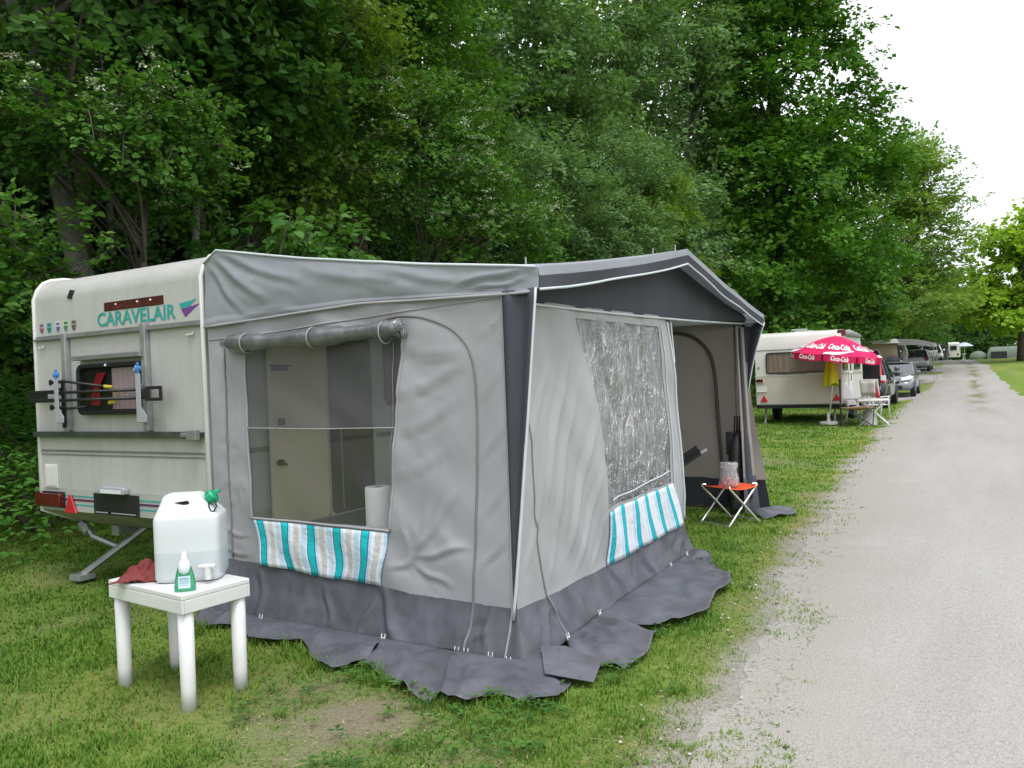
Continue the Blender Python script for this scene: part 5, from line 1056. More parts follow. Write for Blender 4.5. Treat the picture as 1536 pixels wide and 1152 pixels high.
# road side: door, window, rail, wheel
dr2 = c2.part('door', MB().box(A1, A1 + .025, Y0 + 1.15, Y0 + 1.75, .58, 2.15), M['trimw'], bevel=.01)
m = MB(); m.box(A1 + .0255, A1 + .03, Y0 + 1.28, Y0 + 1.62, 1.35, 1.95); c2.part('door_window', m, M['carglass'], dr2)
m = MB(); m.tube([(A1 + .03, Y0 + 1.18, 1.1), (A1 + .07, Y0 + 1.18, 1.1), (A1 + .07, Y0 + 1.18, 1.28), (A1 + .03, Y0 + 1.18, 1.28)], .012, 6); c2.part('door_handle', m, M['black'], dr2)
for y0, y1 in ((Y0 + .18, Y0 + .95), (Y0 + 2.3, Y0 + 3.5)):
    sw2 = c2.part('side_window', MB().box(A1, A1 + .03, y0, y1, 1.38, 1.92), M['black'], bevel=.01); m = MB(); m.box(A1 + .0305, A1 + .034, y0 + .04, y1 - .04, 1.42, 1.88); c2.part('pane', m, M['carglass'], sw2)
m = MB(); m.box(A1, A1 + .02, Y0 + .04, Y1 - .1, 1.285, 1.305); c2.part('side_trim', m, M['alu'])
wheel(c2, A1 - .08, 20.7, .30, .18, None, 0, 1); wheel(c2, A0 + .08, 20.7, .30, .18, None, 0, -1)
for x in (-.62, 1.15):
    m = MB(); m.tube([(x, Y0 + .3, .45), (x, Y0 + .1, .03)], .028, 6); m.box(x - .06, x + .06, Y0 + .02, Y0 + .18, .0, .03); c2.part('corner_steady', m, M['galv'])

# parasol
px_, py_ = 1.068, 18.17
ps = W('parasol', 'pink-red parasol printed with white lettering and a white ribbon, on a white round foot', 'parasol', (px_, py_, 0))
tilt = Matrix.Translation((px_, py_, 0)) @ Matrix.Rotation(R(7), 4, 'Y') @ Matrix.Rotation(R(0), 4, 'X')
m = MB(); m.lathe([(.0, .0), (.215, .0), (.225, .02), (.225, .06), (.205, .085), (.05, .10), (.035, .16), (.035, .30), (.02, .31)], 28, Matrix.Translation((px_, py_, 0))); ps.part('foot', m, M['whitepl'], bevel=.005)
m = MB(); m.tube([tilt @ Vector((0, 0, .1)), tilt @ Vector((0, 0, 2.27))], .019, 10); ps.part('pole', m, M['trimw'], smooth=True)
NS = 8; RC = 1.09; ZR, ZT = 1.80, 2.28
def cano(a, q):
    """a: angle, q 0..1 from hub to rim"""
    seg = 2 * math.pi / NS; k = (a / seg) % 1.0; rr = RC * q * (math.cos(seg / 2) / math.cos(k * seg - seg / 2)); sag = -.045 * math.sin(math.pi * k) * q * q
    return (rr * math.cos(a), rr * math.sin(a), ZT - (ZT - ZR) * (q ** 1.45) + sag * .5)
OFFA = R(-98)
m = MB(); m.grid(lambda u, v: tilt @ Vector(cano(OFFA + u * 2 * math.pi, .02 + .98 * v)), 64, 12); cpy = ps.part('canopy', m, M['red'], smooth=True)
m = MB()
for k in range(NS):
    a0 = OFFA + k * 2 * math.pi / NS
    m.grid(lambda u, v: tilt @ (Vector(cano(a0 + (.03 + .94 * u) * 2 * math.pi / NS, 1.0)) * 1.0 + Vector((0, 0, -.17 * v * (1 - .12 * abs(2 * u - 1) ** 3)))), 10, 3)
vl = ps.part('valance', m, M['red'], smooth=True)
# print: on each panel the name, and a ribbon sweeping along the rim
def on_can(mb, body, seg_c, q0, wdt, hgt, shear, bold):
    vs, fs = text_mesh(body, wdt, hgt, shear, bold, 2)
    def mp(a, b):
        q = q0 - b / RC; ang = OFFA + seg_c * 2 * math.pi / NS + a / (RC * q0); p = Vector(cano(ang, q)); return tilt @ (p + Vector((0, 0, .012)) + Vector((p.x, p.y, 0)).normalized() * .012)
    mb.add([mp(a, b) for a, b in vs], fs)
m = MB()
for k in range(NS): m = MB(); on_can(m, 'Coca-Cola', k + .5, .70, .50, .25, .35, .03); ps.part('lettering', m, M['white'], cpy)
m = MB()
for k in range(NS):
    a0 = OFFA + k * 2 * math.pi / NS; sg = 2 * math.pi / NS
    def rb_(u, v, a0=a0, k=k):
        q = (.985 - .12 * u if k % 2 == 0 else .86 + .12 * u) - .045 + .09 * v * (.35 + .65 * math.sin(math.pi * min(1, u + .2)))
        p = Vector(cano(a0 + sg * (.02 + .96 * u), min(q, .999))); return tilt @ (p + Vector((0, 0, .01)) + Vector((p.x, p.y, 0)).normalized() * .01)
    if k % 2 == 0 or k % 3 == 0: m.grid(rb_, 12, 2)
ps.part('ribbon', m, M['white'], cpy)
for k in range(NS):
    m = MB(); vs, fs = text_mesh('Coca-Cola', .44, .125, .35, .03, 2); ac = OFFA + (k + .5) * 2 * math.pi / NS
    m.add([tilt @ (Vector(cano(ac + a / RC, 1.0)) + Vector((0, 0, -.075 + b)) + Vector((math.cos(ac), math.sin(ac), 0)) * .012) for a, b in vs], fs)
    ps.part('valance_lettering', m, M['white'], vl)
m = MB()
for k in range(NS):
    a = OFFA + k * 2 * math.pi / NS; m.tube([tilt @ Vector((0, 0, 2.24))] + [tilt @ (Vector(cano(a, q)) - Vector((0, 0, .015))) for q in (.3, .6, .98)], .006, 5)
ps.part('rib', m, M['alu']); m = MB(); m.lathe([(.03, 2.27), (.02, 2.31), (.004, 2.33)], 10, Matrix.Translation((px_ + .28, py_, -.016))); ps.part('finial', m, M['white'])
m = MB()
def tw(u, v):
    a = 2 * math.pi * u; r = (.06 + .105 * v) * (1 + .22 * math.sin(a * 4 + v)); return (px_ + .115 + r * math.cos(a) * 1.05, py_ - .18 + r * math.sin(a) * .7, 1.74 - .72 * v - (.05 * math.sin(a * 2) if v > .9 else 0))
m.grid(tw, 40, 12); o = shift(m, (px_ + .1, py_ - .18, 1.0)).build('towel', M['lime'], None, smooth=True, solid=.004); o.location = (px_ + .1, py_ - .18, 1.0)
tag(o, 'yellow-green towel hanging in folds under the red parasol', 'towel')
po = W('post', 'thin dark post standing upright beside the parasol foot', 'post', (1.474, 17.45, 0))
m = MB(); m.tube([(1.474, 17.45, 0), (1.474, 17.45, 1.10)], .022, 8); m.lathe([(.04, .0), (.035, .10), (.02, .14)], 10, Matrix.Translation((1.474, 17.45, 0))); po.part('shaft', m, M['black']); m = MB(); m.lathe([(.03, 1.10), (.036, 1.13), (.02, 1.17), (.002, 1.18)], 10, Matrix.Translation((1.474, 17.45, 0))); po.part('cap', m, M['black'])

def folding_chair(w_, rz):
    pass
# white recliner and white chair, white folding table, brown camp stool
def white_chair(label, x, y, rz, back, name='garden_chair'):
    t = thing(name, label, 'chair', (x, y, 0), rz)
    m = MB(); m.box(-.24, .24, -.24, .22, .40, .425); m.build('seat', M['whitepl'], t, bevel=.01)
    m = MB()
    bm_ = Matrix.Translation((0, .22, .42)) @ Matrix.Rotation(R(-back), 4, 'X')
    for k in range(5): m.box(-.22 + .092 * k, -.22 + .092 * k + .07, -.012, .012, .05, .64, 0, bm_)
    m.box(-.25, .25, -.02, .02, .60, .70, 0, bm_); m.box(-.25, -.21, -.018, .018, .0, .62, 0, bm_); m.box(.21, .25, -.018, .018, .0, .62, 0, bm_); m.build('backrest', M['whitepl'], t, bevel=.006)
    for s in (-1, 1):
        m = MB(); m.tube([(s * .26, -.26, 0), (s * .26, -.20, .42), (s * .27, -.18, .62)], .02, 8); m.build('leg', M['whitepl'], t, smooth=True)
        m = MB(); m.tube([(s * .26, .30, 0), (s * .26, .20, .42), (s * .27, .24, .62)], .02, 8); m.build('leg', M['whitepl'], t, smooth=True)
        m = MB(); m.box(s * .27 - .025, s * .27 + .025, -.26, .28, .62, .645); m.build('armrest', M['whitepl'], t, bevel=.01)
    return t
ch = white_chair('white reclining garden chair seen side-on between caravan door and folding table', 1.78, 18.75, R(70), 24)
m = MB(); m.grid(lambda u, v: (1.90 + .40 * u, 19.98 + .05 * math.sin(u * 7), .55 + .42 * v), 8, 6)
ch2 = white_chair('white garden chair with a towel over its back beyond the folding table', 2.0, 19.9, R(160), 10)
m = MB()
def tw2(u, v):
    q = v * 2 - 1; return (-.20 + .40 * u, .235 + .115 + (.035 if q > 0 else -.035) + .012 * math.sin(u * 9), 1.10 - .38 * abs(q))
m.grid(tw2, 10, 12); o = m.build('towel', M['offwhite'], None, smooth=True, solid=.006); o.location = (2.0, 19.9, 0); o.rotation_euler = (0, 0, R(160)); tag(o, 'pale towel draped over the back of the white garden chair', 'towel')
m = MB(); m.grid(lambda u, v: (.10 * (u - .5) + .05 * v, -.02 * math.sin(u * 6), .36 * v), 6, 8); o = m.build('cloth', M['redfab'], None, smooth=True, solid=.01); o.location = (2.12, 19.5, .62); o.rotation_euler = (R(-8), R(-25), R(20)); tag(o, 'dark red cloth hung on the arm of the white garden chair', 'cloth')
ft = thing('folding_table', 'white folding table with crossed legs on the grass by the road', 'table', (2.12, 18.3, 0), R(8))
m = MB(); m.box(-.36, .36, -.50, .50, .60, .63); m.build('tabletop', M['whitepl'], ft, bevel=.012)
for y in (-.42, .42):
    for s in (-1, 1): m = MB(); m.tube([(s * .34, y + .02 * s, 0), (-s * .28, y + .02 * s, .60)], .016, 8); m.build('leg', M['whitepl'], ft)
bagw = thing('shopping_bag', 'white bag sagging on the grass under the folding table', 'bag', (2.05, 18.0, 0))
m = MB(); m.grid(lambda u, v: ((.17 - .03 * v) * math.cos(6.2832 * u) * (1 + .12 * math.sin(13 * u + 4 * v)), (.12 - .04 * v) * math.sin(6.2832 * u), .36 * v), 28, 8); m.build('bag_body', M['offwhite'], bagw, smooth=True)
m = MB(); m.tube([(-.08, -.06, .34), (-.05, -.06, .48), (.05, -.06, .48), (.08, -.06, .34)], .008, 6); m.build('handle', M['offwhite'], bagw)
cs_ = thing('camp_chair', 'low camp chair with brown cloth seat and crossed black legs before white furniture', 'chair', (1.83, 17.62, 0), R(12))
m = MB(); m.grid(lambda u, v: (-.36 + .72 * u, -.24 + .48 * v, .46 - .07 * math.sin(math.pi * u) * math.sin(math.pi * v)), 12, 8); m.build('seat', M['strapbrown'], cs_, smooth=True, solid=.008)
for a, b in (((-.36, -.24), (.34, -.24)), ((.36, -.24), (-.34, -.24)), ((-.36, .24), (.34, .24)), ((.36, .24), (-.34, .24)), ((-.36, -.24), (-.36, .22)), ((.36, .24), (.36, -.22))):
    m = MB(); m.tube([(a[0], a[1], .0), (b[0], b[1], .46)], .012, 6); m.build('leg', M['black'], cs_)
for s in (-1, 1): m = MB(); m.tube([(s * .37, -.24, .44), (s * .39, -.24, .47), (s * .39, .24, .47), (s * .37, .24, .44)], .011, 6); m.build('side_rail', M['black'], cs_)

# ------------------------------------------------------------------ cars
def car(name, label, x, y, rz, paint, L, Wd, H, belt, kind_, z0=0.0, wr=.32, open_tail=False):
    """built with its rear at y=0 facing +y; x across"""
    t = thing(name, label, 'car', (x, y, z0), rz); hw = Wd / 2; g = .20
    hood = .62 * L
    # side outline stations: y, z of shoulder, half width, z of bottom
    if kind_ == 'suv': st_ = [(0, .92, hw * .93, .42), (.06, belt, hw * .97, .36), (.5, belt, hw, .28), (1.4, belt, hw, .24), (2.6, belt - .02, hw, .24), (3.15, belt - .04, hw, .26), (3.9, .96, hw * .97, .28), (L - .15, .84, hw * .9, .30), (L, .66, hw * .78, .34)]
    elif kind_ == 'wagon': st_ = [(0, .80, hw * .92, .40), (.06, belt, hw * .96, .34), (.6, belt, hw, .25), (1.6, belt, hw, .22), (2.7, belt - .02, hw, .22), (3.2, belt - .03, hw, .24), (3.9, .84, hw * .97, .26), (L - .15, .72, hw * .9, .26), (L, .56, hw * .78, .30)]
    else: st_ = [(0, .72, hw * .88, .42), (.10, belt - .02, hw * .95, .34), (.6, belt, hw, .25), (1.6, belt, hw, .22), (2.6, belt - .02, hw, .22), (3.1, belt - .03, hw, .24), (3.7, .86, hw * .97, .26), (L - .18, .72, hw * .88, .26), (L, .52, hw * .70, .30)]
    rings = []
    for (yy, zt, w_, zb) in st_:
        rings.append([(-w_ * .96, yy, zb), (-w_, yy, zb + .14), (-w_, yy, zb + (zt - zb) * .7), (-w_ * .95, yy, zt - .01), (-w_ * .55, yy, zt + .03), (0, yy, zt + .045), (w_ * .55, yy, zt + .03), (w_ * .95, yy, zt - .01), (w_, yy, zb + (zt - zb) * .7), (w_, yy, zb + .14), (w_ * .96, yy, zb)])
    bodym = loft(MB(), rings); bd = bodym.build('body', paint, t, smooth=True)
    md = bd.modifiers.new('sub', 'SUBSURF'); md.levels = 1; md.render_levels = 1
    rb0 = .12 if kind_ != 'hatch' else .35
    yr0, yr1, yw = (.45, 2.25, 3.05) if kind_ != 'hatch' else (.85, 2.1, 3.15)
    cabr = []
    for (yy, z, w_) in ((rb0, belt, .93), (yr0, H - .05, .72), (yr0 + .5, H, .74), (yr1, H - .01, .74), (yw, belt - .02, .92)):
        cabr.append((yy, z, w_ * hw))
    rf0, rf1 = cabr[1], cabr[3]
    m = MB()
    bl = [(-.93 * hw, rb0, belt - .03), (.93 * hw, rb0, belt - .03), (.92 * hw, yw, belt - .05), (-.92 * hw, yw, belt - .05)]
    tp_ = [(-.74 * hw, yr0, H - .05), (.74 * hw, yr0, H - .05), (.74 * hw, yr1, H - .03), (-.74 * hw, yr1, H - .03)]
    m.add(bl + tp_, [(0, 1, 5, 4), (1, 2, 6, 5), (2, 3, 7, 6), (3, 0, 4, 7)]); gh = m.build('windows', M['carglass'], t)
    m = MB(); m.grid(lambda u, v: ((-.77 + 1.54 * u) * hw, yr0 - .06 + (yr1 - yr0 + .14) * v, H - .045 + .05 * math.sin(math.pi * u) ** .6 + .02 * math.sin(math.pi * v)), 10, 10); rfo = m.build('roof', paint, t, smooth=True, solid=.03, offset=-1)
    for s in (-1, 1):
        e = .012 * s
        m = MB(); m.tube([(s * .93 * hw + e, rb0, belt - .03), (s * .745 * hw + e, yr0, H - .05)], .035, 6); m.build('pillar', paint, t); m = MB(); m.tube([(s * .92 * hw + e, yw, belt - .05), (s * .745 * hw + e, yr1, H - .03)], .028, 6)
        m.build('pillar', paint, t); m = MB(); ym = .5 * (yr0 + yr1); m.tube([(s * .93 * hw + e, ym, belt - .03), (s * .745 * hw + e, ym, H - .04)], .026, 6); m.build('pillar', paint, t)
    if kind_ != 'hatch':
        m = MB()
        for s in (-1, 1): m.tube([(s * .66 * hw, yr0 + .1, H - .02), (s * .66 * hw, yr0 + .15, H + .05), (s * .66 * hw, yr1 - .1, H + .05), (s * .66 * hw, yr1, H - .01)], .016, 6)
        m.build('roof_rail', M['black'], rfo)
    for yy in (.80, L - .88):
        for s in (-1, 1):
            mxw = Matrix.Translation((s * (hw - .09), yy, wr)) @ Matrix.Rotation(R(90), 4, 'Y'); wd_ = .21
            ty = MB().lathe([(wr * .62, -wd_ / 2), (wr * .93, -wd_ / 2), (wr, -wd_ * .36), (wr, wd_ * .36), (wr * .93, wd_ / 2), (wr * .62, wd_ / 2)], 28, mxw).build('wheel', M['tyre'], t)
            q = MB().lathe([(wr * .64, wd_ * .34 * s), (wr * .60, wd_ * .50 * s), (wr * .5, wd_ * .42 * s), (wr * .2, wd_ * .48 * s), (.01, wd_ * .49 * s)], 24, mxw); q.build('rim', M['rim'], ty)
            m = MB(); n_ = 16; vs = []; 
            for k in range(n_ + 1):
                a = R(-12 + 204 * k / n_); vs += [(s * (hw + .004), yy + (wr + .03) * math.cos(a), wr + (wr + .03) * math.sin(a)), (s * (hw + .004), yy + (wr + .085) * math.cos(a), wr + (wr + .085) * math.sin(a))]
            m.add(vs, [(2 * k, 2 * k + 1, 2 * k + 3, 2 * k + 2) for k in range(n_)]); m.build('wheel_arch', M['black'] if kind_ == 'suv' else paint, t, solid=.02)
    for s in (-1, 1):
        m = MB(); m.box(s * hw * 1.0 - .09 + .10 * s, s * hw * 1.0 + .09 + .10 * s, yw - .28, yw - .20, belt + .0, belt + .14); m.build('wing_mirror', paint if kind_ != 'suv' else M['black'], t, bevel=.03)
    # front face
    for s in (-1, 1):
        m = MB(); m.add([(s * hw * .45, L - .06, .70), (s * hw * .83, L - .16, .74), (s * hw * .965, L - .50, .86), (s * hw * .80, L - .30, .885), (s * hw * .45, L - .13, .80)], [(0, 1, 2, 3, 4)]); m.build('headlight', M['lens'], t, solid=.06, offset=0)
    m = MB(); m.box(-hw * .50, hw * .50, L - .06, L + .015, .34, .50); m.box(-hw * .38, hw * .38, L - .10, L - .02, .60, .68); m.build('grille', M['black'], t, bevel=.01)
    m = MB(); m.box(-.26, .26, L + .016, L + .025, .46, .57); m.build('number_plate', M['whitepl'], t)
    # rear face
    m = MB(); m.box(-hw * .90, hw * .90, -.06, .02, .42, .62); m.build('bumper', paint if kind_ != 'suv' else M['black'], t, bevel=.03)
    for s in (-1, 1):
        m = MB()
        if kind_ == 'suv': m.add([(s * hw * .96, .03, .88), (s * hw * .99, .22, .90), (s * hw * .80, .40, 1.52), (s * hw * .72, .30, 1.52), (s * hw * .80, .0, .88)], [(0, 1, 2, 3, 4)])
        else: m.box(s * hw * .80 - .10, s * hw * .80 + .12, -.01, .10, belt - .22, belt + .02)
        tlm = m.build('tail_lamp', M['redlens'] if kind_ != 'suv' else M['redrefl'], t, solid=.05, offset=0)
        if kind_ == 'suv': m = MB(); m.box(s * hw * .88 - .07, s * hw * .88 + .09, .01, .09, .95, 1.12); m.build('reversing_lamp', M['lens'], tlm, bevel=.01)
    m = MB(); m.box(-.26, .26, -.068, -.06, .62 if kind_ != 'suv' else .47, .73 if kind_ != 'suv' else .58); m.build('rear_plate', M['whitepl'] if kind_ != 'suv' else M['redlens'], t)
    if open_tail:
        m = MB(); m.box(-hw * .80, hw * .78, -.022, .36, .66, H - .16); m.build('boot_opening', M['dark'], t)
        tg = MB(); tg.box(-hw * .82, hw * .82, -.85, .45, -.03, .03, 0, Matrix.Translation((0, .38, H + .08)) @ Matrix.Rotation(R(-14), 4, 'X')); tgo = tg.build('tailgate', paint, t, bevel=.03)
        tg = MB(); tg.box(-hw * .66, hw * .66, -.70, .0, -.04, -.032, 0, Matrix.Translation((0, .38, H + .08)) @ Matrix.Rotation(R(-14), 4, 'X')); tg.build('rear_glass', M['carglass'], tgo)
        m = MB(); m.grid(lambda u, v: (-.35 + .3 * u + .04 * math.sin(v * 9), -.035 - .03 * math.sin(v * 4), .95 + .30 * v), 6, 6); m.build('luggage', M['greyfab'], t, smooth=True, solid=.05)
        m = MB(); m.box(-hw * .82, hw * .82, -.05, .02, .62, .76); m.build('boot_sill', M['greypaint'], t, bevel=.02)
    return t
car('car', 'dark blue estate car with open tailgate and tall red tail lamps near garden furniture', .84, 25.7, 0, M['suvpaint'], 4.5, 1.82, 1.68, 1.05, 'suv', 0, .34, True)
car('car', 'grey hatchback parked facing the camera behind the dark blue car', 1.13, 38.3, R(180), M['greypaint'], 4.2, 1.78, 1.50, .98, 'hatch', float(terr(1, 36)), .32)
car('car', 'silver estate car seen from behind on the gravel pad beneath the grey canopy edge', .60, 57.5, 0, M['silverpaint'], 4.6, 1.78, 1.52, .98, 'wagon', float(terr(1, 58)), .32)
car('car', 'small white car farthest along the row, beyond the silver estate', .62, 78, R(0), M['whitepaint'], 4.0, 1.7, 1.50, .96, 'hatch', float(terr(1, 78)), .30)

# ------------------------------------------------------------------ third pitch: folding trailer with tan canvas and a grey canopy
tz = float(terr(0, 45))
c3 = W('trailer_tent', 'beige camping trailer with wide off-white roof, tan canvas front and grey canopy', 'trailer', (-.4, 46.5, tz))
m = MB(); m.box(-2.6, .62, 45.0, 49.0, tz + .45, tz + 1.1); c3.part('body', m, M['van2low'], bevel=.04)
m = MB(); m.grid(lambda u, v: (-2.55 + 3.10 * u + .12 * (1 - v) * (u - .5), 44.95 - .15 * math.sin(math.pi * v) + .05 * math.sin(u * 11), tz + 1.05 + 1.25 * v), 14, 8); c3.part('canvas_front', m, M['tanfab'], smooth=True)
m = MB(); m.grid(lambda u, v: (.62 + .25 * math.sin(math.pi * v) * (1 - .3 * u), 45.0 + 4.0 * u, tz + 1.05 + 1.25 * v), 10, 8); c3.part('canvas_side', m, M['greyfab'], smooth=True)
m = MB(); m.add([(-2.9, 44.6, tz + 2.28), (.75, 44.6, tz + 2.24), (.75, 49.3, tz + 2.24), (-2.9, 49.3, tz + 2.28), (-2.7, 44.8, tz + 2.46), (.55, 44.8, tz + 2.50), (.55, 49.1, tz + 2.50), (-2.7, 49.1, tz + 2.46)], [(0, 3, 2, 1), (4, 5, 6, 7), (0, 1, 5, 4), (1, 2, 6, 5), (2, 3, 7, 6), (3, 0, 4, 7)]); c3.part('roof', m, M['offwhite'], bevel=.06)
m = MB(); m.grid(lambda u, v: (.60 + 1.75 * u, 44.7 + 3.4 * v, tz + 2.46 - .28 * u * u - .05 * math.sin(math.pi * v) * u), 10, 8); cp_ = c3.part('canopy', m, M['offwhite'], smooth=True, solid=.01)
m = MB(); m.grid(lambda u, v: (.60 + 1.75 * u, 44.68, tz + 2.46 - .28 * u * u - (.34 - .10 * u) * v), 10, 3); m.grid(lambda u, v: (2.35, 44.7 + 3.4 * u, tz + 2.18 - .20 * v), 8, 2); c3.part('canopy_skirt', m, M['greyfab'], cp_, smooth=True)
for y in (44.75, 48.0): m = MB(); m.tube([(2.3, y, float(terr(2.3, y))), (2.33, y, tz + 2.18)], .015, 6); c3.part('canopy_pole', m, M['alu'], cp_)
for x in (-2.5, .5): wheel(c3, x, 47, .28, .16, None, tz, -1 if x < 0 else 1)
m = MB(); m.tube(smooth_path([(-.2, 44.6, tz + 1.15), (.25, 44.5, tz + 1.25), (.62, 44.6, tz + 1.45)], 8), [.12, .2, .24, .25, .24, .22, .18, .1], 10); c3.part('rolled_canvas', m, M['char'], smooth=True)

# ------------------------------------------------------------------ the far end of the site
fz = 1.6
def far(name, label, cat, x, y, z=fz, group=None): return W(name, label, cat, (x, y, z), group)
t = far('tent', 'dark green awning tent at the far end beside the white motorhome', 'tent', -.1, 100)
m = MB(); m.prism([(-1.5, fz), (1.4, fz), (1.35, fz + 1.5), (.2, fz + 2.05), (-1.4, fz + 1.7)], 3.0, Matrix.Translation((-.1, 98.5, 0))); t.part('tent_body', m, mat('dark_green_tent', (.025, .04, .035), .7, var=.3), bevel=.05)
m = MB(); m.prism([(-1.6, fz + 1.72), (.2, fz + 2.10), (1.5, fz + 1.55), (1.5, fz + 1.62), (.2, fz + 2.2), (-1.6, fz + 1.80)], 3.3, Matrix.Translation((-.1, 98.35, 0))); t.part('fly_sheet', m, M['greenfab'])
t = far('motorhome', 'white motorhome with red beside it at the far end of the road', 'motorhome', 1.75, 104)
m = MB(); m.prism([(102, fz + .35), (102, fz + 1.95), (102.2, fz + 2.12), (106.2, fz + 2.12), (107.2, fz + 1.9), (107.4, fz + 1.3), (108, fz + 1.0), (108, fz + .4)], 1.15, Matrix.Translation((1.25, 0, 0)) @ XY); t.part('body', m, M['van2'], bevel=.08)
m = MB(); m.box(1.5, 2.15, 101.95, 102.0, fz + 1.2, fz + 1.7); t.part('rear_window', m, M['carglass'])
m = MB(); m.box(1.22, 1.36, 101.94, 102.0, fz + .6, fz + .85); m.box(2.18, 2.32, 101.94, 102.0, fz + .6, fz + .85); t.part('tail_lamp', m, M['redlens'])
for x in (1.3, 2.2): wheel(t, x, 103.2, .33, .2, None, fz, 1)
t = far('windbreak', 'red canvas windbreak before the far white motorhome', 'windbreak', .75, 99)
m = MB(); m.grid(lambda u, v: (.55 + .75 * u, 99 + .1 * math.sin(u * 9), fz + .05 + 1.15 * v), 10, 3); t.part('panel', m, M['redfab'], solid=.01)
for x in (.55, .93, 1.3): m = MB(); m.tube([(x, 99, fz), (x, 99, fz + 1.35)], .02, 6); t.part('stake', m, M['alu'])
t = far('parasol', 'pale blue parasol standing beside the far white motorhome', 'parasol', 2.9, 103)
m = MB(); m.lathe([(.95, fz + 1.6), (.7, fz + 1.8), (.3, fz + 2.0), (.02, fz + 2.06)], 12, Matrix.Translation((2.9, 103, 0))); t.part('canopy', m, M['bluewhite'])
m = MB(); m.tube([(2.9, 103, fz), (2.9, 103, fz + 2.03)], .03, 6); t.part('pole', m, M['trimw'])
t = far('garden_table', 'round white table under the distant blue parasol', 'table', 2.75, 102.3)
m = MB(); m.lathe([(.32, fz + .70), (.32, fz + .74), (.02, fz + .745)], 16, Matrix.Translation((2.75, 102.3, 0))); t.part('tabletop', m, M['whitepl'])
m = MB(); m.lathe([(.12, fz), (.04, fz + .1), (.03, fz + .70)], 10, Matrix.Translation((2.75, 102.3, 0))); t.part('leg', m, M['whitepl'])
t = far('tunnel_tent', 'long grey-green tunnel tent at the end of the road', 'tent', 7.5, 128)
def tun(x0, x1, y0, y1, h, wf_):
    mm = MB(); mm.grid(lambda u, v: (x0 + (x1 - x0) * u, y0 + (y1 - y0) * (.5 - .5 * math.cos(math.pi * v)), fz - .02 + (h * math.sin(math.pi * v) ** .75) * (1 - .45 * max(0, (abs(2 * u - 1) - .75) / .25) ** 2)), 24, 14); return mm
t.part('tent_body', tun(5.3, 9.4, 126.5, 129.5, 1.75, 0), M['greenfab'], smooth=True)
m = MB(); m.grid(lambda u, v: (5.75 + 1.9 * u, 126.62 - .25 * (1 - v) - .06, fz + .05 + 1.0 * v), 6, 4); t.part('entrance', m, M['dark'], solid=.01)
t = far('dome_tent', 'small grey-green dome tent next to the tunnel tent', 'tent', 4.2, 128)
m = MB(); m.lathe([(1.2, fz - .02), (1.12, fz + .5), (.85, fz + .95), (.4, fz + 1.2), (.02, fz + 1.28)], 20, Matrix.Translation((4.2, 128, 0))); t.part('tent_body', m, M['greenfab'], smooth=True)
m = MB(); m.grid(lambda u, v: (3.9 + .5 * u * (1 - v * .6), 126.80 + .30 * v, fz + .03 + .7 * v), 4, 4); t.part('entrance', m, M['char'], solid=.01)
# ------------------------------------------------------------------ trees and undergrowth
def unit(a): return a / np.maximum(1e-9, np.linalg.norm(a, axis=-1, keepdims=True))
def leaf_geo(pos, d, nrm, ln, wd, folded):
    d = unit(d); s = unit(np.cross(nrm, d)); n = np.cross(d, s); N = len(pos); ln = ln[:, None]; wd = wd[:, None]
    if folded:
        v = np.stack([pos, pos + d * ln * .34 - s * wd * .5 + n * wd * .16, pos + d * ln * .74 - s * wd * .36 + n * wd * .10, pos + d * ln - n * ln * .10, pos + d * ln * .74 + s * wd * .36 + n * wd * .10, pos + d * ln * .34 + s * wd * .5 + n * wd * .16], 1).reshape(-1, 3)
        o = np.arange(N)[:, None] * 6; f = np.concatenate([o + np.array([[0, 1, 2, 3]]), o + np.array([[0, 3, 4, 5]])]); return v, f, 6
    v = np.stack([pos, pos + d * ln * .45 - s * wd * .5, pos + d * ln - n * ln * .12, pos + d * ln * .45 + s * wd * .5], 1).reshape(-1, 3)
    o = np.arange(N)[:, None] * 4; return v, o + np.array([[0, 1, 2, 3]]), 4
LM = {
 'dark': leaf_mat('leaf_dark_green', (.018, .060, .010), (.060, .135, .026)),
 'deep': leaf_mat('leaf_shaded_dark_green', (.010, .032, .007), (.034, .078, .016), trans=.2),  # dark green lowered further, painting in the shade under the trees
 'mid': leaf_mat('leaf_mid_green', (.025, .086, .012), (.088, .185, .030)),
 'yellow': leaf_mat('leaf_yellow_green', (.050, .112, .012), (.145, .225, .034)),
 'horn': leaf_mat('leaf_hornbeam', (.065, .130, .026), (.170, .260, .060), trans=.4),
 'hazel': leaf_mat('leaf_hazel', (.030, .100, .018), (.090, .195, .040)),
 'silver': leaf_mat('leaf_silver_green', (.055, .125, .040), (.160, .260, .105), trans=.25),
 'bright': leaf_mat('leaf_bright_green', (.055, .120, .012), (.125, .210, .026), trans=.4),
 'lime': leaf_mat('leaf_lime_green', (.150, .270, .022), (.270, .390, .050), trans=.45),
 'oak': leaf_mat('leaf_oak', (.026, .092, .010), (.085, .190, .022)),
 'pale': leaf_mat('leaf_far_haze', (.060, .105, .045), (.120, .175, .075)),  # paleness of distant haze put into the leaf colour
}
BLOSSOM = mat('white_blossom', (.60, .66, .48), .7, var=.2, nscale=60)
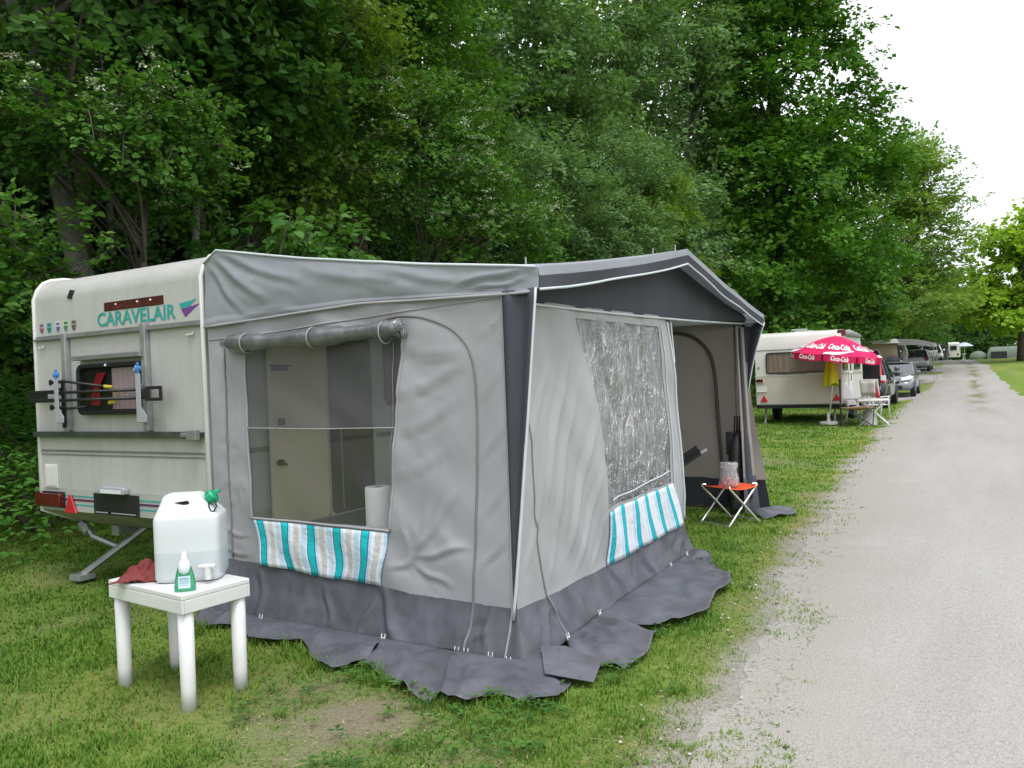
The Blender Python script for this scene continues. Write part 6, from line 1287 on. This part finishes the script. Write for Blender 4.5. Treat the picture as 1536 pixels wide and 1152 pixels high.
def crown_np(lobes, leaf, ratio, lai, sl, per, folded, droop, flat, seed, open_=0.0):
    g = np.random.default_rng(seed); VS = []; FS = []; TS = []; off = 0; SP = []
    for (cx, cy, cz, rx, ry, rz) in lobes:
        r3 = np.array([rx, ry, rz]); A = math.pi * ((rx * ry * rz) ** (2 / 3)); nl = int(lai * A / (leaf * leaf * ratio * .52)); ns = max(12, int(nl / per))
        dirs = unit(g.normal(size=(ns, 3))); lob = unit(g.normal(size=(9, 3)))
        k = np.clip((dirs @ lob.T).max(1), 0, 1); lump = .66 + .42 * k ** 5 + .10 * g.random(ns)
        rad = lump * (.50 + .52 * g.random(ns) ** .55)
        P = dirs * rad[:, None]
        # gather the sprays into boughs: clumps with darker gaps between
        nb = max(7, int(ns / 13)); bd = unit(g.normal(size=(nb, 3))); bk = np.clip((bd @ lob.T).max(1), 0, 1); B = bd * ((.66 + .42 * bk ** 5) * (.55 + .45 * g.random(nb) ** .6))[:, None]
        wh = g.integers(0, nb, ns); rb = min(.34, 1.05 / math.sqrt(nb) + .06); Q = B[wh] + g.normal(size=(ns, 3)) * rb * np.array([.75, .75, .5])
        use = g.random(ns) < .80; P = np.where(use[:, None], Q, P); dirs = np.where(use[:, None], unit(P * .6 + (P - B[wh]) * 1.2 + 1e-6), dirs)
        P = np.array([cx, cy, cz]) + P * r3
        ax = unit(dirs * np.array([1, 1, .55]) + g.normal(size=(ns, 3)) * .35 + np.array([0, 0, droop])); up = np.array([0, 0, 1.0])
        sd_ = unit(np.cross(ax, up) + 1e-6); upn = np.cross(sd_, ax)
        Ls = sl * (.55 + .8 * g.random(ns)); SP.append((P, ax, Ls))
        m = per; t = g.random((ns, m)) ** .85; q = (g.random((ns, m)) * 2 - 1)
        pos = P[:, None] + ax[:, None] * ((t - .35) * Ls[:, None])[..., None] + sd_[:, None] * (q * (1 - .55 * t) * .48 * Ls[:, None])[..., None] + upn[:, None] * ((-.16 * t * t - .10 * q * q + flat * g.normal(size=(ns, m))) * Ls[:, None])[..., None]
        nr = upn[:, None] * .8 + dirs[:, None] * .35 + g.normal(size=(ns, m, 3)) * .42
        dd = ax[:, None] * .55 + sd_[:, None] * (np.sign(q) * .8)[..., None] + g.normal(size=(ns, m, 3)) * .35
        ln = leaf * (.48 + .92 * g.random((ns, m))); tint = np.clip(.5 * g.random(ns)[:, None] + .5 * g.random((ns, m)) + .0 * t, 0, 1)
        v, f, kk = leaf_geo(pos.reshape(-1, 3), dd.reshape(-1, 3), nr.reshape(-1, 3), ln.ravel(), ln.ravel() * ratio, folded)
        VS.append(v); FS.append(f + off); TS.append(np.repeat(tint.ravel(), kk)); off += len(v)
    return np.concatenate(VS), np.concatenate(FS), np.concatenate(TS), SP
def tree(name, label, trunk, lobes, lm, leaf=.09, ratio=.6, lai=4.2, sl=.8, per=46, folded=False, droop=-.05, flat=.06, seed=1, blossom=0.0, bark='bark', tr=.16, limbs=16, group=None, cat='tree', stems=1):
    tx, ty = trunk; tz_ = float(terr(tx, ty)) - .05
    t = thing(name, label, cat, (tx, ty, tz_), 0, group); L0 = np.array([tx, ty, tz_])
    v, f, tn, SP = crown_np(lobes, leaf, ratio, lai, sl, per, folded, droop, flat, seed)
    np_mesh('crown', v - L0, f, LM[lm], t, attr={'tint': tn})
    g = random.Random(seed); mb = MB()
    top = max(lobes, key=lambda l: l[2]); tip = Vector((top[0], top[1], top[2] + top[5] * .55)); base = Vector((tx, ty, tz_))
    for s_ in range(stems):
        jx, jy = (g.uniform(-.35, .35), g.uniform(-.35, .35)) if stems > 1 else (0, 0)
        b0 = base + Vector((jx, jy, 0)); tp_ = tip + Vector((jx * 4, jy * 4, -abs(jx)))
        pts = [b0 + (tp_ - b0) * k / 7 + Vector((g.uniform(-1, 1), g.uniform(-1, 1), 0)) * .10 * (k > 0) for k in range(8)]
        rr = [tr * (1.25 if k == 0 else (1 - .88 * k / 7)) for k in range(8)]
        mb.tube(smooth_path(pts, 22), list(np.interp(np.linspace(0, 7, 22), range(8), rr)), 9)
        allp = np.concatenate([p for p, a, l in SP]); 
        for k in range(limbs // stems):
            e = Vector(allp[g.randrange(len(allp))]); hfrac = min(.92, max(.22, ((e.z - b0.z) / max(.5, tp_.z - b0.z)) * .72))
            q = hfrac * 7; i = min(int(q), 6); st0 = pts[i].lerp(pts[i + 1], q - i); r0 = tr * (1 - .88 * hfrac) * .55
            mid = st0.lerp(e, .5) + Vector((g.uniform(-.2, .2), g.uniform(-.2, .2), (e - st0).length * .10))
            mb.tube(smooth_path([st0, mid, e], 9), list(np.linspace(r0, .008, 9)), 6)
    P = np.concatenate([p for p, a, l in SP]); AXs = np.concatenate([a for p, a, l in SP]); LL = np.concatenate([l for p, a, l in SP])
    sel = range(0, len(P), max(1, len(P) // 260))
    for i in sel: mb.tube([P[i] - AXs[i] * LL[i] * .45, P[i] + AXs[i] * LL[i] * .05, P[i] + AXs[i] * LL[i] * .55 - np.array([0, 0, .08 * LL[i]])], [.008, .006, .003], 3, cap=False)
    shift(mb, L0).build('trunk', M[bark], t, smooth=True)
    if blossom:
        gg = np.random.default_rng(seed + 99); k = gg.random(len(P)) < blossom; Pb = P[k] + AXs[k] * (LL[k] * .30)[:, None] + np.array([0, 0, .05]); 
        Pb = np.repeat(Pb, 6, 0) + gg.normal(size=(len(Pb) * 6, 3)) * .16 * sl; m = 16
        pos = (Pb[:, None] + gg.normal(size=(len(Pb), m, 3)) * np.array([.038, .038, .016])).reshape(-1, 3); n = len(pos)
        v, f, kk = leaf_geo(pos, gg.normal(size=(n, 3)) * np.array([1, 1, .25]), np.array([0, 0, 1.]) + gg.normal(size=(n, 3)) * .4, np.full(n, .034), np.full(n, .030), False)
        np_mesh('blossom', v - L0, f, BLOSSOM, t)
    return t
tree('hawthorn_bush', 'low hawthorn bush with small light leaves beside the outer rear corner of the large caravan', (-4.0, 1.3), [(-3.95, 1.0, 2.65, .9, 1.15, .85), (-4.2, -.3, 2.8, .9, 1.2, 1.0)], 'mid', .080, .70, 4.6, .55, 34, True, seed=3, blossom=.05, tr=.028, stems=3, limbs=6, cat='bush')
tree('hawthorn', 'hawthorn with scattered white blossom above the rear panel of the large caravan', (-4.7, 2.3), [(-4.5, 2.1, 4.75, 1.0, 1.35, .9), (-4.3, 2.9, 4.0, .7, .8, .5)], 'mid', .078, .72, 4.6, .55, 34, True, seed=5, blossom=.12, tr=.07, stems=2)
tree('broadleaf_tree', 'dark large-leaved tree with a grey trunk overhanging the large caravan roof', (-5.6, 3.4), [(-5.7, 3.2, 7.6, 2.4, 3.2, 2.4), (-5.2, 5.2, 6.4, 1.5, 1.6, 1.3), (-6, 1, 9.5, 3, 3.2, 2.6)], 'dark', .150, .74, 5.0, .95, 32, True, droop=-.25, seed=8, bark='barkgrey', tr=.19, limbs=22)
tree('slender_tree', 'thin-stemmed dark tree between the broad-leaved tree and the hazel', (-6.1, 4.9), [(-6.3, 4.8, 8.6, 1.6, 1.8, 2.6), (-6.8, 6, 6.0, 1.3, 1.5, 1.4)], 'dark', .125, .65, 4.6, .8, 34, True, seed=12, bark='barkgrey', tr=.085, limbs=12)
tree('hazel_bush', 'hazel bush with big round leaves just above the caravan roof edge', (-4.2, 4.9), [(-4.0, 4.7, 3.35, .9, 1.25, .95), (-3.8, 5.6, 2.8, .8, 1.0, .7)], 'hazel', .125, .82, 4.2, .7, 26, True, droop=-.2, seed=15, tr=.045, stems=3, cat='bush')
tree('birch_tree', 'yellow-green small-leaved tree above the hazel bush', (-5.9, 7.3), [(-5.8, 7.1, 6.3, 1.5, 2.1, 2.3), (-5.5, 6.3, 8.8, 1.6, 1.8, 1.8)], 'yellow', .092, .72, 5.0, .75, 44, True, seed=18, bark='barkgrey', tr=.10, limbs=22)
tree('hawthorn', 'white-blossomed hawthorn whose flowering branches slant down behind the awning ridge', (-5.2, 9.6), [(-4.9, 9.2, 5.9, 1.5, 2.2, 1.7), (-4.3, 11.0, 4.4, 1.0, 1.5, 1.05), (-4.0, 12.6, 3.4, .8, 1.2, .7)], 'mid', .092, .72, 4.8, .7, 40, False, seed=21, blossom=.24, tr=.10, limbs=20)
tree('tall_tree', 'tall mid-green tree between the yellow-green birch and the tall silver poplar', (-7.2, 10.0), [(-7.1, 9.6, 10.2, 2.5, 3.3, 3.2), (-7.0, 12.5, 8.6, 2.0, 2.6, 2.2), (-7.2, 9, 14, 2.6, 3.2, 2.8)], 'mid', .140, .68, 5.0, 1.0, 44, False, seed=25, tr=.17, limbs=20)
tree('willow', 'grey-green willow thicket with soft rounded crowns behind the middle of the awning', (-4.9, 15.6), [(-4.7, 14.8, 6.1, 1.4, 2.3, 1.5), (-4.4, 17.2, 5.2, 1.3, 2.1, 1.5), (-4.5, 18.6, 7.4, 1.2, 1.9, 1.3), (-4.5, 16.0, 3.6, 1.2, 2.2, 1.2)], 'silver', .125, .40, 5.4, .65, 56, False, droop=.1, flat=.12, seed=28, tr=.09, limbs=24, stems=2)
tree('poplar', 'tallest silver poplar rising behind the grey-green willow thicket', (-7.0, 19.5), [(-6.9, 17.0, 11.0, 2.2, 3.4, 3.6), (-6.9, 21.5, 13.5, 2.6, 4.0, 4.5), (-6.6, 20.0, 9.0, 2.2, 3.6, 2.5)], 'silver', .160, .70, 5.2, 1.0, 46, False, flat=.10, seed=31, bark='barkgrey', tr=.20, limbs=22)
tree('maple', 'young maple with bright green leaf tufts low behind the awning peak', (-4.1, 20.8), [(-3.8, 20.3, 6.8, 1.0, 1.7, .9), (-3.8, 19.0, 6.0, .8, 1.2, .6), (-4.0, 22.4, 4.6, 1.0, 1.5, .8)], 'bright', .105, .8, 4.0, .65, 34, False, seed=34, tr=.06, limbs=10)
for k, (lab_, x, y, z, rx, ry, rz) in enumerate([('dark shrub in the gap below the flowering hawthorn', -4.4, 13.4, 1.8, 1.0, 2.2, 1.5), ('dark shrub under the grey-green willow', -4.3, 18.0, 2.0, 1.1, 2.6, 1.7), ('dark shrub directly below the bright green maple', -4.2, 23.3, 2.3, 1.2, 2.8, 1.9), ('dark shrub at the foot of the oak beside the older caravan', -3.6, 28.5, 2.6, 1.4, 3.0, 2.2)]):
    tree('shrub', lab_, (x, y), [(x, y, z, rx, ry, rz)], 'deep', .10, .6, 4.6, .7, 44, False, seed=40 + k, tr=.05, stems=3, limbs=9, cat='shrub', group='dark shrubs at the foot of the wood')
tree('poplar', 'silver-green poplar standing between the tall poplar and the dark oak', (-6.0, 29.0), [(-5.6, 27.5, 12.5, 2.4, 3.8, 5.0), (-5.2, 26.5, 6.6, 2.0, 3.2, 2.4), (-5.8, 30, 17, 2.4, 3.6, 4.0)], 'silver', .190, .70, 5.2, 1.1, 46, False, flat=.10, seed=47, bark='barkgrey', tr=.20, limbs=22)
tree('oak', 'big dark green oak with layered clumps against the sky above the older caravan', (-3.2, 34.0), [(-3.0, 34.0, 14.5, 3.7, 4.6, 5.2), (-1.9, 33.0, 10.0, 3.0, 4.0, 2.8), (-3.4, 34.0, 20.5, 3.4, 4.2, 3.6), (-2.6, 31.0, 6.4, 2.2, 3.4, 2.3), (-.2, 36.5, 11.5, 2.2, 3.2, 2.8), (-.9, 35.5, 6.6, 2.2, 3.4, 2.0), (-2.4, 30.5, 3.4, 1.8, 3.0, 2.0), (-4.0, 33.0, 9.0, 2.6, 3.6, 3.2), (-5.0, 33.5, 15.0, 2.6, 3.6, 4.5)], 'oak', .230, .76, 5.8, 1.35, 46, False, flat=.08, seed=52, tr=.32, limbs=34)
tree('ash_tree', 'mid-green tree filling in behind the oak over the trailer roof', (-2.6, 46.0), [(-2.6, 46, 8.0, 3.2, 4.2, 5.0), (-1.4, 44, 5.2, 2.2, 3.5, 2.0)], 'mid', .25, .68, 5.4, 1.3, 46, False, seed=55, tr=.22, limbs=16)
tree('hornbeam', 'lighter feathery tree with bare twig tips just beyond the big oak', (-1.0, 60.0), [(-.3, 60, 9.5, 3.9, 4.5, 4.4), (1.1, 59, 7.8, 2.9, 4.0, 2.8), (.2, 60, 14.6, 3.4, 3.8, 3.6), (.4, 55, 5.4, 2.6, 4, 1.6), (1.4, 60.5, 16.0, 1.9, 2.4, 1.9)], 'horn', .26, .60, 5.2, 1.8, 42, False, flat=.05, droop=.12, seed=58, tr=.20, limbs=60)
tree('round_tree', 'bright round tree over the parked cars before the end of the row', (-2.0, 76.0), [(-1.8, 76, 6.5, 3.6, 5, 4.4)], 'mid', .30, .7, 5.2, 1.4, 44, False, seed=61, tr=.22, limbs=12)
tree('lime_tree', 'bright lime-green tree with thick trunk on the open grass across the road', (7.3, 70.0), [(7.3, 70.0, 7.9, 3.6, 4.0, 3.0), (7.4, 70, 11.2, 2.6, 3.0, 2.4), (4.2, 69, 6.8, 2.4, 2.6, 2.0), (9.6, 70.5, 6.8, 2.6, 3.0, 2.2), (7.0, 68.5, 6.2, 2.4, 2.2, 1.8), (5.6, 68.0, 5.0, 2.3, 2.2, 1.5)], 'lime', .34, .74, 9.0, 1.3, 44, False, seed=64, tr=.36, limbs=24)
for k, (lab_, x, y, lobes, lm, lf) in enumerate([
    ('dim tree behind the dark green tent at the far end', -3.0, 108, [(-3, 108, 7, 4.5, 5, 5.5), (-1.0, 106, 5.0, 3.0, 4, 2.6)], 'dark', .28),
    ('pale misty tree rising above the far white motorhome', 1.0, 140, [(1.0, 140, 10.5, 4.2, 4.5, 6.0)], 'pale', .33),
    ('dark tree closing the view behind the tunnel tent', 5.5, 138, [(5.5, 138, 6.0, 4.5, 3.5, 4.6), (2.0, 134, 4.6, 3.4, 3, 3.0)], 'dark', .30),
    ('dark low tree between the tunnel tent and the lime tree trunk', 12.0, 136, [(12, 136, 5.4, 4.8, 3.5, 3.9), (17, 130, 5, 4, 3.5, 3.6)], 'dark', .30),
    ('bright green tree half hidden behind the lime tree crown', 13.5, 105, [(13.5, 105, 8.5, 4.5, 4.5, 5.0)], 'bright', .26)]):
    tree('distant_tree', lab_, (x, y), lobes, lm, lf, .65, 6.0, 1.5, 44, False, seed=70 + k, tr=.25, limbs=10, group='trees at the far end of the site')
# dim wood behind the edge trees: too many stems to count
g = np.random.default_rng(5)
nc = 2600; cx0 = -9.2 - 9 * g.random(nc) ** 1.3; cy0 = -16 + 140 * g.random(nc) ** 1.35; cz0 = .3 + 15.5 * g.random(nc) ** .9
m_ = 74; pos = np.stack([cx0, cy0, cz0], -1)[:, None] + g.normal(size=(nc, m_, 3)) * np.array([.75, .9, .55]); pos = pos.reshape(-1, 3); n = len(pos)
v, f, kk = leaf_geo(pos, g.normal(size=(n, 3)) + np.array([.6, 0, -.2]), np.array([.3, 0, 1.]) + g.normal(size=(n, 3)) * .5, .19 * (.6 + .7 * g.random(n)), .13 * (.6 + .7 * g.random(n)), False)
# a dense curtain of big leaves farther in, so no daylight comes through low down
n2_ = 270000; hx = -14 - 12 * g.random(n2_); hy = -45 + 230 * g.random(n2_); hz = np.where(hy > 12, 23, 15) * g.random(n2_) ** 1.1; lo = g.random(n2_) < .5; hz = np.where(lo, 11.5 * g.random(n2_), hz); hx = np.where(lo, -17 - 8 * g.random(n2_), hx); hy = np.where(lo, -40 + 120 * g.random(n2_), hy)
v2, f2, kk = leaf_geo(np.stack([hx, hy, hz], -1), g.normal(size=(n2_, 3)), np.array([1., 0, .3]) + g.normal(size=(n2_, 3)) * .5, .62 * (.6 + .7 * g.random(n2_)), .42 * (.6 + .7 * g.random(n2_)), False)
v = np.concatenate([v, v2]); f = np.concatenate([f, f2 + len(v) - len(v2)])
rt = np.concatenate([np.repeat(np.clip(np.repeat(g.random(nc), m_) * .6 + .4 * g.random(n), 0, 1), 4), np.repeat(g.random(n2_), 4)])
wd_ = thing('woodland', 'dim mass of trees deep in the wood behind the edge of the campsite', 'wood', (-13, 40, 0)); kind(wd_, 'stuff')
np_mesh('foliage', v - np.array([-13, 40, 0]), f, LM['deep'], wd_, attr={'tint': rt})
mb = MB(); gr = random.Random(4)
for k in range(110):
    x = -8.2 - 9 * gr.random(); y = -12 + 110 * gr.random() ** 1.4; h_ = 9 + 6 * gr.random(); r = .06 + .12 * gr.random(); lx, ly = gr.uniform(-.6, .6), gr.uniform(-.6, .6)
    mb.tube([(x, y, 0), (x + lx * .4, y + ly * .4, h_ * .45), (x + lx, y + ly, h_)], [r, r * .8, r * .3], 7)
shift(mb, (-13, 40, 0)).build('trunks', M['bark'], wd_, smooth=True)
# nettles and brambles along the foot of the wood
n = 52000; y = np.where(g.random(n) < .45, -3 + 8 * g.random(n), 4 + 34 * g.random(n)); x = -2.35 - 4.2 * g.random(n) ** .8 - .45 * np.clip((y - 5) / 10, 0, 1) - .35 * vn(y * 1.3, y * 0, 9)
top = (.55 + .75 * np.clip((-x - 2.5) / 1.5, 0, 1)) * (.55 + .9 * fbm(x * 1.3, y * 1.3, 31)); top = np.where(y < -.5, top * .8, top)
z = terr(x, y) + top * g.random(n) ** .6; pos = np.stack([x, y, z], -1); ang = g.random(n) * 6.283
v, f, kk = leaf_geo(pos, np.stack([np.cos(ang), np.sin(ang), -.25 + .2 * g.random(n)], -1), np.array([.1, -.1, 1.]) + g.normal(size=(n, 3)) * .35, .085 * (.6 + .7 * g.random(n)), .045 * (.6 + .7 * g.random(n)), True)
ug = np_mesh('undergrowth', v, f, leaf_mat('nettle_leaf', (.040, .130, .020), (.095, .225, .038)), attr={'tint': np.repeat(np.clip(.6 * fbm(x * 1.1, y * 1.1, 33) + .4 * g.random(n), 0, 1), kk)})
kind(ug, 'stuff'); tag(ug, 'nettles and brambles crowding the foot of the wood', 'undergrowth')

# the far wood that closes the meadow on the other side of the road
nc = 1300; cx0 = -34 + 190 * g.random(nc) ** 1.1; cy0 = 156 + 26 * g.random(nc) - .35 * np.clip(cx0 - 6, 0, 200); cz0 = 1.2 + 11 * g.random(nc) ** .9
m_ = 50; pos = (np.stack([cx0, cy0, cz0], -1)[:, None] + g.normal(size=(nc, m_, 3)) * np.array([1.8, 1.8, 1.0])).reshape(-1, 3); n = len(pos)
v, f, kk = leaf_geo(pos, g.normal(size=(n, 3)), np.array([0, -.5, .8]) + g.normal(size=(n, 3)) * .5, .8 * (.6 + .7 * g.random(n)), .6 * (.6 + .7 * g.random(n)), False)
fw = np_mesh('far_wood', v, f, LM['mid'], attr={'tint': np.repeat(np.clip(np.repeat(g.random(nc), m_) * .6 + .4 * g.random(n), 0, 1), kk)})
kind(fw, 'stuff'); tag(fw, 'far line of wood closing off the meadow across the road', 'wood')
